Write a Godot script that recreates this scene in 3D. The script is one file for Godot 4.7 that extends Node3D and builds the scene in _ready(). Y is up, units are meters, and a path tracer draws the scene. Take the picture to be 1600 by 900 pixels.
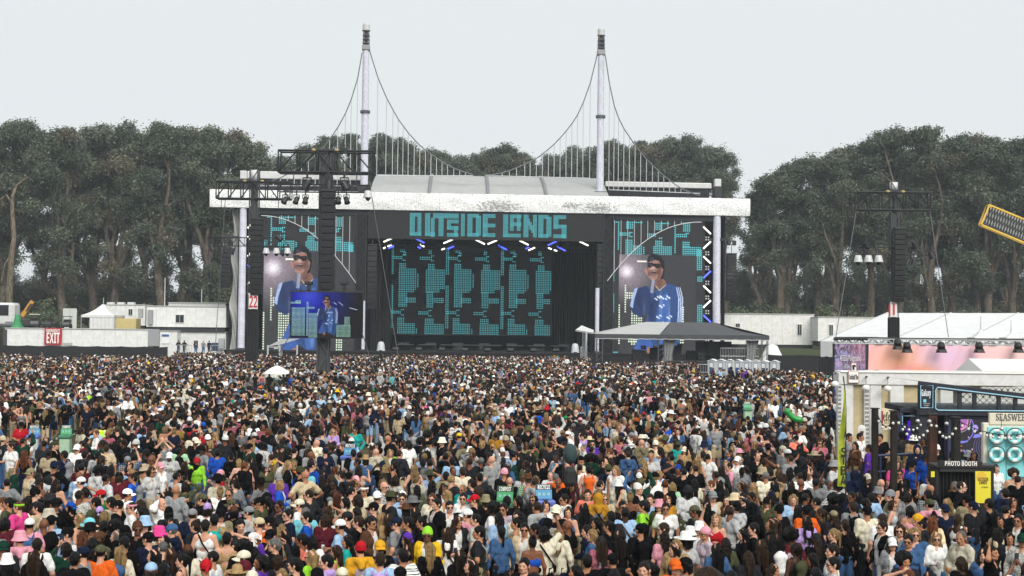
extends Node3D
# A festival field seen over the crowd: suspension-bridge stage, delay towers, eucalyptus grove, food pavilion.

const F := 2000.0                       # focal length of the photograph in its own pixels (1600 wide)
const EYE := Vector3(0, 5.45, 0)
var CB := Basis(Vector3.RIGHT, atan(61.0 / F)) * Basis(Vector3.BACK, deg_to_rad(0.6))
var ST := Transform3D()
var rng := RandomNumberGenerator.new()
var counts := {}
var offs := {}
var mats := {}
var texs := {}
var labels_used := {}


# ---------------------------------------------------------------- where things stand
func ray(px: float, py: float) -> Vector3:
	return CB * Vector3((px - 800.0) / F, -(py - 450.0) / F, -1.0)

func at(px: float, py: float, d: float) -> Vector3:
	var r := ray(px, py)
	return EYE + r * (d / -r.z)

func at_height(px: float, py: float, h: float) -> Vector3:
	var r := ray(px, py)
	return EYE + r * ((h - EYE.y) / r.y)

func pixel(p: Vector3) -> Vector2:
	var q := CB.inverse() * (p - EYE)
	return Vector2(800.0 + F * q.x / -q.z, 450.0 - F * q.y / -q.z)

func S(px: float, py: float, off := 0.0) -> Vector3:     # a point of the stage's own axes
	var inv := ST.affine_inverse()
	var o := inv * EYE
	var r := inv.basis * ray(px, py)
	return o + r * ((off - o.z) / r.z)


# ---------------------------------------------------------------- mesh building
class MB:
	var v := PackedVector3Array()
	var n := PackedVector3Array()
	var uv := PackedVector2Array()
	var ix := PackedInt32Array()

	func tri(a: Vector3, b: Vector3, c: Vector3) -> MB:
		var m := (b - a).cross(c - a).normalized()
		var k := v.size()
		v.append_array([a, b, c]); n.append_array([m, m, m])
		uv.append_array([Vector2(0, 0), Vector2(1, 0), Vector2(1, 1)])
		ix.append_array([k, k + 2, k + 1])
		return self

	func quad(a: Vector3, b: Vector3, c: Vector3, d: Vector3) -> MB:   # counter-clockwise from outside; a is the picture's lower left
		var m := (c - a).cross(d - b).normalized()
		var k := v.size()
		v.append_array([a, b, c, d]); n.append_array([m, m, m, m])
		uv.append_array([Vector2(0, 1), Vector2(1, 1), Vector2(1, 0), Vector2(0, 0)])
		ix.append_array([k, k + 2, k + 1, k, k + 3, k + 2])
		return self

	func facing(pts: Array, c: Vector3) -> void:
		var mid := Vector3.ZERO
		for p in pts: mid += p
		mid /= pts.size()
		var m: Vector3 = (pts[1] - pts[0]).cross(pts[2] - pts[0])
		if m.dot(mid - c) < 0.0: pts.reverse()
		if pts.size() == 3: tri(pts[0], pts[1], pts[2])
		else: quad(pts[0], pts[1], pts[2], pts[3])

	func box(c: Vector3, s: Vector3, b := Basis(), bev := 0.0) -> MB:
		var h := s * 0.5
		if bev <= 0.0:
			for ax in 3:
				for sg in [-1.0, 1.0]:
					var o := Vector3.ZERO; o[ax] = h[ax] * sg
					var u := Vector3.ZERO; u[(ax + 1) % 3] = h[(ax + 1) % 3]
					var w := Vector3.ZERO; w[(ax + 2) % 3] = h[(ax + 2) % 3]
					if ax == 0: var t := u; u = w; w = t
					facing([c + b * (o - u - w), c + b * (o + u - w), c + b * (o + u + w), c + b * (o - u + w)], c)
			return self
		bev = minf(bev, minf(h.x, minf(h.y, h.z)) * 0.9)
		var P := {}
		for sx in [-1, 1]:
			for sy in [-1, 1]:
				for sz in [-1, 1]:
					var sgn := Vector3(sx, sy, sz)
					for ax in 3:
						var q := (h - Vector3.ONE * bev) * sgn
						q[ax] = h[ax] * sgn[ax]
						P[[sx, sy, sz, ax]] = c + b * q
					facing([P[[sx, sy, sz, 0]], P[[sx, sy, sz, 1]], P[[sx, sy, sz, 2]]], c)
		for sg in [-1, 1]:
			facing([P[[sg, -1, -1, 0]], P[[sg, 1, -1, 0]], P[[sg, 1, 1, 0]], P[[sg, -1, 1, 0]]], c)
			facing([P[[-1, sg, -1, 1]], P[[1, sg, -1, 1]], P[[1, sg, 1, 1]], P[[-1, sg, 1, 1]]], c)
			facing([P[[-1, -1, sg, 2]], P[[1, -1, sg, 2]], P[[1, 1, sg, 2]], P[[-1, 1, sg, 2]]], c)
			for s2 in [-1, 1]:
				facing([P[[sg, s2, -1, 0]], P[[sg, s2, -1, 1]], P[[sg, s2, 1, 1]], P[[sg, s2, 1, 0]]], c)
				facing([P[[sg, -1, s2, 0]], P[[sg, -1, s2, 2]], P[[sg, 1, s2, 2]], P[[sg, 1, s2, 0]]], c)
				facing([P[[-1, sg, s2, 1]], P[[-1, sg, s2, 2]], P[[1, sg, s2, 2]], P[[1, sg, s2, 1]]], c)
		return self

	func span(lo: Vector3, hi: Vector3, bev := 0.0) -> MB:
		return box((lo + hi) * 0.5, (hi - lo).abs(), Basis(), bev)

	func beam(a: Vector3, b: Vector3, w: float, h: float) -> MB:
		var y := (b - a).normalized()
		var x := y.cross(Vector3.BACK if absf(y.z) < 0.9 else Vector3.UP).normalized()
		return box((a + b) * 0.5, Vector3(w, a.distance_to(b), h), Basis(x, y, x.cross(y)))

	func tube(pts: PackedVector3Array, ra: float, rb: float, sides := 6) -> MB:
		var k := v.size()
		var last := pts.size() - 1
		var x := Vector3.ZERO
		for i in pts.size():
			var t := (pts[mini(i + 1, last)] - pts[maxi(i - 1, 0)]).normalized()
			if x == Vector3.ZERO: x = t.cross(Vector3.BACK if absf(t.z) < 0.9 else Vector3.RIGHT).normalized()
			x = (x - t * x.dot(t)).normalized()
			var y := t.cross(x)
			var r := lerpf(ra, rb, float(i) / maxf(last, 1))
			for s in sides:
				var d := x * cos(TAU * s / sides) + y * sin(TAU * s / sides)
				v.append(pts[i] + d * r); n.append(d); uv.append(Vector2(float(s) / sides, float(i) / maxf(last, 1)))
		for i in last:
			for s in sides:
				var a := k + i * sides + s
				var b := k + i * sides + (s + 1) % sides
				ix.append_array([a, a + sides, b, b, a + sides, b + sides])
		for e in [0, last]:
			var c := v.size()
			var nn := (pts[0] - pts[1]).normalized() if e == 0 else (pts[last] - pts[last - 1]).normalized()
			for s in sides: v.append(v[k + e * sides + s]); n.append(nn); uv.append(Vector2.ZERO)
			for s in range(1, sides - 1): ix.append_array([c, c + s, c + s + 1] if e == 0 else [c, c + s + 1, c + s])
		return self

	func lathe(prof: PackedVector2Array, segs := 16, xf := Transform3D()) -> MB:
		var k := v.size()
		for i in prof.size():
			var a := prof[maxi(i - 1, 0)]
			var b := prof[mini(i + 1, prof.size() - 1)]
			var t := (b - a).normalized()
			for s in segs + 1:
				var c := Vector3(cos(TAU * s / segs), 0, sin(TAU * s / segs))
				v.append(xf * (c * prof[i].x + Vector3.UP * prof[i].y))
				n.append((xf.basis * (c * t.y - Vector3.UP * t.x)).normalized())
				uv.append(Vector2(float(s) / segs, float(i) / (prof.size() - 1)))
		for i in prof.size() - 1:
			for s in segs:
				var a := k + i * (segs + 1) + s
				ix.append_array([a, a + 1, a + segs + 1, a + 1, a + segs + 2, a + segs + 1])
		return self

	func ball(c: Vector3, r: Vector3, segs := 12, rings := 8) -> MB:
		var pr := PackedVector2Array()
		for i in rings + 1:
			var t := PI * i / rings - PI / 2
			pr.append(Vector2(maxf(cos(t), 0.0), sin(t)))
		return lathe(pr, segs, Transform3D(Basis.from_scale(r), c))

	func patch(nu: int, nv: int, f: Callable) -> MB:
		var k := v.size()
		for j in nv + 1:
			for i in nu + 1:
				var u := float(i) / nu
				var w := float(j) / nv
				var p: Vector3 = f.call(u, w)
				var eu := 0.002 if u < 0.5 else -0.002
				var ew := 0.002 if w < 0.5 else -0.002
				var pu: Vector3 = f.call(u + eu, w)
				var pv: Vector3 = f.call(u, w + ew)
				v.append(p); n.append(((pu - p) * eu).cross((pv - p) * ew).normalized()); uv.append(Vector2(u, 1.0 - w))
		for j in nv:
			for i in nu:
				var a := k + j * (nu + 1) + i
				ix.append_array([a, a + nu + 1, a + 1, a + 1, a + nu + 1, a + nu + 2])
		return self

	func add(o: MB, xf := Transform3D()) -> MB:
		var k := v.size()
		v.append_array(xf * o.v)
		var nb := xf.basis
		for m in o.n: n.append((nb * m).normalized())
		uv.append_array(o.uv)
		if nb.determinant() > 0:
			for i in o.ix: ix.append(i + k)
		else:
			for i in range(0, o.ix.size(), 3): ix.append_array([o.ix[i] + k, o.ix[i + 2] + k, o.ix[i + 1] + k])
		return self

	func put(m: ArrayMesh, mat: Material) -> ArrayMesh:
		var a := []
		a.resize(Mesh.ARRAY_MAX)
		a[Mesh.ARRAY_VERTEX] = v; a[Mesh.ARRAY_NORMAL] = n; a[Mesh.ARRAY_INDEX] = ix
		if uv.size() == v.size(): a[Mesh.ARRAY_TEX_UV] = uv
		m.add_surface_from_arrays(Mesh.PRIMITIVE_TRIANGLES, a)
		m.surface_set_material(m.get_surface_count() - 1, mat)
		return m

	func mesh(mat: Material) -> ArrayMesh:
		return put(ArrayMesh.new(), mat)


# ---------------------------------------------------------------- things, parts, the setting
const VZ := Vector3(0, 0, 0)
func V(x: float, y: float, z: float) -> Vector3: return Vector3(x, y, z)
func rr(a: float, b: float) -> float: return rng.randf_range(a, b)
func mb() -> MB: return MB.new()
func PV(a: Array) -> PackedVector3Array: return PackedVector3Array(a)
func PQ(a: Array) -> PackedVector2Array: return PackedVector2Array(a)
func TF(o: Vector3) -> Transform3D: return Transform3D(Basis(), o)
func numbered(called: String) -> String:
	counts[called] = counts.get(called, 0) + 1
	return called if counts[called] == 1 else "%s_%03d" % [called, counts[called] - 1]

func tag(o: Node, label: String, category: String, group := "") -> void:
	if labels_used.has(label): printerr("label twice: ", label)
	labels_used[label] = true
	var words := label.split(" ").size()
	if words < 4 or words > 16: printerr("label of %d words: %s" % [words, label])
	o.set_meta("label", label); o.set_meta("category", category)
	if group: o.set_meta("group", group)

func thing(called: String, label: String, category: String, base := VZ, group := "", staged := false) -> Node3D:
	var o := Node3D.new()
	o.name = numbered(called)
	add_child(o)
	o.transform = ST.translated_local(base) if staged else TF(base)
	offs[o] = base
	tag(o, label, category, group)
	return o

func sthing(called: String, label: String, category: String, base := VZ, group := "") -> Node3D:
	return thing(called, label, category, base, group, true)

func inst(called: String, m: Mesh, parent: Node, mat: Material = null) -> MeshInstance3D:
	var o := MeshInstance3D.new()
	o.name = called if parent != self else numbered(called)
	o.mesh = m
	if mat: o.material_override = mat
	if offs.has(parent): o.position = -offs[parent]
	parent.add_child(o, true)
	return o

func part(called: String, b: MB, mat: Material, parent: Node) -> MeshInstance3D:
	return inst(called, b.mesh(mat), parent)

func struct(called: String, b: MB, mat: Material) -> MeshInstance3D:
	var o := part(called, b, mat, self)
	o.set_meta("kind", "structure")
	return o

func move(o: Node3D, by: Vector3) -> Node3D:
	o.position += by
	return o

func again(o: Node3D, label: String, at_: Vector3) -> Node3D:       # a copy of a thing, its parts and sub-parts
	var c: Node3D = o.duplicate()
	c.name = numbered(String(o.name).rstrip("0123456789").trim_suffix("_"))
	add_child(c)
	c.position = at_
	labels_used[label] = true
	c.set_meta("label", label)
	return c

func lettering(text: String, height: float, depth: float, mat: Material, parent: Node, xf: Transform3D, font := "Droid Sans", bold := true, fit := 0.0) -> MeshInstance3D:
	var t := TextMesh.new()
	var sf := SystemFont.new()
	sf.font_names = PackedStringArray([font])
	sf.font_weight = 700 if bold else 400
	t.font = sf; t.text = text; t.font_size = 48; t.depth = depth; t.curve_step = 2.0
	t.pixel_size = height / 35.0
	var o := inst("lettering", t, parent, mat)
	if fit > 0.0:
		xf.basis = xf.basis * Basis.from_scale(V(fit / maxf(t.get_aabb().size.x, 0.01), 1, 1))
	o.transform = xf.translated(o.position) if offs.has(parent) else xf
	return o


# ---------------------------------------------------------------- colours, textures, materials
const COL := {"black": "121214", "charcoal": "28292d", "white": "ecece9", "grey": "85878a", "lightgrey": "b9bbbc", "navy": "1a2238", "blue": "1f4fae", "lightblue": "9dbede", "denim": "41618a",
	"teal": "22a39b", "cyan": "7ccbd6", "green": "1f7a45", "darkgreen": "17372c", "olive": "4a4d36", "lime": "93d83a", "yellow": "e6bb28", "mustard": "b5842a", "orange": "dd6424", "red": "b3202a",
	"maroon": "57202b", "pink": "dd9aa9", "hotpink": "e0488f", "rose": "a8606f", "lilac": "b79bd6", "purple": "5b35a0", "beige": "c9b797", "tan": "a68a62", "brown": "553a2a", "cream": "ddd6bf", "mint": "a9d6ae",
	"khaki": "8c8467", "coral": "e27d68", "gold": "d7a02c"}
const SKIN := {"pale": "dcae97", "light": "cf9d83", "tan": "b07d5e", "brown": "7b4f38", "dark": "472d20"}
const HAIR := {"black": "121011", "darkbrown": "221913", "brown": "382719", "blonde": "a88a5c", "ginger": "6e4024", "grey": "82807d", "teal": "2fa7b4"}

func hexc(h: String) -> Color:
	return Color.html(h)

func mat(hex: String, rough := 0.8, metal := 0.0, tex := "", scale := 1.0, world := true) -> StandardMaterial3D:
	var key := "%s|%.2f|%.2f|%s|%.3f|%s" % [hex, rough, metal, tex, scale, world]
	if mats.has(key): return mats[key]
	var m := StandardMaterial3D.new()
	m.albedo_color = hexc(hex)
	m.roughness = rough; m.metallic = metal
	if tex:
		m.albedo_texture = texture(tex)
		m.uv1_triplanar = true; m.uv1_world_triplanar = world
		m.uv1_scale = Vector3.ONE * scale
	mats[key] = m
	return m

func lit(hex: String, energy: float) -> StandardMaterial3D:
	var m := StandardMaterial3D.new()
	m.albedo_color = hexc(hex).darkened(0.3); m.emission_enabled = true; m.emission = hexc(hex); m.emission_energy_multiplier = energy
	return m

func printed(img: Image, rough := 0.7, glow := 0.0) -> StandardMaterial3D:
	var m := StandardMaterial3D.new()
	var t := ImageTexture.create_from_image(img)
	m.roughness = rough
	m.texture_repeat = false
	if glow > 0.0:
		m.albedo_color = Color(0.02, 0.02, 0.022); m.metallic_specular = 0.2
		m.emission_enabled = true; m.emission = Color.WHITE; m.emission_operator = BaseMaterial3D.EMISSION_OP_MULTIPLY
		m.emission_texture = t; m.emission_energy_multiplier = glow
	else: m.albedo_texture = t
	return m

func new_image(w: int, h: int, c: Color) -> Image:
	var im := Image.create(w, h, false, Image.FORMAT_RGB8)
	im.fill(c)
	return im

func fill_poly(im: Image, pts: PackedVector2Array, c: Color, mixing := 1.0) -> void:
	var lo := 1e9
	var hi := -1e9
	for p in pts: lo = minf(lo, p.y); hi = maxf(hi, p.y)
	for y in range(maxi(0, int(lo)), mini(im.get_height() - 1, int(hi)) + 1):
		var xs := []
		var yc := y + 0.5
		for i in pts.size():
			var a := pts[i]
			var b := pts[(i + 1) % pts.size()]
			if (a.y <= yc) != (b.y <= yc): xs.append(a.x + (yc - a.y) * (b.x - a.x) / (b.y - a.y))
		xs.sort()
		for i in range(0, xs.size() - 1, 2):
			for x in range(maxi(0, roundi(xs[i])), mini(im.get_width(), roundi(xs[i + 1]))):
				im.set_pixel(x, y, c if mixing >= 1.0 else im.get_pixel(x, y).lerp(c, mixing))

func fill_ellipse(im: Image, c: Vector2, r: Vector2, col: Color, mixing := 1.0) -> void:
	var pts := PackedVector2Array()
	for i in 28: pts.append(c + Vector2(cos(TAU * i / 28), sin(TAU * i / 28)) * r)
	fill_poly(im, pts, col, mixing)

func noise(seed_: int, freq: float, oct := 3) -> FastNoiseLite:
	var f := FastNoiseLite.new()
	f.seed = seed_; f.frequency = freq; f.fractal_octaves = oct; f.noise_type = FastNoiseLite.TYPE_SIMPLEX_SMOOTH
	return f

func texture(k: String) -> Texture2D:
	if texs.has(k): return texs[k]
	var n := 256
	var im := new_image(n, n, Color.WHITE)
	var f := noise(hash(k) % 1000, 0.02, 4)
	var g := noise(hash(k) % 997 + 5, 0.11, 2)
	for y in n:
		for x in n:
			# the noise is laid on a torus so that the texture tiles
			var u := TAU * x / n
			var w := TAU * y / n
			var c := Color.WHITE
			match k:
				"grain":
					var s := f.get_noise_3d(cos(u) * 40 + sin(w) * 40, sin(u) * 40 + 90, cos(w) * 40) * 0.5 + g.get_noise_3d(cos(u) * 60, sin(u) * 60 + cos(w) * 60, sin(w) * 60) * 0.25
					c = Color.WHITE * (0.93 + 0.13 * s)
				"cloth":
					var s := 0.5 + 0.5 * sin(x * TAU / 8) * sin(y * TAU / 8)
					c = Color.WHITE * (0.88 + 0.08 * s + 0.2 * f.get_noise_3d(cos(u) * 60, sin(u) * 60 + cos(w) * 60, sin(w) * 60))
				"hair":
					var s := g.get_noise_3d(cos(u) * 90, sin(u) * 90, cos(w) * 6) + 0.5 * f.get_noise_3d(cos(u) * 60, sin(u) * 60 + cos(w) * 9, sin(w) * 9)
					c = Color.WHITE * clampf(0.80 + 0.8 * s, 0.25, 1.3)
				"bark":
					var s := f.get_noise_3d(cos(u) * 70, sin(u) * 70, cos(w) * 22 + sin(w) * 22)
					c = Color(0.75, 0.72, 0.68) * (0.85 + 0.6 * s)
				"plaid":
					var a := 1.0 if (x / 32) % 2 == 0 else 0.35
					var b := 1.0 if (y / 32) % 2 == 0 else 0.35
					c = Color.WHITE * (a * 0.5 + b * 0.5)
				"check":
					c = Color.WHITE * (1.0 if (x / 32 + y / 32) % 2 == 0 else 0.06)
				"stripe":
					c = Color.WHITE * (1.0 if (y / 21) % 2 == 0 else 0.12)
				"thinstripe":
					c = Color.WHITE if (y / 24) % 3 != 0 else Color(0.25, 0.27, 0.33)
				"leopard", "bwprint", "camo", "floral":
					var s := f.get_noise_3d(cos(u) * 75, sin(u) * 75 + cos(w) * 75, sin(w) * 75)
					var q := g.get_noise_3d(cos(u) * 33, sin(u) * 33 + cos(w) * 33, sin(w) * 33)
					if k == "leopard": c = Color(0.1, 0.07, 0.05) if absf(q) > 0.22 else Color(0.78, 0.6, 0.25)
					elif k == "bwprint": c = Color(0.05, 0.05, 0.06) if absf(s) < 0.1 or q > 0.35 else Color(0.9, 0.9, 0.88)
					elif k == "camo": c = Color(0.14, 0.16, 0.1) if s > 0.12 else (Color(0.38, 0.35, 0.24) if s < -0.12 else Color(0.24, 0.27, 0.16))
					else: c = Color(0.9, 0.88, 0.84) if absf(q) < 0.2 else (Color(0.2, 0.45, 0.75) if q > 0 else Color(0.75, 0.3, 0.35))
				"grass":
					var s := f.get_noise_3d(cos(u) * 50, sin(u) * 50 + cos(w) * 50, sin(w) * 50)
					var q := g.get_noise_3d(cos(u) * 90, sin(u) * 90 + cos(w) * 90, sin(w) * 90)
					c = Color(0.60, 0.53, 0.38).lerp(Color(0.40, 0.42, 0.24), clampf(0.4 + s * 1.6, 0, 1)) * (0.9 + 0.35 * q)
				"lattice":
					c = Color.WHITE
			im.set_pixel(x, y, Color(clampf(c.r, 0, 1), clampf(c.g, 0, 1), clampf(c.b, 0, 1)))
	texs[k] = ImageTexture.create_from_image(im)
	return texs[k]


func _ready() -> void:
	rng.seed = 20240811
	var cam := Camera3D.new()
	cam.name = "camera"
	cam.position = EYE; cam.basis = CB
	cam.fov = rad_to_deg(2.0 * atan(450.0 / F)); cam.far = 4000.0; cam.near = 0.5
	add_child(cam)
	var env := Environment.new()
	var sky := ProceduralSkyMaterial.new()
	sky.sky_top_color = Color(0.850, 0.870, 0.879); sky.sky_horizon_color = Color(0.862, 0.882, 0.890); sky.sky_curve = 0.12
	sky.ground_bottom_color = Color(0.3, 0.29, 0.26); sky.ground_horizon_color = Color(0.5, 0.5, 0.48)
	sky.sun_angle_max = 0.0
	sky.sky_energy_multiplier = 0.722
	env.background_mode = Environment.BG_SKY
	env.sky = Sky.new(); env.sky.sky_material = sky
	env.tonemap_mode = Environment.TONE_MAPPER_LINEAR
	env.tonemap_exposure = 2.4
	env.sdfgi_enabled = true; env.ssao_enabled = true; env.ssil_enabled = true
	env.fog_enabled = true; env.fog_density = 0.0003; env.fog_light_color = Color(0.85, 0.89, 0.92)
	var we := WorldEnvironment.new()
	we.name = "world"; we.environment = env
	add_child(we)
	var sun := DirectionalLight3D.new()
	sun.name = "sun"
	sun.light_energy = 0.5; sun.light_angular_distance = 45.0; sun.light_color = Color(1.0, 0.98, 0.95)
	sun.shadow_enabled = true
	sun.sky_mode = DirectionalLight3D.SKY_MODE_LIGHT_ONLY
	sun.rotation_degrees = V(-40, 20, 0)
	add_child(sun)
	ST = Transform3D(Basis(Vector3.UP, deg_to_rad(4.0)), V(at(750, 540, 182).x, 0, -182))
	ground()
	stage()
	stage_screens()
	suspension_cables()
	stage_gear()
	grove()
	backstage_left()
	backstage_right()
	delay_towers()
	front_of_house()
	marquee_and_banner()
	pavilion()
	booths()
	field_things()
	people()


# ---------------------------------------------------------------- ground
func ground() -> void:
	struct("ground", mb().box(V(0, -0.5, -900), V(4000, 1.0, 4000)), mat("948a70", 1.0, 0.0, "grass", 0.21))
	var x0 := at(1132, 560, 190).x
	var lawn := mb().patch(40, 16, func(u, t): return V(lerpf(x0, x0 + 46, u), 0.02 + 2.75 * smoothstep(0.0, 0.30, t) * smoothstep(0.0, 0.12, u), lerpf(-168, -222, t)))
	struct("lawn", lawn, mat("66824a", 1.0, 0.0, "grass", 0.3))


# ---------------------------------------------------------------- the stage
func scrim_image() -> Image:
	var w := 1688
	var h := 60
	var im := new_image(w, h, Color(0.95, 0.95, 0.955))
	var f := noise(11, 0.05, 4)
	var g := noise(12, 0.16, 3)
	for y in h:
		for x in w:
			var c := 0.90 + 0.06 * f.get_noise_2d(x, y * 2.0)
			var q := g.get_noise_2d(x * 1.3, y * 1.3)
			if q > 0.43: c -= 0.5
			if x % 141 < 2: c -= 0.1
			c += 0.03 * sin(x * 0.045 + 2.0 * sin(y * 0.07))
			for wear in [[890.0, 42.0, 78.0, 26.0], [1205.0, 44.0, 62.0, 24.0], [1120.0, 34.0, 40.0, 14.0]]:
				var e: float = ((x - wear[0]) / wear[2]) ** 2 + ((y - wear[1]) / wear[3]) ** 2
				if 1.0 - e + 1.5 * f.get_noise_2d(x * 1.2, y * 2.5) + 1.3 * q > 0.55 and e < 2.2: c = 0.6 + 0.18 * q
			im.set_pixel(x, y, Color(c * 0.99, c, c))
	return im

func stage() -> void:
	var deck_y := S(740, 550, 2).y
	var fl := S(328, 294).x
	var fr := S(1172, 311).x
	var ft := (S(328, 294).y + S(1172, 310).y + S(750, 305).y) / 3.0
	var fb := (S(328, 323).y + S(1172, 337).y + S(750, 331).y) / 3.0
	var black := mat("101114", 0.85, 0.0, "grain", 0.5)
	var cloth := mat("17181c", 0.95, 0.0, "cloth", 0.35)
	var xl := S(575, 460).x
	var xr := S(948, 460).x

	var o := sthing("stage_house", "black stage box with wide open front under the white roof band", "stage", V((xl + xr) / 2, 0, 0))
	part("deck", mb().span(V(fl + 2.5, deck_y - 0.3, -30), V(fr - 2.5, deck_y, 1.5), 0.05), black, o)
	part("deck_skirt", mb().span(V(fl + 2.6, 0, 1.2), V(fr - 2.6, deck_y - 0.302, 1.4)), cloth, o)
	part("back_wall", mb().span(V(fl + 3, deck_y, -30.4), V(fr - 3, ft - 1.5, -30.1)), cloth, o)
	part("ceiling", mb().span(V(fl + 3, ft - 1.4, -30), V(fr - 3, ft - 1.0, -1.4)), black, o)
	for sx in [-1, 1]:
		var x: float = xl - 0.8 if sx < 0 else xr + 0.8
		part("side_wall", mb().span(V(x - 0.15, deck_y, -30), V(x + 0.15, ft - 1.5, -2.5)), cloth, o)
		var ox: float = fl + 3.2 if sx < 0 else fr - 3.2
		part("wing_wall", mb().span(V(ox - 0.15, deck_y, -30), V(ox + 0.15, ft - 1.5, -2.5)), cloth, o)
		# hanging black legs between the wings and the opening
		for k in 4:
			var dx := (0.9 + k * 1.3) * (1.0 if sx < 0 else -1.0)
			part("drape", drape(V((xl if sx < 0 else xr) + dx, deck_y + 0.05, -6.0 - k * 4.5), 1.6, ft - 3.2 - deck_y), cloth, o)
	for k in 9:
		var x := lerpf(xl + 4, xr - 4, k / 8.0)
		part("monitor_wedge", mb().box(V(x, deck_y + 0.25, 0.2), V(0.9, 0.45, 0.6), Basis(Vector3.RIGHT, -0.5), 0.05), mat("202126", 0.7), o)
		part("riser_panel", mb().box(V(x + 1.2, deck_y + 0.8, -8), V(2.6, 0.12, 2.0), Basis(), 0.03), mat("3a3c40", 0.6), o)
	for k in 7:
		var x := lerpf(xl + 5, xr - 5, k / 6.0)
		part("equipment_case", mb().box(V(x, deck_y + 0.55, -9.5 + (k % 3) * 0.7), V(1.6, 1.1, 0.9), Basis(), 0.05), mat("26282c", 0.7), o)

	o = sthing("stage_roof", "long white speckled roof band with pale curved canopy above the stage", "stage roof", V((fl + fr) / 2, 0, -6))
	# the band: a scrim stretched over a frame, bulging a little
	var nb := noise(5, 0.25, 2)
	var band := mb().patch(96, 4, func(u, w): return V(lerpf(fl, fr, u), lerpf(fb, ft, w), 0.0 + 0.10 * nb.get_noise_2d(u * 60.0, w * 3.0) + 0.12 * sin(PI * w)))
	part("scrim_band", band, printed(scrim_image(), 0.85), o)
	part("band_frame", mb().span(V(fl + 0.02, fb + 0.02, -1.3), V(fr - 0.02, ft - 0.02, -0.12)), mat("c9cac9", 0.9, 0.0, "grain", 0.3), o)
	part("lower_beam", mb().span(V(S(400, 330).x, fb - 0.85, -1.6), V(fr - 5.0, fb - 0.05, -0.5)), mat("202329", 0.8), o)
	# curved canopy over the middle
	var c0 := S(578, 300, -0.6)
	var c1 := S(952, 306, -0.6)
	var b0 := S(590, 277, -15)
	var b1 := S(934, 281, -15)
	var yt := (b0.y + b1.y) / 2
	var can := mb().patch(40, 10, func(u, w): return V(lerpf(lerpf(c0.x, b0.x, w), lerpf(c1.x, b1.x, w), u), lerpf(ft - 0.1, yt, w) + 0.75 * sin(PI * w * 0.85), lerpf(-0.6, -15, w)))
	part("canopy", can, mat("a6a8a7", 0.7, 0.0, "grain", 0.12), o)
	for k in [0.245, 0.49, 0.735]:
		var pts := PackedVector3Array()
		for j in 11:
			var w := j / 10.0
			pts.append(V(lerpf(lerpf(c0.x, b0.x, w), lerpf(c1.x, b1.x, w), k), lerpf(ft - 0.1, yt, w) + 0.78 * sin(PI * w * 0.85), lerpf(-0.6, -15, w)))
		part("canopy_rib", mb().tube(pts, 0.28, 0.28, 6), mat("77797b", 0.7), o)
	part("canopy_back", mb().span(V(b0.x, ft - 1.0, -15.4), V(b1.x, yt - 0.05, -15.05)), mat("9a9b9b", 0.8), o)
	for sx in [-1, 1]:
		var pa: Array = [386, 574, 267, 279, 292] if sx < 0 else [946, 1112, 283, 292, 306]
		var p0 := S(pa[0], pa[2], -8)
		var p1 := S(pa[1], pa[2], -8)
		var y2 := S(pa[0], pa[3], -8).y
		var wing := part("wing_beam", mb().span(V(p0.x, y2, -9.4), V(p1.x, p0.y, -8.0), 0.12), mat("d6d7d6", 0.8, 0.0, "grain", 0.3), o)
		part("wing_panel", mb().span(V(p0.x + 0.4, ft - 1.0, -9.2), V(p1.x - 0.3, y2 - 0.02, -8.3)), mat("23262c", 0.85, 0.0, "grain", 0.4), o)
		for k in 6:
			var x := lerpf(p0.x + 0.6, p1.x - 0.6, k / 5.0)
			part("seam_bar", mb().span(V(x - 0.06, y2 - 1.5, -8.28), V(x + 0.06, y2 - 0.03, -8.2)), mat("33363b", 0.7), wing)
	for q in [[381.0, 267.0, 280.0, 5.5], [1121.0, 280.0, 292.0, 5.0]]:
		var a := S(q[0], q[1], -5)
		var b := S(q[0], q[2], -5)
		part("corner_motor", mb().box(V(a.x, b.y - 0.9, -5), V(1.3, 1.8, 1.3), Basis(), 0.1), mat("1a1b1e", 0.6), o)
		part("corner_cap", mb().box((a + b) / 2, V(0.95, a.y - b.y, 0.95), Basis(), 0.06), mat("cfd0d2", 0.6, 0.0, "grain", 1.2), o)

	# posts that carry the roof
	for q in [["tall white roof post beside the left wing screen", 376.5, 545.0, 320.0, -0.6, 0.5], ["tall white roof post at the right end of the stage", 1119.0, 560.0, 337.0, -0.6, 0.55],
			["short white lamp post between left screen and stage opening", 567.0, 552.0, 470.0, 0.4, 0.24], ["short white post at the right side of the stage opening", 932.5, 552.0, 450.0, 0.4, 0.3]]:
		var p := S(q[1], q[2], q[4])
		var top := minf(S(q[1], q[3], q[4]).y, fb - 0.01)
		var po := sthing("stage_post", q[0], "post", V(p.x, deck_y - 0.3 if q[2] < 550 else 0.0, q[4]))
		var y0: float = deck_y + 0.005
		part("shaft", mb().tube(PV([V(p.x, y0, q[4]), V(p.x, top, q[4])]), q[5], q[5], 14), mat("d6d8e6", 0.8, 0.0, "cloth", 0.5), po)
		part("base_plate", mb().box(V(p.x, y0 + 0.12, q[4]), V(q[5] * 3, 0.24, q[5] * 3), Basis(), 0.03), mat("3c3e42", 0.6), po)
	# slanted white scrim at the far left
	o = sthing("side_scrim", "tall ragged white side scrim left of the left post", "stage scrim", V(S(365, 450).x, 0, -2))
	var sl := S(358, 450, -2).x
	var sr := S(371, 450, -2).x
	var sb := S(360, 560, -2).y
	var st := S(360, 327, -2).y
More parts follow.
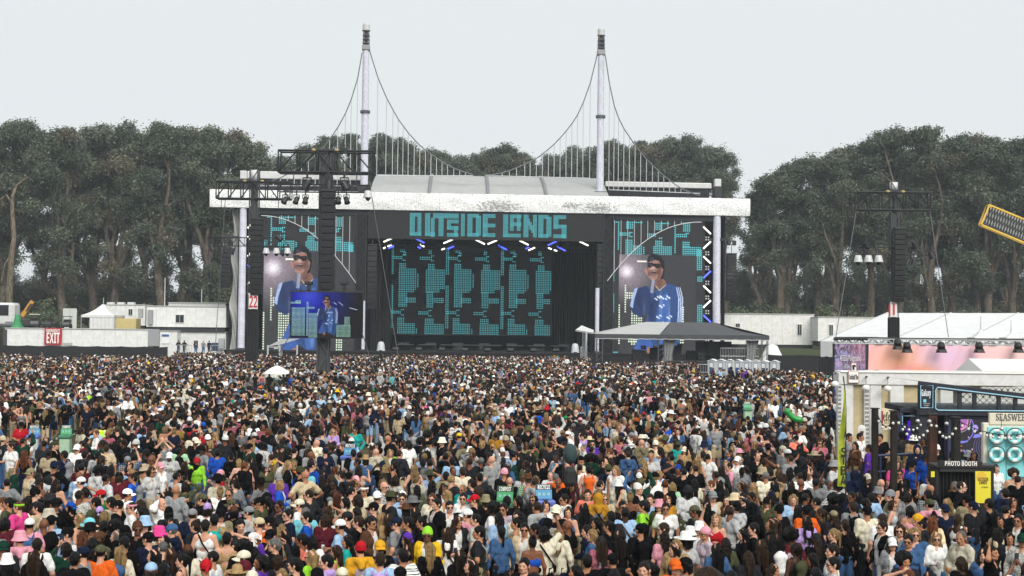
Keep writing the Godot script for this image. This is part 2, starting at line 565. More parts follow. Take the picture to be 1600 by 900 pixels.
	part("panel", mb().patch(8, 24, func(u, w): return V(lerpf(sl + 0.5 * absf(sin(w * 9.0)), sr, u), lerpf(maxf(sb, 0.02), minf(st, fb), w), -2 + 0.35 * sin(u * 5.0 + w * 21.0))), mat("b9bab8", 0.9, 0.0, "grain", 0.5), o)
	for k in 5:
		var y := lerpf(2.0, fb - 2.0, k / 4.0)
		part("frame_bar", mb().beam(V(sl + 0.1, y, -2.6), V(sr, y, -2.6), 0.12, 0.12), mat("55585c", 0.6), o)

func drape(base: Vector3, w: float, h: float) -> MB:
	return mb().patch(18, 2, func(u, t): return base + V((u - 0.5) * w, t * h, 0.12 * sin(u * 26.0)))


# ---------------------------------------------------------------- LED screens
const TEAL := Color(0.34, 0.74, 0.77)

func dots(im: Image, r: Array, pitch: float, col: Color, gap := 1) -> void:      # a block of square LED cells, in the picture's pixels
	var y: float = r[1]
	while y < r[3] - 0.5:
		var x: float = r[0]
		while x < r[2] - 0.5:
			im.fill_rect(Rect2i(roundi(x), roundi(y), maxi(1, int(pitch) - gap), maxi(1, int(pitch) - gap)), col)
			x += pitch
		y += pitch

const TREES_A := [[190, 30, 202, 195], [190, 265, 202, 530], [200, 85, 265, 105], [265, 75, 287, 85], [265, 107, 287, 117], [245, 128, 287, 162], [243, 162, 352, 290], [243, 290, 335, 303], [243, 303, 290, 405], [287, 343, 355, 375],
	[360, 192, 371, 276], [375, 87, 445, 106], [445, 77, 466, 88], [445, 108, 466, 118], [427, 131, 467, 166], [414, 166, 530, 290], [414, 290, 500, 306], [420, 306, 465, 405], [465, 343, 527, 376],
	[195, 425, 260, 446], [260, 415, 282, 424], [260, 448, 282, 458], [238, 468, 281, 503], [238, 503, 347, 566], [355, 535, 366, 566], [369, 428, 435, 448], [432, 418, 455, 428], [432, 452, 455, 462], [412, 472, 462, 506], [409, 506, 525, 568],
	[250, 40, 280, 60], [270, 60, 290, 72], [430, 40, 450, 66]]

func screen_trees() -> Image:                            # the back wall's pattern
	var im := new_image(800, 408, Color(0.075, 0.078, 0.085))
	var k := 800.0 / 1075.0
	for t in 3:
		for r in TREES_A:
			var dx: float = 350.0 * t - 138.0
			if r[0] + dx > 1070: continue
			dots(im, [(r[0] + dx) * k, (r[1] - 22) * k, minf((r[2] + dx) * k, 798), (r[3] - 22) * k], 8.4, TEAL, 3)
	for r in [[148, 155, 182, 302], [148, 340, 180, 370], [143, 498, 176, 562]]:
		dots(im, [(r[0] - 138) * k, (r[1] - 22) * k, (r[2] - 138) * k, (r[3] - 22) * k], 8.4, TEAL, 3)
	return im

const LETTERS := [[318, 0, 390, 22], [318, 118, 390, 140], [318, 0, 343, 140], [366, 0, 390, 140], [412, 0, 437, 140], [412, 118, 472, 140], [449, 30, 472, 140], [462, 0, 617, 24], [497, 24, 528, 140],
	[550, 38, 615, 58], [550, 38, 572, 95], [550, 78, 615, 98], [593, 78, 615, 140], [550, 120, 615, 140], [637, 0, 660, 140], [677, 0, 702, 140], [677, 0, 742, 22], [677, 118, 742, 140], [730, 10, 755, 130],
	[772, 0, 797, 140], [772, 0, 848, 22], [772, 58, 848, 80], [772, 118, 848, 140], [900, 0, 925, 140], [900, 118, 1008, 140], [943, 0, 1008, 20], [943, 0, 965, 100], [986, 0, 1008, 100], [943, 48, 1008, 66],
	[1028, 0, 1053, 140], [1088, 0, 1112, 140], [1053, 25, 1065, 62], [1065, 45, 1077, 86], [1077, 65, 1088, 112], [1122, 0, 1147, 140], [1122, 0, 1185, 22], [1122, 118, 1185, 140], [1172, 10, 1197, 130],
	[1217, 0, 1293, 22], [1217, 0, 1242, 80], [1217, 58, 1293, 80], [1268, 58, 1293, 140], [1217, 118, 1293, 140]]

func screen_header() -> Image:
	var im := new_image(1112, 128, Color(0.225, 0.225, 0.23))
	var k := 0.75
	dots(im, [0, 0, 1110, 126], 6.0, Color(0.195, 0.195, 0.2), 1)
	for r in LETTERS: dots(im, [(r[0] - 62) * k, 8 + r[1] * k * 1.03, (r[2] - 62) * k, 8 + r[3] * k * 1.03], 6.0, TEAL, 1)
	return im

func performer(im: Image, ox: float, oy: float, k: float) -> void:       # a singer in a blue jersey with a microphone, as the screens show him
	var sm := func(x: float, y: float) -> Vector2:        # the head a little smaller than first measured
		var p := Vector2(x, y)
		if y < 125.0: p = Vector2(572, 122) + (p - Vector2(572, 122)) * 0.85
		return Vector2(ox, oy) + (p - Vector2(560, 40)) * k
	var t := func(pts: Array) -> PackedVector2Array:
		var out := PackedVector2Array()
		for i in range(0, pts.size(), 2): out.append(sm.call(pts[i], pts[i + 1]))
		return out
	var e := func(x: float, y: float, rx: float, ry: float, c: Color) -> void: fill_ellipse(im, sm.call(x, y), Vector2(rx, ry) * k * (0.85 if y < 125.0 else 1.0), c)
	var e2 := func(x: float, y: float, rx: float, ry: float, c: Color, m: float) -> void:
		for z in 3: fill_ellipse(im, sm.call(x, y), Vector2(rx, ry) * k * (1.0 - 0.25 * z), c, m * 0.5)
	var blue := Color(0.19, 0.30, 0.50)
	var skin := Color(0.50, 0.36, 0.32)
	fill_poly(im, t.call([430, 545, 560, 520, 700, 560, 690, 640, 430, 640]), Color(0.16, 0.13, 0.14))
	fill_poly(im, t.call([438, 540, 500, 395, 560, 470, 550, 550]), Color(0.23, 0.36, 0.62))
	fill_poly(im, t.call([515, 165, 560, 195, 640, 150, 700, 167, 722, 230, 724, 395, 697, 575, 600, 540, 545, 500, 500, 395, 525, 330, 530, 250]), blue)
	fill_poly(im, t.call([600, 230, 640, 200, 660, 380, 640, 520, 600, 540, 570, 400]), Color(0.25, 0.39, 0.64))
	fill_poly(im, t.call([560, 200, 590, 240, 560, 400, 530, 430, 525, 330]), Color(0.14, 0.22, 0.40))
	fill_poly(im, t.call([440, 185, 515, 165, 542, 215, 537, 320, 480, 352, 430, 327, 415, 285]), Color(0.16, 0.22, 0.38))
	fill_poly(im, t.call([440, 185, 462, 176, 440, 250, 432, 300, 415, 285]), Color(0.62, 0.70, 0.86))
	for dx in [0, 11, 22]: fill_poly(im, t.call([690 + dx, 172, 695 + dx, 172, 712 + dx, 240, 706 + dx, 395, 700 + dx, 395, 705 + dx, 240]), Color(0.75, 0.80, 0.92))
	fill_poly(im, t.call([556, 105, 605, 105, 637, 150, 592, 196, 562, 165]), skin)
	fill_poly(im, t.call([596, -20, 626, 5, 632, 60, 622, 118, 598, 130, 600, 40]), Color(0.08, 0.07, 0.08))
	e.call(560, 52, 46, 66, Color(0.60, 0.45, 0.41))
	e.call(598, 75, 20, 40, skin)
	e.call(613, 62, 7, 14, Color(0.60, 0.45, 0.41))
	fill_poly(im, t.call([505, 5, 515, -32, 545, -48, 585, -46, 612, -20, 618, 30, 606, 30, 600, 0, 560, -8, 515, 8]), Color(0.10, 0.11, 0.14))
	fill_poly(im, t.call([508, 15, 545, 12, 552, 20, 590, 18, 602, 24, 598, 44, 572, 50, 556, 38, 548, 36, 536, 50, 512, 44]), Color(0.05, 0.05, 0.06))
	for q in [[512, 18, 544, 42], [560, 22, 596, 42]]: fill_poly(im, t.call([q[0] + 4, q[1] + 4, q[2] - 4, q[1] + 3, q[2] - 5, q[3] - 6, q[0] + 6, q[3] - 4]), Color(0.24, 0.20, 0.20))
	fill_poly(im, t.call([542, 70, 574, 69, 569, 84, 548, 85]), Color(0.28, 0.10, 0.10))
	fill_poly(im, t.call([545, 71, 571, 70, 569, 74, 547, 75]), Color(0.92, 0.88, 0.85))
	e.call(545, 92, 15, 13, Color(0.08, 0.08, 0.1))
	e.call(548, 108, 30, 24, Color(0.67, 0.51, 0.46))
	for q in 4: fill_poly(im, t.call([520, 92 + q * 10, 572, 88 + q * 10, 572, 90 + q * 10, 520, 94 + q * 10]), Color(0.45, 0.29, 0.24))
	fill_poly(im, t.call([512, 70, 500, 50, 488, 58, 494, 84, 512, 105]), Color(0.68, 0.46, 0.42))
	fill_poly(im, t.call([545, 128, 563, 130, 554, 208, 536, 206]), Color(0.55, 0.58, 0.66))
	for q in [[560, 225], [585, 222], [620, 222], [588, 270], [570, 335], [632, 335], [530, 385], [560, 388], [610, 375]]:
		for z in 6:
			var mx: float = q[0] + fmod(z * 11.3 + q[1], 30.0)
			var my: float = q[1] + fmod(z * 7.7 + q[0], 20.0)
			fill_poly(im, t.call([mx, my, mx + 7, my - 2, mx + 9, my + 7, mx + 2, my + 9]), Color(0.85, 0.89, 0.97))
	e.call(533, 548, 16, 22, Color(0.62, 0.42, 0.36))
	e2.call(548, 84, 34, 22, Color(0.12, 0.07, 0.07), 0.3)
	e2.call(545, 48, 16, 12, Color(0.85, 0.68, 0.62), 0.5)
	e2.call(540, -10, 20, 14, Color(0.35, 0.36, 0.40), 0.4)
	fill_poly(im, t.call([568, 160, 590, 190, 628, 158, 631, 161, 590, 196, 565, 163]), Color(0.75, 0.72, 0.62))
	# folds, shade and light as a camera would record them
	for q in [[600, 260, 12, 90, 0.14], [650, 330, 10, 120, 0.12], [545, 300, 14, 80, -0.12], [680, 420, 14, 100, -0.10], [580, 450, 16, 60, -0.10], [470, 250, 16, 60, -0.10], [500, 300, 10, 50, 0.10], [630, 480, 14, 60, 0.12], [590, 60, 20, 50, -0.10], [545, 60, 16, 40, 0.10], [590, 150, 20, 30, -0.12]]:
		e2.call(q[0], q[1], q[2], q[3], Color.BLACK if q[4] < 0 else Color.WHITE, absf(q[4]))

func feed(im: Image, x0: int, y0: int, w: int, h: int, px: float, py: float, k: float) -> void:
	for y in h:
		for x in w:
			var d := Vector2(x, y).distance_to(Vector2(w * 0.1, h * 0.17)) / w
			var c := Color(0.235, 0.23, 0.24).lerp(Color(0.80, 0.72, 0.78), clampf(0.75 - d * 1.6, 0, 1))
			c = c.lerp(Color(1, 0.98, 1), clampf(1.0 - d * 9.0, 0, 1))
			im.set_pixel(x0 + x, y0 + y, c)
	var lime := Color(0.90, 0.98, 0.86)
	var s := w / 515.0
	for q in [[40, 200, 52, 380], [52, 250, 100, 290], [85, 320, 150, 585], [0, 330, 12, 590], [410, 340, 440, 360], [410, 370, 440, 580], [85, 480, 110, 500], [65, 520, 150, 580]]:
		dots(im, [x0 + q[0] * s, y0 + minf(q[1] * s, h - 8), x0 + q[2] * s, y0 + minf(q[3] * s, h - 3)], 11.0, lime, 4)
	fill_poly(im, PQ([Vector2(x0 + 120 * s, y0 + 40 * s), Vector2(x0 + 185 * s, y0 + 40 * s), Vector2(x0 + 185 * s, y0 + 49 * s), Vector2(x0 + 120 * s, y0 + 49 * s)]), Color(1, 0.96, 0.9))
	performer(im, x0 + px * w, y0 + py * h, k)
	var r := Rect2i(x0, y0, w, h)
	im.blit_rect(led(im.get_region(r)), Rect2i(0, 0, w, h), r.position)

func screen_wing(left: bool) -> Image:
	var w := 441
	var h := 621
	var im := new_image(w, h, Color(0.20, 0.20, 0.205))
	dots(im, [0, 0, w, h], 7.0, Color(0.175, 0.175, 0.18), 1)
	var k := 0.6
	for r in [[20, 0, 45, 10], [50, 0, 64, 225], [64, 85, 140, 110], [140, 80, 165, 92], [140, 112, 165, 124], [115, 0, 250, 14], [115, 0, 165, 55], [110, 140, 165, 185], [110, 185, 245, 265], [250, 195, 262, 262],
			[345, 5, 400, 60], [400, 5, 450, 20], [280, 90, 350, 112], [375, 120, 400, 132], [345, 145, 395, 188], [330, 188, 480, 265], [496, 20, 510, 240], [510, 90, 590, 112], [585, 80, 610, 92], [565, 0, 620, 62], [562, 150, 615, 190], [562, 190, 700, 265],
			[0, 180, 30, 360], [0, 410, 28, 460], [0, 560, 30, 700], [675, 210, 720, 370], [680, 420, 720, 460], [680, 640, 720, 840], [0, 1010, 70, 1035]]:
		dots(im, [r[0] * k, r[1] * k + 6, minf(r[2] * k, w - 2), minf(r[3] * k + 6, h - 2)], 9.0, TEAL, 3)
	if left: feed(im, 0, 165, w, 456, 0.40, 0.06, 0.86)
	else: feed(im, 36, 159, 365, 462, 0.46, 0.10, 0.79)
	return im

func screen_small() -> Image:
	var w := 452
	var h := 280
	var im := new_image(w, h, Color(0.13, 0.12, 0.13))
	for y in h:
		for x in w:
			var d := Vector2(x, y).distance_to(Vector2(110, 20)) / 300.0
			im.set_pixel(x, y, Color(0.11, 0.10, 0.11).lerp(Color(0.10, 0.15, 0.72), clampf(1.1 - d, 0, 1)).lerp(Color(0.5, 0.55, 0.95), clampf(0.4 - d * 1.2, 0, 1)))
	for q in [[8, 95, 90, 270], [115, 130, 170, 278], [30, 50, 62, 70], [0, 60, 60, 70], [290, 200, 380, 275], [340, 150, 372, 200], [100, 60, 108, 270], [110, 90, 150, 102]]:
		dots(im, [q[0], q[1], q[2], q[3]], 7.0, Color(0.62, 0.82, 0.74), 2)
	for q in [[300, 55, 330, 78], [270, 60, 290, 72], [370, 92, 420, 104]]:
		fill_poly(im, PQ([Vector2(q[0], q[1]), Vector2(q[2], q[3]), Vector2(q[2], q[3] + 4), Vector2(q[0], q[1] + 4)]), Color(0.85, 0.9, 1.0))
	performer(im, 225, 42, 0.42)
	return led(im)

func led(im: Image) -> Image:                             # what a wall of diodes does to a picture: softened and faintly gridded
	var w := im.get_width()
	var h := im.get_height()
	var f := noise(31, 0.06, 3)
	im.resize(w * 3 / 5, h * 3 / 5, Image.INTERPOLATE_BILINEAR)
	im.resize(w, h, Image.INTERPOLATE_BILINEAR)
	for y in h:
		for x in w:
			var k := (0.93 if x % 3 == 0 or y % 3 == 0 else 1.03) + 0.12 * f.get_noise_2d(x, y)
			im.set_pixel(x, y, im.get_pixel(x, y) * k)
	return im

func screen(called: String, label: String, x0: float, y0: float, x1: float, y1: float, off: float, img: Image, glow: float) -> Node3D:
	var a := S(x0, y1, off)
	var b := S(x1, y0, off)
	var c := S(x1, y1, off)
	var d := S(x0, y0, off)
	var lo := V(a.x, (a.y + c.y) / 2, off)
	var hi := V(b.x, (b.y + d.y) / 2, off)
	var o := sthing(called, label, "LED screen", V((lo.x + hi.x) / 2, lo.y, off - 0.2))
	part("housing", mb().span(lo - V(0.12, 0.12, 0.45), hi + V(0.12, 0.12, -0.012), 0.04), mat("191a1d", 0.7), o)
	part("picture", mb().quad(lo, V(hi.x, lo.y, off), hi, V(lo.x, hi.y, off)), printed(img, 0.55, glow), o)
	return o

func stage_screens() -> void:
	screen("header_screen", "long grey LED sign reading OUTSIDE LANDS in teal block letters", 575.5, 332, 946, 374, -0.4, screen_header(), 0.36)
	screen("back_screen", "large dark LED wall with repeating teal blocks at stage back", 596, 386, 862, 523, -12, screen_trees(), 0.33)
	screen("wing_screen", "left wing LED screen showing a singer in blue jersey", 410, 337, 557, 547, -1.0, screen_wing(true), 0.55)
	screen("wing_screen", "right wing LED screen showing a singer in blue jersey", 954, 345, 1101, 553, -1.0, screen_wing(false), 0.55)


# ---------------------------------------------------------------- masts and cables
func curve_of(pts: Array, off: float) -> PackedVector3Array:
	var out := PackedVector3Array()
	for p in pts: out.append(S(p[0], p[1], off))
	return out

func cable(label: String, pts: Array, off: float, foot: Callable, skip := 1) -> void:
	var line := curve_of(pts, off)
	var o := sthing("suspension_cable", label, "cable", V(line[0].x, line[-1].y, off))
	var white := mat("c4c6c8", 0.5, 0.2)
	var grey := mat("6b6e72", 0.5, 0.2)
	part("main_cable", mb().tube(line, 0.085, 0.085, 5), grey, o)
	for i in range(skip, line.size() - 1):
		var y: float = S(pts[i][0], foot.call(pts[i][0]), off).y
		if line[i].y - y < 0.25: continue
		part("hanger", mb().tube(PV([V(line[i].x, y, off), line[i]]), 0.052, 0.052, 4), white, o)
	var deck := PackedVector3Array()
	for p in pts.slice(1): deck.append(S(p[0], foot.call(p[0]), off))
	if deck.size() > 1: part("deck_cable", mb().tube(deck, 0.06, 0.06, 4), white, o)

func suspension_cables() -> void:
	for q in [["tall white bridge mast on the left of the stage roof", 568.5, 290.0, 573.0], ["tall white bridge mast on the right of the stage roof", 938.5, 300.0, 938.5]]:
		var b := S(q[1], q[2], -4)
		var dy := 0.0 if q[1] < 700 else 7.5
		var t := S(q[3], 37 + dy, -4)
		var x := (b.x + t.x) / 2
		var yy := func(py: float) -> float: return S(q[3], py + dy, -4).y
		var o := sthing("bridge_mast", q[0], "mast", V(x, b.y, -4))
		part("shaft", mb().tube(PV([V(x, b.y - 2.6, -4), V(x, yy.call(78), -4)]), 0.56, 0.46, 16), mat("d4d6e4", 0.75, 0.0, "cloth", 0.4), o)
		part("collar", mb().box(V(x, yy.call(75), -4), V(1.15, yy.call(71) - yy.call(79), 1.15), Basis(), 0.08), mat("8d8f90", 0.7), o)
		var lat := part("lattice_head", mb().box(V(x, yy.call(61), -4), V(0.5, yy.call(50) - yy.call(71), 0.5)), mat("2b2d30", 0.6), o)
		for sx in [-1, 1]:
			for sz in [-1, 1]: part("lattice_bar", mb().beam(V(x + 0.42 * sx, yy.call(71), -4 + 0.42 * sz), V(x + 0.36 * sx, yy.call(50), -4 + 0.36 * sz), 0.14, 0.14), mat("37393d", 0.5), lat)
		for k in 3: part("lattice_ring", mb().box(V(x, yy.call(68 - k * 6), -4), V(1.0, 0.12, 1.0)), mat("37393d", 0.5), lat)
		part("cap", mb().lathe(PQ([Vector2(0.0, yy.call(49)), Vector2(0.58, yy.call(49)), Vector2(0.6, yy.call(47)), Vector2(0.52, yy.call(46)), Vector2(0.54, yy.call(40)), Vector2(0.48, yy.call(37)), Vector2(0.0, yy.call(36.6))]), 14, TF(V(x, 0, -4))), mat("b3b5b6", 0.6), o)
		part("band", mb().tube(PV([V(x, yy.call(177), -4), V(x, yy.call(173), -4)]), 0.72, 0.72, 12), mat("4a4c50", 0.6), o)
		part("foot", mb().box(V(x, b.y - 1.3, -4), V(2.0, 2.6, 2.0), Basis(), 0.1), mat("1c1d20", 0.6), o)
	var pts := []
	for p in [[130, 205], [175, 350], [222, 460], [257, 525], [285, 575], [312, 612], [340, 650], [372, 685], [402, 717], [432, 742], [462, 764], [492, 785], [522, 806], [552, 823], [585, 840], [617, 852], [648, 864], [690, 876]]:
		pts.append([540 + p[0] / 3.4625, 20 + p[1] / 3.4625])
	cable("main cable with hangers from left mast down to the roof middle", pts, -4, func(_x): return 274.5)
	pts = []
	for p in [[352, 200], [318, 340], [284, 435], [256, 495], [229, 537], [201, 573], [172, 606], [143, 637], [115, 661], [86, 685], [56, 706], [26, 722], [0, 735], [-40, 752], [-75, 766], [-110, 776], [-150, 784], [-185, 787]]:
		pts.append([820 + p[0] / 3.103, 20 + p[1] / 3.103])
	cable("main cable with hangers from right mast down to the roof middle", pts, -4, func(x): return 274.5 + (x - 760) * 0.025)
	pts = []
	for p in [[390, 205], [411, 345], [434, 450], [455, 510], [481, 562], [508, 602], [535, 642], [562, 677], [590, 710], [619, 740], [647, 766], [674, 790], [702, 812], [729, 832], [757, 850], [785, 865], [812, 875], [850, 886]]:
		pts.append([820 + p[0] / 3.103, 20 + p[1] / 3.103])
	cable("side cable with hangers from right mast to the right roof end", pts, -3, func(x): return 296.5 + (x - 950) * 0.04)
	cable("side cable with hangers from left mast to the left roof end", [[566, 82], [559, 122], [549, 155], [540, 177], [528, 199], [515, 218], [504, 232], [493, 243], [482, 252], [471, 260], [460, 266], [449, 272], [438, 278], [427, 282], [415, 287], [400, 290]], -3, func(_x): return 290.5)
	# the arcs hung in front of the two wing screens
	for left in [true, false]:
		var arc := []
		for i in 15:
			var t := i / 14.0
			arc.append([lerpf(408, 556, t), 337 + 105 * pow(t, 2.1)] if left else [lerpf(1096, 949, t), 347 + 92 * pow(t, 2.2)])
		var line := curve_of(arc, -0.2)
		var o := sthing("screen_arc", "thin white cable arc in front of the %s wing screen" % ("left" if left else "right"), "cable", V(line[0].x, line[14].y, -0.2))
		part("arc_cable", mb().tube(line, 0.06, 0.06, 5), mat("c9cbcc", 0.5), o)
		for i in range(3, 14):
			var ty := S(arc[i][0], 336 + (arc[i][0] - 408) * 0.0145, -0.2).y
			part("hanger", mb().tube(PV([line[i], V(line[i].x, ty, -0.2)]), 0.042, 0.042, 4), mat("c9cbcc", 0.5), o)


# ---------------------------------------------------------------- lights and loudspeakers of the stage
func line_array(label: String, top: Vector3, w: float, h: float, n: int, tilt: float, group: String, staged: bool) -> void:
	var o := thing("line_array", label, "loudspeaker", top, group, staged)
	offs.erase(o)
	part("bumper", mb().box(V(0, 0.12, 0), V(w * 1.05, 0.2, 0.9), Basis(), 0.03), mat("25262a", 0.6), o)
	for k in n:
		var c := h / n
		var a := tilt * pow(float(k) / n, 2.0)
		var z := 0.0
		for j in k: z -= sin(tilt * pow(float(j) / n, 2.0)) * c
		part("speaker_cabinet", mb().box(V(0, -c * (k + 0.5), z), V(w, c * 0.94, 0.85), Basis(Vector3.RIGHT, a), 0.04), mat("131417", 0.7, 0.0, "grain", 2.0), o)
		part("cabinet_link", mb().box(V(-w / 2 - 0.02, -c * (k + 1), z + 0.1), V(0.05, c * 0.3, 0.2)), mat("4b4d51", 0.5), o)
	part("rigging_cable", mb().tube(PV([V(0, 0.2, 0), V(0, 1.6, 0)]), 0.05, 0.05, 5), mat("3b3c3f", 0.5), o)

func batten(a: Vector3, b: Vector3, hex: String, label: String) -> void:
	var o := sthing("led_batten", label, "stage light", (a + b) / 2, "LED battens of the stage")
	part("housing", mb().beam(a + V(0, 0, -0.16), b + V(0, 0, -0.16), 0.26, 0.2), mat("1d1e22", 0.6), o)
	part("tube_light", mb().tube(PV([a, b]), 0.11, 0.11, 8), lit(hex, 1.0), o)

func stage_gear() -> void:
	var white := "fff6e6"
	var blue := "4d5cff"
	# over the opening; pixels of a fourfold enlargement whose corner is (560, 260)
	var seq := 0
	var names := ["first", "second", "third", "fourth", "fifth", "sixth", "seventh", "eighth", "ninth", "tenth", "eleventh", "twelfth", "thirteenth", "fourteenth", "fifteenth", "sixteenth", "seventeenth", "eighteenth", "nineteenth", "twentieth"]
	for q in [[157, 472, 215, 447, 0], [357, 450, 412, 478, 1], [532, 481, 590, 456, 0], [733, 458, 790, 486, 0], [808, 486, 867, 461, 0], [1007, 463, 1063, 491, 0], [1184, 493, 1240, 467, 1], [1381, 468, 1437, 495, 0]]:
		batten(S(560 + q[0] / 4.0, 260 + q[1] / 4.0, -3), S(560 + q[2] / 4.0, 260 + q[3] / 4.0, -3), blue if q[4] else white, "%s tilted %s light bar from the left, upper row above the opening" % [names[seq], "blue" if q[4] else "white"])
		seq += 1
	seq = 0
	for q in [[155, 513, 170, 506, 0], [182, 500, 208, 489, 0], [188, 512, 222, 496, 1], [383, 487, 412, 502, 0], [370, 503, 390, 512, 1], [519, 521, 540, 513, 0], [558, 516, 598, 498, 1], [873, 493, 928, 521, 1], [1062, 525, 1103, 507, 0], [1045, 515, 1068, 504, 1], [1186, 508, 1208, 518, 0], [1240, 500, 1295, 528, 1], [1222, 522, 1242, 529, 0]]:
		batten(S(560 + q[0] / 4.0, 260 + q[1] / 4.0, -5), S(560 + q[2] / 4.0, 260 + q[3] / 4.0, -5), blue if q[4] else white, "%s tilted %s light bar from the left, lower row above the opening" % [names[seq], "blue" if q[4] else "white"])
		seq += 1
	seq = 0
	for k in 9:
		var y := 360.0 + k * 23.0
		var c := blue if k == 3 or k == 6 else white
		var d := 5.5 if k % 2 == 0 else -5.5
		batten(S(1099, y - d, -0.5), S(1110.5, y + d, -0.5), c, "%s tilted %s light bar from the top, right edge of right screen" % [names[k], "blue" if c == blue else "white"])
	for k in 8:
		var y := 352.0 + k * 22.0
		var c := blue if k == 3 or k == 6 else white
		var d := 4.5 if k % 2 == 1 else -4.5
		batten(S(387, y - d, -0.5), S(394.5, y + d, -0.5), c, "%s tilted %s light bar from the top, left edge of left screen" % [names[k], "blue" if c == blue else "white"])
	for k in 4:
		var y := 466.0 + k * 21.0
		var c := blue if k == 2 else white
		var d := 4.5 if k % 2 == 0 else -4.5
		batten(S(946, y - d, -0.5), S(955, y + d, -0.5), c, "%s tilted %s light bar from the top, left edge of right screen" % [names[k], "blue" if c == blue else "white"])
	# blinder squares between the battens at the right edge
	for k in 8:
		var p := S(1105, 373 + k * 23, -0.5)
		var o := sthing("blinder_light", "four-cell blinder lamp at right screen edge, %s from the top" % names[k], "stage light", p, "blinders at the right screen edge")
		part("housing", mb().box(p + V(0, 0, -0.1), V(0.75, 0.75, 0.2), Basis(), 0.04), mat("1b1c20", 0.6), o)
		for j in 4: part("lamp", mb().ball(p + V(-0.18 + 0.36 * (j % 2), -0.18 + 0.36 * (j / 2), 0.02), V(0.11, 0.11, 0.06), 8, 4), mat("cfd2d6", 0.3), o)
	# truss that carries the lights
	for q in [[580.0, 944.0, 379.0, -3.4, "front"], [580.0, 944.0, 386.0, -5.4, "rear"]]:
		truss_thing("lighting_truss", "black %s lighting truss hung across the stage opening" % q[4], S(q[0], q[2], q[3]), V(S(q[1], q[2], q[3]).x, S(q[0], q[2], q[3]).y, q[3]), 0.5, 24, "141518", true)
	# columns beside the opening and the hung loudspeakers
	for q in [["black truss column between left screen and stage opening", 562.0], ["black truss column between right screen and stage opening", 948.5]]:
		var p := S(q[1], 550, -0.8)
		var y0 := S(740, 550, 2).y
		var y1: float = S(q[1], 334, -0.8).y
		var o := sthing("truss_column", q[0], "truss", V(p.x, y0, -0.8))
		for sx in [-0.7, 0.7]:
			for sz in [-0.5, 0.5]: part("chord", mb().tube(PV([V(p.x + sx, y0 + 0.01, -0.8 + sz), V(p.x + sx, y1, -0.8 + sz)]), 0.09, 0.09, 6), mat("202227", 0.5), o)
		for k in 14:
			var a := lerpf(y0 + 0.2, y1 - 0.2, k / 14.0)
			var b := lerpf(y0 + 0.2, y1 - 0.2, (k + 1) / 14.0)
			var s := 1.0 if k % 2 else -1.0
			part("brace", mb().beam(V(p.x - 0.7 * s, a, -0.3), V(p.x + 0.7 * s, b, -0.3), 0.07, 0.07), mat("202227", 0.5), o)
		part("cover", mb().span(V(p.x - 0.66, y0 + 0.02, -1.25), V(p.x + 0.66, y1 - 0.1, -0.38)), mat("15161a", 0.95, 0.0, "cloth", 0.4), o)
	line_array("black line array hanging left of the stage opening", S(582, 384, -0.9), 1.35, 9.0, 12, 0.25, "", true)
	line_array("black line array hanging right of the stage opening", S(940, 384, -0.9), 1.35, 9.4, 12, 0.25, "", true)
	line_array("black line array at the far left outside the side scrim", S(353, 391, 0), 1.35, 5.2, 10, 0.3, "", true)
	line_array("black line array hanging right of the right white post", S(1143, 398, 0), 1.35, 6.6, 12, 0.35, "", true)
	for q in [["left", 595.0], ["right", 899.0]]:
		var p := S(q[1], 551, 1.0)
		var o := sthing("covered_equipment", "pale plastic cover over gear at the %s front of the stage deck" % q[0], "cover", V(p.x, S(740, 550, 2).y, 0.9))
		var y := S(740, 550, 2).y + 0.005
		part("sheet", mb().lathe(PQ([Vector2(0.62, y), Vector2(0.55, y + 0.5), Vector2(0.5, y + 0.9), Vector2(0.36, y + 1.25), Vector2(0.0, y + 1.35)]), 11, TF(V(p.x, 0, 0.6))), mat("b9bdc2", 0.4), o)
		part("weight", mb().box(V(p.x, y + 0.06, 1.25), V(0.5, 0.12, 0.2), Basis(), 0.03), mat("2b2c2f", 0.8), o)
	for q in [["left", 353.0, 380.0, 0.0], ["right", 1143.0, 384.0, 0.0]]:
		var p := S(q[1], q[2], q[3])
		var o := sthing("rigging_arm", "dark outrigger beam holding the outer %s line array" % q[0], "rigging", p)
		var inner: float = p.x + (4.2 if q[0] == "left" else -3.6)
		part("beam", mb().beam(V(p.x - 0.6, p.y + 0.9, 0), V(inner, p.y + 0.9, -1.0), 0.35, 0.35), mat("26282c", 0.5), o)
		for dx in [-0.4, 0.4]: part("hoist", mb().box(V(p.x + dx, p.y + 0.4, 0), V(0.5, 0.7, 0.5), Basis(), 0.06), mat("1b1c1f", 0.5), o)
		for dx in [-0.4, 0.4]: part("chain", mb().tube(PV([V(p.x + dx, p.y + 0.7, 0), V(p.x + dx, S(q[1], 325, 0).y, 0)]), 0.03, 0.03, 4), mat("2b2c2f", 0.5), o)

func truss_thing(called: String, label: String, a: Vector3, b: Vector3, w: float, bays: int, hex: String, staged := false) -> Node3D:
	var o := thing(called, label, "truss", (a + b) / 2, "", staged)
	truss(o, a, b, w, w, bays, hex)
	return o

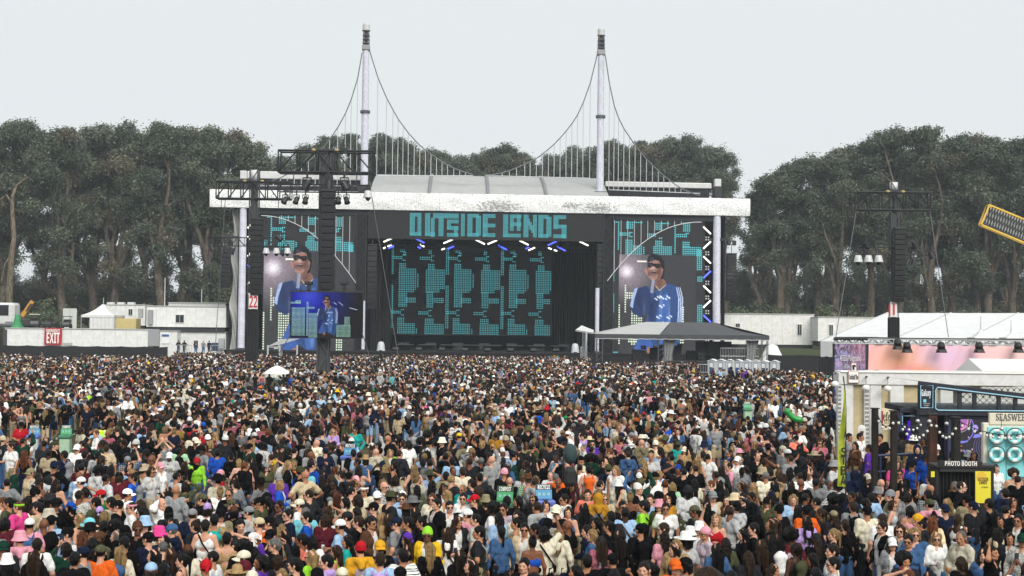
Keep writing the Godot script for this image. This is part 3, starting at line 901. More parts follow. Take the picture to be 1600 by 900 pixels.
func truss(o: Node, a: Vector3, b: Vector3, w: float, h: float, bays: int, hex: String) -> void:
	var t := (b - a).normalized()
	var up := Vector3.UP if absf(t.y) < 0.8 else Vector3.RIGHT
	var s := t.cross(up).normalized() * w / 2
	var u := s.cross(t).normalized() * h / 2
	var m := mat(hex, 0.5, 0.3)
	var r := maxf(0.035, w * 0.07)
	for i in [-1, 1]:
		for j in [-1, 1]: part("chord", mb().tube(PV([a + s * i + u * j, b + s * i + u * j]), r, r, 6), m, o)
	for k in bays:
		var p := a.lerp(b, float(k) / bays)
		var q := a.lerp(b, float(k + 1) / bays)
		var g := 1.0 if k % 2 else -1.0
		for i in [-1, 1]: part("brace", mb().beam(p + s * i - u * g, q + s * i + u * g, r * 1.3, r * 1.3), m, o)
		part("upright", mb().beam(p + s - u, p + s + u, r * 1.3, r * 1.3), m, o)


# ---------------------------------------------------------------- trees
var leaf_meshes := []
var bark: StandardMaterial3D

func make_leaves() -> void:
	var m := StandardMaterial3D.new()
	m.albedo_color = Color.WHITE
	m.vertex_color_use_as_albedo = true
	m.roughness = 0.6
	m.backlight_enabled = true; m.backlight = Color(0.25, 0.25, 0.25)
	for k in 4:
		var b := mb()
		for i in 54:
			# drooping lance-shaped leaves in tassels
			var r := V(rng.randfn(0, 0.45), rng.randfn(0, 0.36), rng.randfn(0, 0.45))
			var dir := (V(rr(-1, 1), rr(-1.3, 0.5), rr(-1, 1))).normalized()
			var side := dir.cross(V(rr(-1, 1), rr(-1, 1), rr(-1, 1))).normalized()
			var l := rr(0.26, 0.46)
			var w := rr(0.07, 0.125)
			b.quad(r - side * w * 0.3, r + dir * l * 0.5 - side * w, r + dir * l, r + dir * l * 0.5 + side * w)
		leaf_meshes.append(b.mesh(m))
	bark = mat("8c857b", 0.95, 0.0, "bark", 0.35)

func limb(b: MB, from: Vector3, to: Vector3, r0: float, r1: float, bend: float) -> PackedVector3Array:
	var pts := PackedVector3Array()
	var off := V(rr(-1, 1), 0, rr(-1, 1)) * bend
	var off2 := V(rr(-1, 1), 0, rr(-1, 1)) * bend
	for i in 8:
		var t := i / 7.0
		pts.append(from.lerp(to, t) + off * sin(PI * t) + off2 * sin(TAU * t) * 0.5)
	b.tube(pts, r0, r1, 7)
	return pts

func tree(label: String, px: float, top_y: float, d: float, width: float, low: float, dens: float, lean := 0.0, called := "eucalyptus_tree") -> void:
	var top := at(px, top_y, d)
	var base := V(top.x - lean, 0, -d)
	var h := top.y
	var o := thing(called, label, "tree", base, "eucalyptus trees round the field")
	offs.erase(o)
	var tb := mb()
	var r0 := 0.45 + h * 0.012
	var split := h * rr(0.25, 0.42)
	var fork := V(lean * 0.35 + rr(-1, 1), split, rr(-1, 1))
	limb(tb, V(0, -0.3, 0), fork, r0, r0 * 0.72, 0.5)
	var lobes := []
	var nl := 3 + rng.randi() % 3
	var tips := []
	for i in nl:
		var ang := TAU * (i + rng.randf()) / nl
		var tip := V(lean + cos(ang) * width * 0.34, h * rr(0.66, 0.93), sin(ang) * width * 0.3)
		if i == 0: tip = V(lean, h * 0.93, 0)
		var pts := limb(tb, fork, tip, r0 * 0.55, 0.09, 1.6)
		tips.append(tip)
		for j in 2:
			var p := pts[3 + j * 2]
			var q := p + V(rr(-1, 1) * width * 0.3, rr(1.0, 5.0), rr(-1, 1) * width * 0.25)
			limb(tb, p, q, r0 * 0.24, 0.05, 0.7)
			tips.append(q)
	# a few bare dead branches low on the trunk
	for j in 3:
		var p := V(0, h * rr(0.15, 0.5), 0) + fork * 0.0
		p.x = fork.x * p.y / split if p.y < split else fork.x
		limb(tb, p, p + V(rr(-1, 1) * width * 0.4, rr(-0.5, 4), rr(-0.3, 1) * 3), 0.13, 0.03, 0.8)
	inst("trunk", tb.mesh(bark), o)
	for t in tips: lobes.append([t, rr(0.11, 0.18) * width + 0.5])
	for j in int(width * 1.1):
		var a := rng.randf() * TAU
		lobes.append([V(lean + cos(a) * width * 0.36 * rng.randf(), h * rr(0.84, 0.985) - 0.7, sin(a) * width * 0.3 * rng.randf()), rr(0.5, 1.5)])
	var n_more := int(width * 1.6)
	for i in n_more:
		var a := rng.randf() * TAU
		var y := lerpf(low, 0.94, pow(rng.randf(), 0.8))
		var rr: float = width * 0.5 * sqrt(rng.randf()) * sqrt(clampf(1.25 - pow(absf(y - 0.66) / 0.42, 2.0) * 0.9, 0.1, 1.0))
		lobes.append([V(lean * y + cos(a) * rr, h * y, sin(a) * rr), rr(0.07, 0.16) * width + 0.5])
	lobes.append([V(lean, h - 1.9, 0), 1.9])
	var xs: Array[Transform3D] = []
	var cs := PackedColorArray()
	var hue := rng.randf()
	for l in lobes:
		var c: Vector3 = l[0]
		var r: float = l[1]
		var nclump := int(r * r * 8.5 * dens + 6)
		var shade := Color(0.050, 0.072, 0.047).lerp(Color(0.112, 0.130, 0.084), rng.randf() * 0.7 + hue * 0.3)
		if rng.randf() < 0.15: shade = shade.lerp(Color(0.16, 0.115, 0.075), 0.5)
		for i in nclump:
			var u := V(rng.randfn(), rng.randfn(), rng.randfn()).normalized()
			if u.y < -0.25 and rng.randf() < 0.6: continue
			var p := c + u * V(r, r * 0.8, r) * pow(rng.randf(), 0.42)
			if p.y > h: continue
			var s := rr(0.6, 1.5)
			xs.append(Transform3D(Basis(Vector3.UP, rng.randf() * TAU) * Basis(Vector3.RIGHT, rr(-0.5, 0.5)) * s, p))
			var k := rr(0.7, 1.3)
			cs.append(Color(shade.r * k, shade.g * k, shade.b * k))
	var groups := {}
	var mm := MultiMesh.new()
	mm.transform_format = MultiMesh.TRANSFORM_3D
	mm.use_colors = true
	mm.mesh = leaf_meshes[rng.randi() % leaf_meshes.size()]
	mm.instance_count = xs.size()
	for i in xs.size():
		mm.set_instance_transform(i, xs[i]); mm.set_instance_color(i, cs[i])
	var mi := MultiMeshInstance3D.new()
	mi.name = "crown"; mi.multimesh = mm
	mi.set_meta("kind", "stuff")
	o.add_child(mi, true)

func shrub(label: String, px: float, top_y: float, d: float, width: float, group: String) -> void:
	var top := at(px, top_y, d)
	var o := thing("shrub", label, "shrub", V(top.x, 0, -d), group)
	offs.erase(o)
	var h := top.y
	var sb := mb()
	for k in 6:
		var a := TAU * k / 6 + rng.randf()
		limb(sb, V(0, -0.1, 0), V(cos(a) * width * 0.35, h * rr(0.5, 0.85), sin(a) * width * 0.3), 0.12, 0.03, 0.4)
	inst("stem", sb.mesh(bark), o)
	var mm := MultiMesh.new()
	mm.transform_format = MultiMesh.TRANSFORM_3D; mm.use_colors = true
	mm.mesh = leaf_meshes[rng.randi() % 4]
	var n := int(width * h * 4.5)
	mm.instance_count = n
	for i in n:
		var u := V(rng.randfn(), absf(rng.randfn()), rng.randfn()).normalized() * pow(rng.randf(), 0.4)
		var p := V(u.x * width * 0.55, u.y * h * 0.92 * (0.8 + 0.2 * sin(u.x * 9.0 + px)) + 0.2, u.z * width * 0.4)
		mm.set_instance_transform(i, Transform3D(Basis(Vector3.UP, rng.randf() * TAU) * rr(0.8, 1.3), p))
		var k := rr(0.7, 1.3)
		mm.set_instance_color(i, Color(0.092 * k, 0.122 * k, 0.058 * k))
	var mi := MultiMeshInstance3D.new()
	mi.name = "foliage"; mi.multimesh = mm
	mi.set_meta("kind", "stuff")
	o.add_child(mi, true)

const ORD := ["first", "second", "third", "fourth", "fifth", "sixth", "seventh", "eighth", "ninth", "tenth", "eleventh", "twelfth", "thirteenth", "fourteenth", "fifteenth", "sixteenth", "seventeenth", "eighteenth", "nineteenth", "twentieth"]

func grove() -> void:
	make_leaves()
	# front row on the left: pixel, top, distance, crown width, lowest leaves, lean
	var k := 0
	for q in [[-22, 194, 228, 15, 0.34, 1.0, 0], [38, 186, 232, 15, 0.42, 0.9, 4], [100, 196, 230, 14, 0.36, 1.0, -1], [152, 199, 240, 13, 0.34, 0.95, 0], [196, 189, 236, 14, 0.32, 1.0, 1], [252, 186, 234, 14, 0.30, 1.0, -1],
			[296, 205, 242, 12, 0.28, 1.0, 0], [332, 195, 236, 13, 0.26, 1.0, 1], [372, 206, 238, 11, 0.24, 1.0, 0], [398, 240, 244, 9, 0.22, 1.0, 1], [-76, 200, 232, 15, 0.3, 1.0, 0], [-130, 206, 236, 15, 0.28, 1.0, 0]]:
		tree("%s tall eucalyptus from the left, front row behind the white trailers" % ORD[k], q[0], q[1], q[2], q[3], q[4], q[5] * 0.8, q[6])
		k += 1
	k = 0
	for q in [[8, 232, 262, 15], [70, 226, 268, 15], [128, 226, 270, 14], [182, 220, 272, 14], [236, 222, 274, 14], [284, 230, 270, 14], [344, 232, 274, 13], [385, 262, 280, 12]]:
		tree("%s shaded eucalyptus from the left in the rear row behind the trailers" % ORD[k], q[0], q[1], q[2], q[3], 0.06, 0.8, 0.0)
		k += 1
	k = 0
	for q in [[446, 244, 300, 9], [478, 224, 296, 11], [510, 211, 298, 11], [548, 206, 300, 12], [596, 207, 302, 12], [640, 222, 306, 11], [678, 233, 310, 10], [722, 240, 315, 11], [762, 231, 312, 10], [792, 225, 310, 9], [826, 244, 318, 11], [872, 240, 315, 12],
			[912, 242, 312, 10], [956, 216, 300, 11], [1000, 218, 298, 12], [1046, 212, 296, 12], [1074, 210, 294, 9], [1106, 228, 292, 10], [1136, 232, 290, 6]]:
		tree("%s distant tree from the left, rising behind the stage roof" % ORD[k], q[0], q[1], q[2], q[3] + 1.5, 0.35, 0.9, 0.0)
		k += 1
	k = 0
	for x in range(436, 1150, 42):
		tree("%s tree from the left in the farthest row behind the stage roof" % ORD[k], x, 243 + 14 * sin(x * 0.9) + 8 * sin(x * 2.3), 335, 11, 0.3, 0.7, 0.0)
		k += 1
	k = 0
	for q in [[1180, 296, 250, 6, 0.26], [1208, 266, 246, 8, 0.28], [1236, 252, 247, 9, 0.27], [1270, 240, 248, 10, 0.26], [1312, 228, 242, 12, 0.24], [1356, 216, 244, 12, 0.26], [1402, 196, 240, 12, 0.3], [1452, 193, 238, 13, 0.26], [1500, 206, 240, 12, 0.24], [1546, 208, 236, 13, 0.24], [1592, 212, 234, 13, 0.24], [1640, 208, 236, 14, 0.24], [1696, 212, 238, 14, 0.24], [1748, 216, 240, 14, 0.24]]:
		tree("%s tall eucalyptus from the left in the grove right of the stage" % ORD[k], q[0], q[1], q[2], q[3], q[4], 0.8, rr(-1.5, 1.5))
		k += 1
	k = 0
	for q in [[1200, 318, 284, 8], [1236, 288, 288, 10], [1290, 262, 284, 14], [1338, 250, 288, 14], [1386, 240, 284, 14], [1430, 232, 288, 14], [1478, 230, 284, 14], [1524, 236, 286, 14], [1570, 238, 284, 14], [1622, 238, 286, 14]]:
		tree("%s shaded eucalyptus from the left, rear row right of the stage" % ORD[k], q[0], q[1], q[2], q[3], 0.05, 0.8, 0.0)
		k += 1
	k = 0
	for q in [[1160, 468, 214, 7], [1192, 462, 212, 8], [1222, 466, 210, 7], [1252, 470, 212, 8], [1290, 466, 210, 8], [1326, 470, 208, 8], [1360, 474, 206, 7], [1400, 480, 206, 7], [1440, 478, 204, 8], [1480, 474, 204, 8], [1520, 470, 204, 8], [1560, 474, 202, 8], [1598, 472, 202, 8]]:
		shrub("%s pale green shrub from the left at the foot of the right grove" % ORD[k], q[0], q[1], q[2], q[3], "shrubs below the right grove")
		k += 1
	k = 0
	for q in [[20, 468, 214, 8], [70, 462, 216, 8], [108, 470, 212, 7], [220, 462, 214, 8], [270, 466, 216, 8], [338, 455, 212, 8], [375, 470, 214, 7]]:
		shrub("%s dark shrub from the left between the trunks behind the trailers" % ORD[k], q[0], q[1], q[2], q[3], "shrubs below the left grove")
		k += 1
	k = 0
	for x in range(-20, 440, 36):
		shrub("%s dark understorey thicket from the left at the back of the left grove" % ORD[k], x, 382 + 26 * (k % 3), 292, 15, "thickets at the back of the left grove")
		k += 1
	k = 0
	for x in range(1172, 1640, 38):
		shrub("%s dark understorey thicket from the left at the back of the right grove" % ORD[k], x, 376 + 24 * (k % 3), 300, 16, "thickets at the back of the right grove")
		k += 1
	# one bare leaning limb stands out at the far left
	var o := thing("dead_tree", "pale dead leafless trunk with broken top at far left", "tree", V(at(12, 500, 222).x, 0, -222))
	offs.erase(o)
	var b := mb()
	var pts := PackedVector3Array()
	var x0 := at(12, 500, 222).x
	for p in [[14, 520], [15, 450], [18, 400], [22, 370], [19, 330], [20, 305], [26, 290]]: pts.append(at(p[0], p[1], 222) + V(-x0, 0, 222))
	pts[0].y = 0
	b.tube(pts, 0.62, 0.24, 8)
	inst("trunk", b.mesh(mat("a79c8c", 0.95, 0.0, "bark", 0.35)), o)
	b = mb()
	for br in [[[26, 290], [36, 282], [43, 276]], [[19, 318], [10, 305], [0, 312], [-8, 318]], [[17, 400], [8, 412], [2, 440]]]:
		var bp := PackedVector3Array()
		for p in br: bp.append(at(p[0], p[1], 222) + V(-x0, 0, 222))
		b.tube(bp, 0.24, 0.1, 6)
	inst("branch", b.mesh(mat("a79c8c", 0.95, 0.0, "bark", 0.35)), o)


const YARD := 4.45

# ---------------------------------------------------------------- behind the crowd, left of the stage
func trailer(called: String, label: String, cat: String, x0: float, y0: float, x1: float, d: float, depth: float, hex: String, base_y := 0.0, group := "") -> Array:
	var a := at(x0, y0, d)
	var b := at(x1, y0, d)
	var top := (a.y + b.y) / 2
	var lo := V(a.x, base_y, -d - depth)
	var hi := V(b.x, top, -d)
	var o := thing(called, label, cat, V((lo.x + hi.x) / 2, base_y, -d - depth / 2), group)
	var m := mat(hex, 0.6, 0.0, "grain", 0.35)
	var w := part("wall", mb().span(lo + V(0, 0.6, 0), hi - V(0, 0.1, 0), 0.04), m, o)
	part("roof", mb().span(V(lo.x - 0.1, top - 0.099, lo.z - 0.1), V(hi.x + 0.1, top + 0.04, hi.z + 0.1), 0.03), mat("a9aaa6", 0.7), o)
	part("skirt", mb().span(lo + V(0.2, 0.0, 0.2), V(hi.x - 0.2, base_y + 0.598, hi.z - 0.2)), mat("2c2d30", 0.8), o)
	var n := int((hi.x - lo.x) / 1.6)
	for i in n:
		var x := lerpf(lo.x, hi.x, (i + 1.0) / (n + 1.0))
		part("panel_seam", mb().span(V(x - 0.02, base_y + 0.62, hi.z + 0.001), V(x + 0.02, top - 0.12, hi.z + 0.012)), mat("b5b7b3", 0.7), w)
	return [o, lo, hi, w]

func window_on(w: Node, x0: float, y0: float, x1: float, y1: float, d: float) -> void:
	var a := at(x0, y1, d)
	var b := at(x1, y0, d)
	var f := part("window", mb().span(a + V(0, 0, -0.05), b + V(0, 0, 0.05), 0.02), mat("d5d6d2", 0.6), w)
	part("pane", mb().span(a + V(0.1, 0.1, 0.04), b + V(-0.1, -0.1, 0.06)), mat("22272b", 0.15), f)
	part("window_bar", mb().span(V((a.x + b.x) / 2 - 0.02, a.y + 0.1, -d + 0.05), V((a.x + b.x) / 2 + 0.02, b.y - 0.1, -d + 0.075)), mat("c8c9c5", 0.6), f)

func peaked_tent(label: String, x0: float, x1: float, eave_y: float, peak_y: float, foot_h: float, d: float, side: float) -> void:
	var a := at(x0, eave_y, d)
	var b := at(x1, eave_y, d)
	var pk := at((x0 + x1) / 2, peak_y, d).y
	var w := b.x - a.x
	var cx := (a.x + b.x) / 2
	var cz := -d - w / 2
	var o := thing("peaked_tent", label, "tent", V(cx, 0, cz))
	var m := mat("dcdddb", 0.75, 0.0, "grain", 0.5)
	var hw := w / 2
	for q in [[V(-1, 0, 1), V(1, 0, 1)], [V(1, 0, 1), V(1, 0, -1)], [V(1, 0, -1), V(-1, 0, -1)], [V(-1, 0, -1), V(-1, 0, 1)]]:
		var p0: Vector3 = q[0] * hw + V(cx, a.y, cz)
		var p1: Vector3 = q[1] * hw + V(cx, a.y, cz)
		var apex := V(cx, pk, cz)
		part("roof_panel", mb().patch(10, 10, func(u, t):
			var e: Vector3 = p0.lerp(p1, u)
			return e.lerp(apex, t) - V(0, 0.16 * (pk - a.y) * sin(PI * t), 0)), m, o)
		var dn := V(0, 0.35, 0)
		var out: Vector3 = ((p0 + p1) / 2 - V(cx, a.y, cz)).normalized() * 0.02
		part("valance", mb().quad(p0 - dn + out, p1 - dn + out, p1 + out, p0 + out), m, o)
		part("leg", mb().tube(PV([V(p0.x, foot_h, p0.z), V(p0.x, a.y, p0.z)]), 0.05, 0.05, 6), mat("b6b8ba", 0.4, 0.5), o)
	if side > 0:
		part("side_wall", mb().patch(20, 2, func(u, t): return V(lerpf(a.x + w * (1 - side), b.x, u), lerpf(foot_h, a.y - 0.1, t), cz + hw - 0.05 + 0.04 * sin(u * 40.0))), m, o)
		part("side_wall", mb().patch(20, 2, func(u, t): return V(b.x - 0.05 + 0.03 * sin(u * 40.0), lerpf(foot_h, a.y - 0.1, t), cz + hw - u * w)), m, o)
	part("finial", mb().tube(PV([V(cx, pk, cz), V(cx, pk + 0.9, cz)]), 0.06, 0.02, 6), m, o)

func fence_run(label: String, a: Vector3, b: Vector3, h: float, hex: String) -> void:
	var o := thing("fence", label, "fence", (a + b) / 2)
	var n := maxi(2, int(a.distance_to(b) / 3.0))
	for i in n:
		var p := a.lerp(b, float(i) / n)
		var q := a.lerp(b, float(i + 1) / n)
		var sag := 0.08
		part("panel", mb().patch(8, 2, func(u, t): return p.lerp(q, u) + V(0, 0.03 + t * (h - sag * sin(PI * u)), 0.03 * sin(u * 12.0 + i))), mat(hex, 0.9, 0.0, "cloth", 0.5), o)
		part("post", mb().tube(PV([p + V(0, 0, -0.1), p + V(0, h + 0.05, -0.1)]), 0.05, 0.05, 5), mat("3d3f42", 0.5, 0.4), o)

func barricade(label: String, a: Vector3, b: Vector3, group: String) -> void:
	var o := thing("barricade", label, "barrier", (a + b) / 2, group)
	var m := mat("a5a8ab", 0.4, 0.6)
	var h := 1.15
	var up := Vector3.UP
	part("rail", mb().tube(PV([a + up * h, b + up * h]), 0.045, 0.045, 6), m, o)
	part("rail", mb().tube(PV([a + up * 0.2, b + up * 0.2]), 0.035, 0.035, 6), m, o)
	var n := maxi(4, int(a.distance_to(b) / 0.32))
	for i in n + 1:
		var p := a.lerp(b, float(i) / n)
		part("bar", mb().tube(PV([p + up * (0.2 if i > 0 and i < n else 0.0), p + up * h]), 0.022, 0.022, 4), m, o)
	for p in [a, b]: part("foot", mb().box(p + V(0, 0.03, 0), V(0.08, 0.05, 0.7)), m, o)

func golf_cart(label: String, px: float, roof_y: float, d: float, roof: String, face: float) -> void:
	var p := at(px, 520, d); p.y = YARD
	var h := at(px, roof_y, d).y - YARD
	var k := h / 1.9
	var o := thing("golf_cart", label, "golf cart", p, "golf carts behind the white trailer")
	offs.erase(o)
	o.rotation.y = face
	part("body", mb().box(V(0, 0.55 * k, 0), V(1.25, 0.5, 2.3) * k, Basis(), 0.12), mat("2a2c2e", 0.5), o)
	part("cowl", mb().box(V(0, 0.75 * k, 0.9 * k), V(1.15, 0.55, 0.5) * k, Basis(Vector3.RIGHT, -0.3), 0.1), mat("3a3d3f", 0.5), o)
	part("seat", mb().box(V(0, 0.92 * k, -0.35 * k), V(1.1, 0.2, 0.55) * k, Basis(), 0.06), mat("54524d", 0.7), o)
	part("backrest", mb().box(V(0, 1.2 * k, -0.66 * k), V(1.1, 0.45, 0.12) * k, Basis(), 0.05), mat("54524d", 0.7), o)
	part("roof", mb().box(V(0, 1.87 * k, 0), V(1.35, 0.1, 2.2) * k, Basis(), 0.04), mat(roof, 0.6), o)
	for sx in [-1, 1]:
		for sz in [-1, 1]:
			part("roof_post", mb().beam(V(0.58 * sx, 0.7, 0.85 * sz) * k, V(0.58 * sx, 1.83, 0.9 * sz) * k, 0.05, 0.05), mat("1d1e20", 0.5), o)
			var wheel := part("wheel", mb().lathe(PQ([Vector2(0.1, -0.1), Vector2(0.24, -0.1), Vector2(0.28, 0), Vector2(0.24, 0.1), Vector2(0.1, 0.1)]), 14, Transform3D(Basis(Vector3.FORWARD, PI / 2) * k, V(0.58 * sx, 0.28, 0.78 * sz) * k)), mat("161617", 0.9), o)
			part("rim", mb().lathe(PQ([Vector2(0.0, -0.08), Vector2(0.13, -0.08), Vector2(0.13, 0.08), Vector2(0.0, 0.08)]), 10, Transform3D(Basis(Vector3.FORWARD, PI / 2) * k, V(0.58 * sx, 0.28, 0.78 * sz) * k)), mat("b9bbbd", 0.4), wheel)
	part("steering_wheel", mb().lathe(PQ([Vector2(0.16, -0.015), Vector2(0.19, 0), Vector2(0.16, 0.015), Vector2(0.14, 0), Vector2(0.16, -0.015)]), 14, Transform3D(Basis(Vector3.RIGHT, 1.0) * k, V(-0.25, 1.15, 0.5) * k)), mat("161617", 0.6), o)

func backstage_left() -> void:
	# raised yard behind the fence, on which carts, tent and bus stand
	var ya := at(-40, 505, 196)
	struct("yard", mb().span(V(ya.x - 40, 0.0, -232), V(at(226, 505, 190).x, YARD, -184.5)), mat("5b5a50", 0.95, 0.0, "grass", 0.2))
	fence_run("long black cloth fence behind the crowd at far left", V(at(-30, 540, 172).x, 0, -172), V(at(262, 548, 172).x, 0, -172), at(100, 540.5, 172).y, "1a1b1e")
	# long white trailer with the red exit banner
	var t := trailer("long_trailer", "long low white trailer behind the black fence with red exit banner", "trailer", 8, 513.5, 232, 181, 2.4, "e6e8e7")
	part("end_door", mb().span(at(231, 541, 180.99) , at(249, 514.5, 180.9), 0.03), mat("8e9194", 0.6), t[0])
	part("end_frame", mb().span(at(8, 541, 180.99) - V(0.3, 0, 0), at(11, 515, 180.9)), mat("3a3b3e", 0.6), t[0])
	part("vent_panel", mb().span(at(99, 539.5, 180.99), at(113, 535.5, 180.9), 0.02), mat("a7a9a3", 0.6), t[0])
	var a := at(69, 539, 180.6)
	var b := at(97, 512.5, 180.6)
	var o := thing("exit_banner", "red banner reading EMERGENCY EXIT hung on the long white trailer", "banner", V((a.x + b.x) / 2, a.y, -180.6))
	part("cloth", mb().patch(12, 8, func(u, w): return V(lerpf(a.x, b.x, u), lerpf(a.y, b.y, w), -180.6 + 0.04 * sin(u * 9.0 + w * 4.0))), mat("b03038", 0.8, 0.0, "cloth", 0.4), o)
	var mid := (a.x + b.x) / 2
	lettering("EMERGENCY", (b.y - a.y) * 0.17, 0.02, mat("efeae6", 0.7), o, TF(V(mid, lerpf(a.y, b.y, 0.84), -180.53)), "Droid Sans", true, (b.x - a.x) * 0.78)
	lettering("EXIT", (b.y - a.y) * 0.62, 0.02, mat("efeae6", 0.7), o, TF(V(mid, lerpf(a.y, b.y, 0.40), -180.53)), "Droid Sans", true, (b.x - a.x) * 0.74)
	for q in [[a.x, b.y], [b.x, b.y]]: part("grommet", mb().ball(V(q[0], q[1] - 0.05, -180.5), V(0.05, 0.05, 0.05), 6, 4), mat("b9bbbd", 0.4, 0.6), o)
	# ticket-box like white cabin with a notice
	t = trailer("site_cabin", "small white site cabin with blue and white notice plate", "cabin", 249.5, 517, 277, 181, 2.4, "e0e2e1")
	o = t[0]
	part("notice_plate", mb().span(at(252, 537, 180.95), at(265, 520, 180.9), 0.02), mat("dddfe0", 0.5), o)
	part("notice_band", mb().span(at(253, 526, 180.89), at(264, 522.5, 180.86)), mat("3c5a8c", 0.5), o)
	# big two-storey office trailers next to the stage
	t = trailer("office_trailer", "large white office trailer stacked on top, with one dark window", "trailer", 229, 478.5, 353.5, 182.5, 4.0, "e8eae8", at(300, 518, 182.5).y)
	window_on(t[3], 273.5, 491, 288.5, 505, 182.45)
	t = trailer("office_trailer", "lower white office trailer under the stacked one beside the stage", "trailer", 278, 519, 353, 183, 4.4, "e0e2e0")
	window_on(t[3], 302, 531, 310.5, 545, 182.95)
	for q in [[232.0, 484.0, 238.0, 507.0, "8f9294"], [217.0, 482.0, 222.5, 497.0, "9a9c9d"], [342.0, 529.0, 350.0, 545.0, "9b9ea0"]]: part("air_conditioner", mb().span(at(q[0], q[3], 182.4), at(q[2], q[1], 181.9), 0.04), mat(q[4], 0.6), t[0])
	part("door", mb().span(at(286, 545, 182.95), at(295, 525, 182.9), 0.02), mat("c9cccb", 0.6), t[3])
	trailer("office_trailer", "white trailer roof peeking out behind the stacked office trailer", "trailer", 263, 473, 353, 190, 3.5, "ced1cf")
	t = trailer("office_trailer", "white trailer with pale door behind the white peaked tent", "trailer", 166, 476, 227, 198, 4.0, "e4e6e4", YARD)
	window_on(t[3], 200, 482, 208, 493, 197.95)
	for k in 3: part("roof_unit", mb().box(V(at(172 + k * 16, 474, 199).x, at(172 + k * 16, 474.5, 199).y, -199.5), V(1.1, 0.45, 0.9), Basis(), 0.06), mat("bfc1c0", 0.7), t[0])
	# cream container
	o = thing("container", "short cream shipping container right of the white peaked tent", "container", V(at(197, 510, 188).x, YARD, -189))
	a = at(180.5, 512, 188); b = at(213, 497.5, 188)
	part("shell", mb().span(V(a.x, YARD, -190.4), V(b.x, b.y, -188), 0.04), mat("cdbd83", 0.7, 0.0, "grain", 0.4), o)
	for k in 12:
		var x := lerpf(a.x + 0.15, b.x - 0.15, k / 11.0)
		part("rib", mb().span(V(x - 0.05, YARD + 0.1, -187.999), V(x + 0.05, b.y - 0.15, -187.95)), mat("c5b57b", 0.7), o)
	peaked_tent("white peaked tent with pointed roof on the yard behind the exit banner", 127, 179, 492, 473.5, YARD, 187, 0.75)
	# coach
	a = at(-14, 511, 188); b = at(22, 473, 188)
	o = thing("coach", "white coach with large dark window cut by the left edge", "coach", V((a.x + b.x) / 2, YARD, -191))
	part("body", mb().span(V(a.x - 4, YARD + 0.4, -190.6), V(b.x, b.y, -188), 0.35), mat("d3d5d4", 0.4, 0.0, "grain", 0.3), o)
	part("windscreen", mb().span(at(-10, 493, 187.99), at(13.5, 476.5, 187.95), 0.02), mat("14171a", 0.12), o)
	part("grille", mb().span(at(8, 507, 187.99), at(20, 502.5, 187.95), 0.01), mat("77797b", 0.5), o)
	part("bumper", mb().span(V(a.x - 3.8, YARD + 0.25, -188.4), V(b.x - 0.1, YARD + 0.65, -187.9), 0.08), mat("4a4c4f", 0.6), o)
	for x in [a.x + 0.6, b.x - 0.9]:
		var wheel := part("wheel", mb().lathe(PQ([Vector2(0.15, -0.15), Vector2(0.46, -0.15), Vector2(0.5, 0), Vector2(0.46, 0.15), Vector2(0.15, 0.15)]), 16, Transform3D(Basis(Vector3.FORWARD, PI / 2), V(x, YARD + 0.5, -188.6))), mat("161617", 0.9), o)
		part("rim", mb().ball(V(x, YARD + 0.5, -188.6), V(0.18, 0.24, 0.24), 10, 6), mat("8f9294", 0.4, 0.5), wheel)
	for q in [[54.0, 491.0, "cfc8b8", 0.3, "golf cart with cream roof right of the coach"], [79.0, 493.0, "4a4b4c", -0.2, "golf cart with dark roof, middle of the three"], [104.0, 494.0, "3c3f3c", 0.2, "golf cart with black roof left of the peaked tent"]]:
		golf_cart(q[4], q[0], q[1], 190, q[2], q[3])
	# telescopic yellow boom
	o = thing("boom_lift", "yellow lift boom leaning up behind the golf carts", "lift", V(at(36, 500, 196).x, YARD, -196))
	part("chassis", mb().box(at(33, 503, 196) , V(3.0, 1.0, 2.0), Basis(), 0.15), mat("3a3835", 0.7), o)
	part("boom", mb().beam(at(35, 494, 196), at(51, 471, 196), 0.6, 0.5), mat("b98a35", 0.6), o)
	part("boom_plate", mb().beam(at(41, 486.0, 195.7), at(49, 474.5, 195.7), 0.3, 0.06), mat("3b342a", 0.6), o)
	part("stabilizer", mb().box(at(33, 508, 196), V(3.4, 0.5, 2.2), Basis(), 0.1), mat("26262a", 0.8), o)
	o = thing("tarpaulin", "green tarpaulin heap beside the coach", "tarpaulin", V(at(27, 510, 187).x, YARD, -187))
	part("cloth", mb().lathe(PQ([Vector2(1.0, YARD), Vector2(0.9, YARD + 0.3), Vector2(0.55, YARD + 0.8), Vector2(0.5, YARD + 1.1), Vector2(0.32, at(26, 492, 187).y), Vector2(0.0, at(26, 491, 187).y)]), 9, TF(V(at(27, 510, 187).x, 0, -187))), mat("2f8d57", 0.7, 0.0, "cloth", 0.5), o)
	part("base_frame", mb().box(V(at(27, 510, 187).x, YARD + 0.1, -187), V(1.7, 0.18, 1.4)), mat("48443c", 0.8), o)
	o = thing("white_screen_panel", "upright pale panel behind the golf carts left of the tent", "panel", V(at(109, 500, 200).x, YARD, -200))
	for k in 2: part("board", mb().span(V(at(98 + k * 11, 500, 200).x, YARD, -200.1), V(at(108.6 + k * 11, 500, 200).x, at(108, 482, 200).y, -200), 0.02), mat("bfc2bd", 0.7), o)
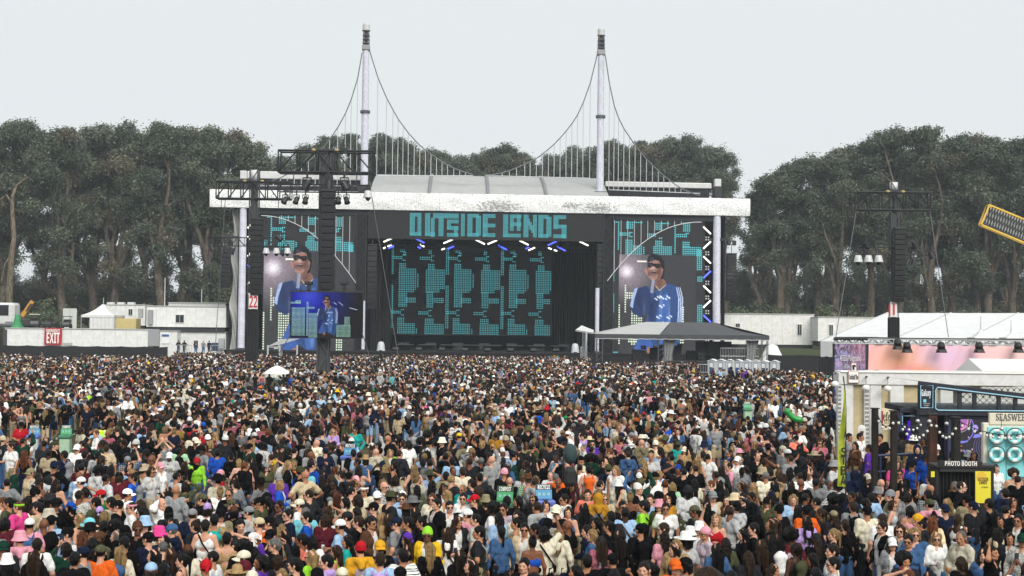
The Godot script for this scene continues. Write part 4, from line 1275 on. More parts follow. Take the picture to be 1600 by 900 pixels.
	for q in [["left", 256.8, 434.0], ["right", 314.5, 452.0]]:
		var p := at(q[1], 500, 196)
		o = thing("aerial_pole", "%s thin white aerial pole standing behind the office trailers" % q[0], "pole", V(p.x, 0, -196))
		part("pole", mb().tube(PV([V(p.x, 0, -196), V(p.x, at(q[1], q[2], 196).y, -196)]), 0.11, 0.07, 6), mat("c9cbcc", 0.5), o)
		part("pole_base", mb().box(V(p.x, 0.1, -196), V(0.8, 0.2, 0.8)), mat("55575a", 0.6), o)
	# platform with barrier and onlookers beside the stage
	a = at(272, 552, 170); b = at(349, 552, 170)
	var py := at(300, 553, 170).y
	o = thing("side_platform", "black platform left of the stage behind the crowd", "platform", V((a.x + b.x) / 2, 0, -172))
	part("deck", mb().span(V(a.x, py - 0.15, -174), V(b.x, py, -170.1), 0.03), mat("2c2d30", 0.8), o)
	part("skirt", mb().span(V(a.x + 0.1, 0, -173.8), V(b.x - 0.1, py - 0.152, -170.3)), mat("17181b", 0.95, 0.0, "cloth", 0.4), o)
	barricade("silver barrier along the front of the left side platform", V(a.x + 0.3, py, -170.3), V(lerpf(a.x, b.x, 0.34), py, -170.3), "silver crowd barriers")
	barricade("silver barrier at the right end of the left side platform", V(lerpf(a.x, b.x, 0.72), py, -170.3), V(b.x - 0.2, py, -170.3), "silver crowd barriers")
	o = thing("blue_chair", "dark blue folding chair back on the left side platform", "chair", V(at(335, 548, 171).x, py, -171))
	offs.erase(o)
	for q in [["backrest", V(0, 0.95, -0.25), V(0.95, 1.1, 0.1)], ["seat", V(0, 0.45, 0.05), V(0.9, 0.1, 0.6)]]: part(q[0], mb().box(q[1], q[2], Basis(), 0.04), mat("1f3150", 0.7), o)
	for sx in [-0.4, 0.4]:
		for sz in [-0.25, 0.3]: part("leg", mb().beam(V(sx, 0, sz), V(sx, 0.42, sz), 0.05, 0.05), mat("55585c", 0.4), o)


# ---------------------------------------------------------------- behind the crowd, right of the stage
func backstage_right() -> void:
	var t := trailer("office_trailer", "large white trailer with two small windows right of the stage", "trailer", 1124, 490.5, 1272, 188, 5.0, "e4e4e1", at(1200, 545, 188).y)
	window_on(t[3], 1148.5, 504.5, 1157, 512, 187.95)
	window_on(t[3], 1245, 506, 1253.5, 524.5, 187.95)
	for k in 5: part("support_leg", mb().box(V(lerpf(t[1].x + 1, t[2].x - 1, k / 4.0), t[1].y / 2 + 0.9, -188.6), V(0.4, t[1].y - 1.8, 0.4)), mat("3a3b3d", 0.8), t[0])
	t = trailer("office_trailer", "white trailer with one dark window left of the white marquee", "trailer", 1278, 495.5, 1366, 184, 5.0, "e4e4e1", at(1300, 540, 184).y)
	window_on(t[3], 1294.5, 506.5, 1302.5, 525.5, 183.95)
	for k in 4: part("support_leg", mb().box(V(lerpf(t[1].x + 1, t[2].x - 1, k / 3.0), t[1].y / 2 + 0.9, -184.6), V(0.4, t[1].y - 1.8, 0.4)), mat("3a3b3d", 0.8), t[0])
	fence_run("black cloth fence behind the crowd right of the toilets", V(at(1201, 553, 166).x, 0, -166), V(at(1304, 555, 166).x, 0, -166), at(1250, 555, 166).y, "17181b")
	fence_run("short black cloth fence at the left foot of the white marquee", V(at(1279, 560, 122).x, 0, -122), V(at(1304, 560, 122).x, 0, -122), at(1290, 557, 122).y, "17181b")
	# low white inflatable-like dome
	var p := at(1212, 553, 172)
	var o := thing("dome_tent", "small white domed tent behind the black fence", "tent", V(p.x, 0, -172))
	part("shell", mb().lathe(PQ([Vector2(2.1, 0.02), Vector2(2.0, 1.0), Vector2(1.5, 1.7), Vector2(0.7, at(1212, 539, 172).y - 0.1), Vector2(0.0, at(1212, 537.5, 172).y)]), 18, TF(V(p.x - 0.5, 0, -172))), mat("d9dbd9", 0.7), o)
	part("hem", mb().lathe(PQ([Vector2(2.1, 0.0), Vector2(2.16, 0.06), Vector2(2.1, 0.12)]), 18, TF(V(p.x - 0.5, 0, -172))), mat("8d8f8e", 0.7), o)
	# portable toilets
	var k := 0
	for x in [1114.0, 1127.5, 1141.0, 1154.5, 1168.0, 1181.5, 1195.0, 1211.0]:
		var q := at(x, 565, 152)
		var h := at(x, 560.5 + (x - 1114) * 0.02, 152).y
		o = thing("portable_toilet", "%s portable toilet from the left, blue with white roof" % ORD[k], "toilet", V(q.x, 0, -152), "portable toilets by the canopy")
		offs.erase(o)
		o.rotation.y = -0.5 + 0.12 * (k % 3)
		part("cabin", mb().box(V(0, h * 0.44, 0), V(1.0, h * 0.88, 1.05), Basis(), 0.05), mat("b4b9bc", 0.6), o)
		var dr := part("door", mb().box(V(0, h * 0.43, 0.54), V(0.5, h * 0.7, 0.05), Basis(), 0.02), mat("2b4a7d", 0.6), o)
		part("door_notice", mb().box(V(0, h * 0.62, 0.575), V(0.4, 0.5, 0.02)), mat("d9dcdf", 0.6), dr)
		part("roof", mb().patch(8, 6, func(u, w): return V((u - 0.5) * 1.12, h * 0.87 + (h * 0.13) * sin(PI * u) * (0.7 + 0.3 * sin(PI * w)), (0.5 - w) * 1.16)), mat("dcdee0", 0.5), o)
		part("roof_rim", mb().box(V(0, h * 0.87, 0), V(1.14, 0.07, 1.18), Basis(), 0.02), mat("d4d6d8", 0.5), o)
		k += 1
	for j in 4:
		var a := at(1043 + j * 16.0, 570, 156)
		barricade("%s silver barrier from the left, in front of the dark canopy" % ORD[j], V(a.x, 0, -156), V(a.x + 1.2, 0, -156), "silver crowd barriers")


# ---------------------------------------------------------------- delay towers
func spotlight(label: String, p: Vector3, k: float, aim: Basis, group: String, bell := false) -> void:
	var o := thing("spotlight", label, "spotlight", p, group)
	offs.erase(o)
	var m := mat("1b1c1f", 0.5)
	part("clamp", mb().box(V(0, 0.22, 0) * k, V(0.16, 0.5, 0.16) * k, Basis(), 0.02), m, o)
	for sx in [-1, 1]: part("yoke_arm", mb().beam(V(0.34 * sx, -0.05, 0) * k, V(0.34 * sx, -0.55, 0) * k, 0.07 * k, 0.12 * k), m, o)
	part("yoke_bar", mb().box(V(0, -0.05, 0) * k, V(0.74, 0.1, 0.16) * k), m, o)
	if bell:
		part("rain_hood", mb().lathe(PQ([Vector2(0.0, 0.02), Vector2(0.36, 0.0), Vector2(0.44, -0.3), Vector2(0.58, -0.85), Vector2(0.53, -0.86), Vector2(0.38, -0.3)]), 14, Transform3D(Basis.from_scale(Vector3.ONE * k), V(0, -0.15 * k, 0))), mat("b9bcbe", 0.3), o)
		part("head", mb().ball(V(0, -1.05, 0) * k, V(0.3, 0.36, 0.3) * k, 12, 8), m, o)
	else:
		var pr := PQ([Vector2(0.0, 0.36), Vector2(0.24, 0.36), Vector2(0.3, 0.2), Vector2(0.3, -0.2), Vector2(0.36, -0.5), Vector2(0.31, -0.5), Vector2(0.0, -0.42)])
		part("head", mb().lathe(pr, 14, Transform3D(aim.scaled(Vector3.ONE * k), V(0, -0.6 * k, 0))), m, o)
		part("lens", mb().lathe(PQ([Vector2(0.0, -0.44), Vector2(0.3, -0.46)]), 14, Transform3D(aim.scaled(Vector3.ONE * k), V(0, -0.6 * k, 0))), mat("8d99a3", 0.1, 0.3), o)

func delay_tower(label: String, px: float, d: float, mast_w: float, cap: Array, tr: Array, bar: Array, bays: int, sign_: Array, drape_y: float) -> Node3D:
	var s := F / d
	var x := at(px, tr[2], d).x
	var o := thing("delay_tower", label, "tower", V(x, 0, -d))
	var yt := at(px, tr[2], d).y
	var yb := at(px, tr[3], d).y
	var top := yt + 0.2
	if cap.size():
		top = at(px, cap[1], d).y
		part("cap", mb().lathe(PQ([Vector2(0.0, top), Vector2(cap[2] / s / 2 * 1.05, top), Vector2(cap[2] / s / 2 * 1.2, (top + at(px, cap[0], d).y) / 2), Vector2(cap[2] / s / 2 * 1.15, at(px, cap[0], d).y), Vector2(0, at(px, cap[0], d).y)]).duplicate(), 4, Transform3D(Basis(Vector3.UP, PI / 4) , V(x, 0, -d))), mat("c3c5c8", 0.6), o)
		top = at(px, cap[0], d).y - 0.02
	var w := mast_w / s
	for sx in [-1, 1]:
		for sz in [-1, 1]: part("mast_chord", mb().tube(PV([V(x + sx * w * 0.42, 0, -d + sz * w * 0.42), V(x + sx * w * 0.42, top, -d + sz * w * 0.42)]), w * 0.07, w * 0.07, 6), mat("4a4c50", 0.5, 0.4), o)
	var n := int(top / (w * 1.3))
	for k in n:
		var a := top * k / n
		var b := top * (k + 1) / n
		var g := 1.0 if k % 2 else -1.0
		part("mast_brace", mb().beam(V(x - g * w * 0.4, a, -d + w * 0.42), V(x + g * w * 0.4, b, -d + w * 0.42), w * 0.08, w * 0.08), mat("4a4c50", 0.5, 0.4), o)
	part("mast_core", mb().box(V(x, top / 2, -d), V(w * 0.62, top - 0.02, w * 0.62)), mat("393b3f", 0.7, 0.0, "grain", 1.0), o)
	var dy := at(px, drape_y, d).y
	part("drape", mb().patch(18, 4, func(u, t): return V(x + (u - 0.5) * w * 1.12 * (1.06 - 0.06 * t), t * dy, -d + w * 0.56 + 0.03 * sin(u * 22.0))), mat("18191c", 0.95, 0.0, "cloth", 0.6), o)
	for sx in [-1, 1]: part("drape_side", mb().quad(V(x + sx * w * 0.56, 0, -d + w * 0.56), V(x + sx * w * 0.56, 0, -d - w * 0.56), V(x + sx * w * 0.56, dy, -d - w * 0.56), V(x + sx * w * 0.56, dy, -d + w * 0.56)), mat("18191c", 0.95, 0.0, "cloth", 0.6), o)
	# head truss: an open box frame of beams
	var x0 := at(tr[0], tr[2], d).x
	var x1 := at(tr[1], tr[2], d).x
	var m := mat("1a1b1e", 0.5, 0.3)
	var r := 0.085
	for z in [-d + w * 0.6, -d - w * 0.6]:
		for y in [yt, yb]: part("head_beam", mb().tube(PV([V(x0, y, z), V(x1, y, z)]), r, r, 6), m, o)
		for k in bays + 1:
			var xx := lerpf(x0, x1, float(k) / bays)
			part("head_upright", mb().tube(PV([V(xx, yb, z), V(xx, yt, z)]), r * 0.8, r * 0.8, 5), m, o)
			if k < bays and z > -d:
				var xn := lerpf(x0, x1, float(k + 1) / bays)
				var up := k < bays / 2
				part("head_brace", mb().tube(PV([V(xx, yb if up else yt, z), V(xn, yt if up else yb, z)]), r * 0.8, r * 0.8, 5), m, o)
	for q in [x0, lerpf(x0, x1, 0.4), lerpf(x0, x1, 0.6), x1]:
		for y in [yt, yb]: part("cross_beam", mb().tube(PV([V(q, y, -d + w * 0.6), V(q, y, -d - w * 0.6)]), r * 0.8, r * 0.8, 5), m, o)
	for q in [-0.9, 0.9]: part("strap", mb().ball(V(x + q * w, yt + 0.05, -d + w * 0.66), V(0.22, 0.12, 0.12), 8, 5), mat("b09a6c", 0.9), o)
	# lamp bar
	if bar.size():
		var bx0 := at(bar[0], bar[2], d).x
		var bx1 := at(bar[1], bar[2], d).x
		truss(o, V(bx0, at(px, (bar[2] + bar[3]) / 2, d).y, -d + w), V(bx1, at(px, (bar[2] + bar[3]) / 2, d).y, -d + w), 0.5, absf(at(px, bar[2], d).y - at(px, bar[3], d).y), int((bx1 - bx0) / 0.75), "202125")
		for q in [0.15, 0.85]: part("bar_chain", mb().tube(PV([V(lerpf(bx0, bx1, q), at(px, bar[2], d).y, -d + w), V(lerpf(bx0, bx1, q), yb, -d + w * 0.6)]), 0.035, 0.035, 4), m, o)
	if sign_.size():
		var a := at(sign_[0], sign_[3], d)
		var b := at(sign_[2], sign_[1], d)
		var sg := part("number_board", mb().span(V(a.x, a.y, -d + w * 0.62), V(b.x, b.y, -d + w * 0.72), 0.02), mat("d9d9d7", 0.7), o)
		part("board_stripe", mb().span(V(a.x + 0.03, lerpf(a.y, b.y, 0.86), -d + w * 0.721), V(b.x - 0.03, lerpf(a.y, b.y, 0.93), -d + w * 0.73)), mat("b7aeb0", 0.7), sg)
	return o

func delay_towers() -> void:
	# the farther tower on the left
	var d := 135.0
	var o := delay_tower("left speaker tower with square head frame and board reading 22", 398, d, 15, [266, 283, 13], [340, 455, 284.5, 311], [328, 455, 373, 386], 6, [390.5, 459, 405, 483], 484)
	var z := -d + 15 / (F / d) * 0.73
	lettering("22", 1.25, 0.02, mat("b3262f", 0.7), o, TF(V(at(398, 470, d).x, at(398, 472, d).y, z)), "Droid Sans", true, 0.85)
	line_array("tall black line array hanging on the tower with board 22", at(402, 344, d - 0.9), 1.2, 7.8, 14, 0.2, "", false)
	var kk := 0
	for q in [[331.0, 378.0], [347.0, 384.0], [363.0, 384.0], [443.0, 386.0]]:
		spotlight("%s lamp from the left under the bar of the board 22 tower" % ORD[kk], at(q[0], q[1], d - 1.2), 0.85, Basis(Vector3.FORWARD, 0.3 * (kk - 1)), "lamps on the board 22 tower")
		kk += 1
	kk = 0
	for q in [[416.0, 386.0], [432.0, 386.0], [449.0, 386.0]]:
		spotlight("%s hooded lamp from the left, right side of the board 22 tower" % ORD[kk], at(q[0], q[1], d - 1.2), 0.68, Basis(), "hooded lamps on the board 22 tower", true)
		kk += 1
	spotlight("lamp pointing up right of the head frame of the board 22 tower", at(437, 366, d - 1.2), 0.8, Basis(Vector3.FORWARD, 2.4), "")
	# the nearer tower with the video screen
	d = 110.0
	o = delay_tower("black centre-left speaker tower with head frame above the small video screen", 510, d, 20, [], [437, 584, 237, 270.5], [440, 580, 291, 302.5], 5, [], 600)
	part("mast_top", mb().box(at(512, 234.5, d), V(0.9, 0.1, 0.9)), mat("1a1b1e", 0.5), o)
	for q in [484.0, 538.0]:
		part("camera_bracket", mb().box(at(q, 233, d), V(0.65, 0.12, 0.4)), mat("1a1b1e", 0.5), o)
		part("camera_bracket", mb().box(at(q, 230, d), V(0.12, 0.5, 0.12)), mat("1a1b1e", 0.5), o)
	var ba := at(490, 594, d); var bb := at(530, 594, d)
	part("base_deck", mb().span(V(ba.x, 0.9, -d - 1.2), V(bb.x, 1.1, -d + 1.2), 0.03), mat("26272b", 0.8), o)
	part("base_skirt", mb().span(V(ba.x + 0.06, 0.0, -d - 1.1), V(bb.x - 0.06, 0.898, -d + 1.12)), mat("17181b", 0.95), o)
	line_array("tall black line array hanging above the small video screen", at(513.5, 300, d - 1.2), 1.15, 8.3, 14, 0.12, "", false)
	kk = 0
	for q in [[446.0, 304.0], [463.5, 304.0], [477.5, 304.0], [528.5, 304.0], [541.5, 304.0]]:
		spotlight("%s round lamp from the left under the lamp bar above the video screen" % ORD[kk], at(q[0], q[1], d - 1.5), 0.72, Basis(Vector3.RIGHT, -0.5) * Basis(Vector3.FORWARD, 0.35 - 0.15 * kk), "round lamps above the video screen")
		kk += 1
	kk = 0
	for q in [[480.0, 277.0], [514.0, 277.0], [538.0, 277.0]]:
		spotlight("%s moving head lamp from the left below the head frame above the screen" % ORD[kk], at(q[0], q[1], d - 1.3), 1.0, Basis(Vector3.FORWARD, 0.5 - kk * 0.5), "moving heads of the screen tower")
		kk += 1
	spotlight("clear hooded lamp at the right end of the lamp bar", at(575, 296, d - 1.3), 0.7, Basis(), "", true)
	var a := at(453.5, 527, d - 1.4); var b := at(566.5, 457.5, d - 1.4)
	o = thing("video_screen", "small video screen showing the singer in blue light on the tower", "LED screen", V((a.x + b.x) / 2, a.y, a.z))
	part("housing", mb().span(a + V(-0.06, -0.06, -0.3), b + V(0.06, 0.06, -0.01), 0.03), mat("17181b", 0.7), o)
	part("picture", mb().quad(a, V(b.x, a.y, a.z), b, V(a.x, b.y, a.z)), printed(screen_small(), 0.5, 0.42), o)
	part("top_rail", mb().span(V(a.x - 0.05, b.y + 0.07, a.z - 0.25), V(b.x + 0.05, b.y + 0.16, a.z - 0.1)), mat("1d1e21", 0.5), o)
	for k in 9: part("shackle", mb().box(V(lerpf(a.x, b.x, k / 8.0), b.y + 0.2, a.z - 0.17), V(0.1, 0.12, 0.1)), mat("1d1e21", 0.5), o)
	for q in [482.0, 537.5]:
		var p := at(q, 448, d - 1.4)
		part("camera_pod", mb().box(p + V(0, 0, -0.15), V(0.28, 0.6, 0.3), Basis(), 0.03), mat("17181b", 0.6), o)
		part("camera_head", mb().box(p + V(0, 0.3, -0.1), V(0.7, 0.3, 0.4), Basis(), 0.06), mat("17181b", 0.6), o)
	# guy lines of the left towers
	for q in [["guy line from the head frame down to the left", 575.0, 270.0, 622.0, 556.0, 110.0], ["guy line from the left head frame down to the crowd", 352.0, 312.0, 336.0, 548.0, 135.0], ["guy line from the screen corner down to the right", 566.0, 520.0, 588.0, 590.0, 108.0], ["guy line from screen corner down to the left", 455.0, 520.0, 436.0, 552.0, 108.0]]:
		o = thing("guy_line", q[0], "cable", at(q[3], q[4], q[5]))
		part("line", mb().tube(PV([at(q[1], q[2], q[5]), at((q[1] + q[3]) / 2, (q[2] + q[4]) / 2 + 1, q[5] + 0.4), at(q[3], q[4], q[5] + 0.5)]), 0.035, 0.035, 4), mat("5c5d5e", 0.6), o)
	for q in [["left", 588.0], ["right", 598.5]]: truss_thing("truss_stand", "black %s truss stand in the crowd right of the screen tower" % q[0], at(q[1], 593, 116) * V(1, 0, 1), at(q[1], 556.0, 116), 0.4, 8, "17181b")
	# the tower on the right
	d = 116.0
	o = delay_tower("right speaker tower with white cap rising behind the marquee", 1396.5, d, 13, [285, 298.5, 13], [1338, 1452, 301, 328.5], [1337, 1460, 387.5, 399], 6, [1388, 472, 1399, 495.5], 496)
	part("board_mark", mb().box(at(1390, 485, d - 0.64) , V(0.16, 1.0, 0.02)), mat("b3262f", 0.7), o)
	part("board_mark", mb().box(at(1397, 483, d - 0.64) , V(0.13, 1.0, 0.02)), mat("b3262f", 0.7), o)
	line_array("tall curved black line array on the right speaker tower", at(1405, 359, d - 1.0), 1.0, 6.4, 14, 0.3, "", false)
	kk = 0
	for q in [[1341.0, 397.0], [1357.0, 397.0], [1373.0, 397.0]]:
		spotlight("%s white hooded lamp from the left on the right speaker tower" % ORD[kk], at(q[0], q[1], d - 1.2), 0.72, Basis(), "hooded lamps on the right tower", true)
		kk += 1
	kk = 0
	for q in [[1419.0, 401.0], [1428.0, 401.0], [1442.0, 401.0], [1455.0, 391.0]]:
		spotlight("%s small black lamp from the left, right tower lamp bar" % ORD[kk], at(q[0], q[1], d - 1.2), 0.7, Basis(Vector3.FORWARD, 0.5 - 0.3 * kk), "small lamps on the right tower")
		kk += 1
	kk = 0
	for q in [[1354.0, 378.0], [1430.0, 378.0]]:
		spotlight("%s moving head above the lamp bar of the right tower" % ORD[kk], at(q[0], q[1], d - 1.2), 0.7, Basis(Vector3.FORWARD, 2.8), "")
		kk += 1
	for q in [["guy line running down left of the right speaker tower", 1338.0, 329.0, 1306.0, 527.0], ["guy line running down right of the right speaker tower", 1453.0, 329.0, 1482.0, 527.0]]:
		o = thing("guy_line", q[0], "cable", at(q[3], q[4], d - 8))
		part("line", mb().tube(PV([at(q[1], q[2], d), at(q[3], q[4], d - 8)]), 0.035, 0.035, 4), mat("5f6160", 0.6), o)


# ---------------------------------------------------------------- dark canopy in the crowd and its deck
func front_of_house() -> void:
	var d := 158.0
	var e0 := at(931, 516, d + 6); var e1 := at(1202, 521, d - 3)
	var xa := at(931, 516, d).x
	var xb := at(1202, 521, d).x
	var ey := at(1066, 523, d).y
	var ry := at(1066, 503.5, d - -5).y
	var za := -d
	var zb := -d - 11.0
	var ra := V(at(1010, 504, d + 5.5).x, ry, -d - 5.5)
	var rb := V(at(1117, 505, d + 5.5).x, ry, -d - 5.5)
	var o := thing("canopy", "wide grey and black hipped canopy standing in the crowd right of the stage", "canopy", V((xa + xb) / 2, 0, -d - 5))
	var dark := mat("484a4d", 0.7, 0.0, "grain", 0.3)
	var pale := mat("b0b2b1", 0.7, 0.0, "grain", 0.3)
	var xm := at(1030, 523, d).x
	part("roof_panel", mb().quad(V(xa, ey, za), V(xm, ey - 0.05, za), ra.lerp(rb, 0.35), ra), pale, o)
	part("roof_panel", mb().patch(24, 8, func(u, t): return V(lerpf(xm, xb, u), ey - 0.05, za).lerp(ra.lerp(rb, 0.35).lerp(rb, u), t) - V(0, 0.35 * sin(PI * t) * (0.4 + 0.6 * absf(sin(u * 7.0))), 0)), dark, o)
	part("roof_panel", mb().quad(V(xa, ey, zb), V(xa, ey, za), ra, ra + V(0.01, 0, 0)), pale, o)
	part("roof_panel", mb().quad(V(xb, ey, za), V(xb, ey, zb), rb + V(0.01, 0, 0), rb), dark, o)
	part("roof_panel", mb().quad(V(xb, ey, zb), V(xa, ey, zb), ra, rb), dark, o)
	part("valance", mb().patch(60, 2, func(u, t): return V(lerpf(xa, xb, u), lerpf(ey - 0.55, ey, t), za + 0.06 + 0.04 * sin(u * 90.0))), mat("3d3f42", 0.8), o)
	part("valance", mb().quad(V(xa, ey - 0.55, zb), V(xa, ey - 0.55, za), V(xa, ey, za), V(xa, ey, zb)), mat("3a3c40", 0.8), o)
	part("valance", mb().quad(V(xb, ey - 0.55, za), V(xb, ey - 0.55, zb), V(xb, ey, zb), V(xb, ey, za)), mat("3d3f42", 0.8), o)
	part("valance_hem", mb().patch(60, 1, func(u, t): return V(lerpf(xa, xb, u), ey - 0.58 - 0.05 * absf(sin(u * 47.0)) + t * 0.08, za + 0.12)), mat("a9abac", 0.8), o)
	for q in [[xa + 0.5, za - 0.4], [xm + 0.3, za - 0.4], [xb - 0.5, za - 0.4], [xa + 0.5, zb + 0.4], [xb - 0.5, zb + 0.4]]:
		var leg := o
		for sx in [-0.35, 0.35]:
			for sz in [-0.35, 0.35]: part("leg_chord", mb().tube(PV([V(q[0] + sx, 0, q[1] + sz), V(q[0] + sx, ey - 0.3, q[1] + sz)]), 0.05, 0.05, 5), mat("55575b", 0.4, 0.4), leg)
		for k in 7: part("leg_brace", mb().beam(V(q[0] - 0.35, ey * k / 7.2, q[1] + 0.35), V(q[0] + 0.35, ey * (k + 1) / 7.2, q[1] + 0.35), 0.05, 0.05), mat("55575b", 0.4, 0.4), leg)
	for q in [xm + 1.1, xb - 2.2]:
		part("curtain", mb().patch(14, 6, func(u, t): return V(q + (u - 0.5) * lerpf(0.8, 1.6, absf(t - 0.35) + 0.3) + 0.3 * t, lerpf(1.2, ey - 0.4, t), za - 0.7 + 0.1 * sin(u * 20.0))), mat("8b8d8f", 0.9, 0.0, "cloth", 0.6), o)
	part("deck", mb().span(V(xm + 1, 1.3, zb + 0.5), V(xb - 1, 1.5, za - 0.5)), mat("2c2d30", 0.8), o)
	part("deck_skirt", mb().span(V(xm + 1.1, 0, zb + 0.6), V(xb - 1.1, 1.298, za - 0.6)), mat("1c1d20", 0.9), o)
	var g0 := at(1078, 540, d).x
	o = thing("control_desk", "mixing desk and dark equipment racks on the deck under the canopy", "sound equipment", V(g0, 1.5, -d - 4))
	for k in 7:
		part("rack", mb().box(V(g0 - 6 + k * 2.3, 2.1 + 0.15 * (k % 3), -d - 3.4 - (k % 2)), V(1.5, 1.2 + 0.3 * (k % 3), 0.9), Basis(), 0.04), mat("1e1f23", 0.7), o)
		part("monitor", mb().box(V(g0 - 5.4 + k * 2.3, 3.05 + 0.15 * (k % 3), -d - 3.2), V(0.7, 0.5, 0.08), Basis(), 0.02), mat("3a4048", 0.4), o)
	part("drop_cloth", mb().patch(12, 6, func(u, t): return V(g0 + 1.0 + u * 4.5, lerpf(2.0, ey - 0.8, t) + (1 - t) * 1.2 * absf(u - 0.5), -d - 2.2 + 0.12 * sin(u * 14.0))), mat("1d1e21", 0.95, 0.0, "cloth", 0.6), o)
	var w := thing("railing_deck", "pale railing around the raised deck right under the canopy", "railing", V(at(1155, 550, d).x, 1.5, -d - 1))
	var rm := mat("a4a6a8", 0.4, 0.5)
	for y in [1.0, 2.6]: part("rail", mb().tube(PV([V(at(1128, 550, d).x, 1.5 + y * 0.62, -d - 1), V(at(1188, 550, d).x, 1.5 + y * 0.62, -d - 1)]), 0.06, 0.06, 6), rm, w)
	for k in 25: part("bar", mb().tube(PV([V(lerpf(at(1128, 550, d).x, at(1188, 550, d).x, k / 24.0), 1.5, -d - 1), V(lerpf(at(1128, 550, d).x, at(1188, 550, d).x, k / 24.0), 3.1, -d - 1)]), 0.035, 0.035, 4), rm, w)
	# lean-to with white roof and ladder frame at its left
	d = 164
	var a := at(899, 515.5, d); var b := at(927, 520, d)
	o = thing("lean_to", "small white slanted roof on one post left of the dark canopy", "shelter", V(b.x, 0, -d))
	part("roof", mb().quad(V(a.x, a.y, -d), V(b.x, b.y, -d), V(b.x + 0.3, a.y, -d - 3.5), V(a.x + 1.0, a.y + 0.6, -d - 3.5)), mat("c9cbca", 0.6), o)
	part("fascia", mb().beam(V(a.x, a.y - 0.06, -d + 0.03), V(b.x, b.y - 0.06, -d + 0.03), 0.2, 0.06), mat("8e9090", 0.6), o)
	for q in [[at(916, 540, d).x, -d, b.y + 0.15], [at(916, 540, d).x, -d - 3.4, a.y], [a.x + 1.2, -d - 3.4, a.y + 0.3]]: part("post", mb().tube(PV([V(q[0], 0, q[1]), V(q[0], q[2], q[1])]), 0.13, 0.13, 7), mat("b9bbbc", 0.5), o)
	var lx := at(907, 560, d).x
	o = thing("ladder_frame", "pale ladder frame below the small slanted roof", "scaffold", V(lx, 0, -d + 1))
	for sx in [0.0, 0.75]: part("stile", mb().tube(PV([V(lx + sx, 0, -d + 1), V(lx + sx, at(907, 541, d).y, -d + 1)]), 0.07, 0.07, 5), mat("a9abad", 0.5), o)
	for k in 7: part("rung", mb().tube(PV([V(lx, 0.2 + k * 0.45, -d + 1), V(lx + 0.75, 0.2 + k * 0.45, -d + 1)]), 0.05, 0.05, 5), mat("a9abad", 0.5), o)
	# grey roofed scaffold in front of the left wing screen
	d = 162
	a = at(418, 535, d); b = at(461, 533, d)
	o = thing("scaffold_shelter", "grey roofed scaffold hut in the crowd below the left screen", "shelter", V((a.x + b.x) / 2, 0, -d))
	part("roof", mb().quad(V(a.x, a.y - 0.5, -d), V(at(441, 537, d).x, a.y - 0.2, -d), V(b.x, b.y + 0.3, -d - 3.5), V(a.x + 1.2, b.y + 0.2, -d - 3.5)), mat("9a9c9b", 0.7), o)
	for q in [[a.x + 0.05, -d], [at(437, 540, d).x, -d], [a.x + 1.2, -d - 3.4], [b.x - 0.3, -d - 3.4]]: part("post", mb().tube(PV([V(q[0], 0, q[1]), V(q[0], a.y - 0.35, q[1])]), 0.12, 0.12, 6), mat("b4b6b6", 0.5), o)
	for y in [1.4, 2.6]: part("rail", mb().tube(PV([V(a.x, y, -d + 0.02), V(at(437, 540, d).x, y, -d + 0.02)]), 0.07, 0.07, 5), mat("b4b6b6", 0.5), o)


# ---------------------------------------------------------------- marquee, truss with the pink banner
func banner_image() -> Image:
	var im := new_image(512, 128, Color.WHITE)
	for y in 128:
		for x in 512:
			var u := x / 512.0
			var v := y / 128.0
			var c := Color(0.93, 0.72, 0.75).lerp(Color(0.95, 0.80, 0.78), u)
			c = c.lerp(Color(0.94, 0.68, 0.54), clampf(1.0 - Vector2((u - 0.15) * 5.0, (v - 0.55) * 1.1).length(), 0, 1))
			c = c.lerp(Color(0.93, 0.50, 0.58), clampf(1.1 - Vector2((u - 0.24) * 4.5, (v - 1.05) * 2.0).length(), 0, 1))
			c = c.lerp(Color(0.93, 0.62, 0.30), clampf(1.0 - Vector2((u - 0.31) * 9.0, (v - 0.95) * 2.0).length(), 0, 1))
			c = c.lerp(Color(0.90, 0.76, 0.88), clampf(1.0 - Vector2((u - 0.42) * 5.0, (v - 0.3) * 1.2).length(), 0, 1))
			im.set_pixel(x, y, c)
	return im

func swirl_image(seed_: int) -> Image:
	var im := new_image(160, 160, Color.BLACK)
	var f := noise(seed_, 0.012, 3)
	for y in 160:
		for x in 160:
			var q := f.get_noise_2d(x + 40.0 * f.get_noise_2d(x * 1.5, y * 1.5), y * 0.6)
			var c := Color(0.22, 0.22, 0.30).lerp(Color(0.66, 0.58, 0.72), clampf(0.5 + 0.5 * sin(q * 22.0), 0, 1))
			c = c.lerp(Color(0.35, 0.55, 0.85), clampf(sin(q * 16.0 + 2.0) - 0.5, 0, 1))
			c = c.lerp(Color(0.75, 0.45, 0.50), clampf(x / 160.0 * 0.6 * (1.0 - y / 160.0), 0, 1))
			im.set_pixel(x, y, c)
	return im

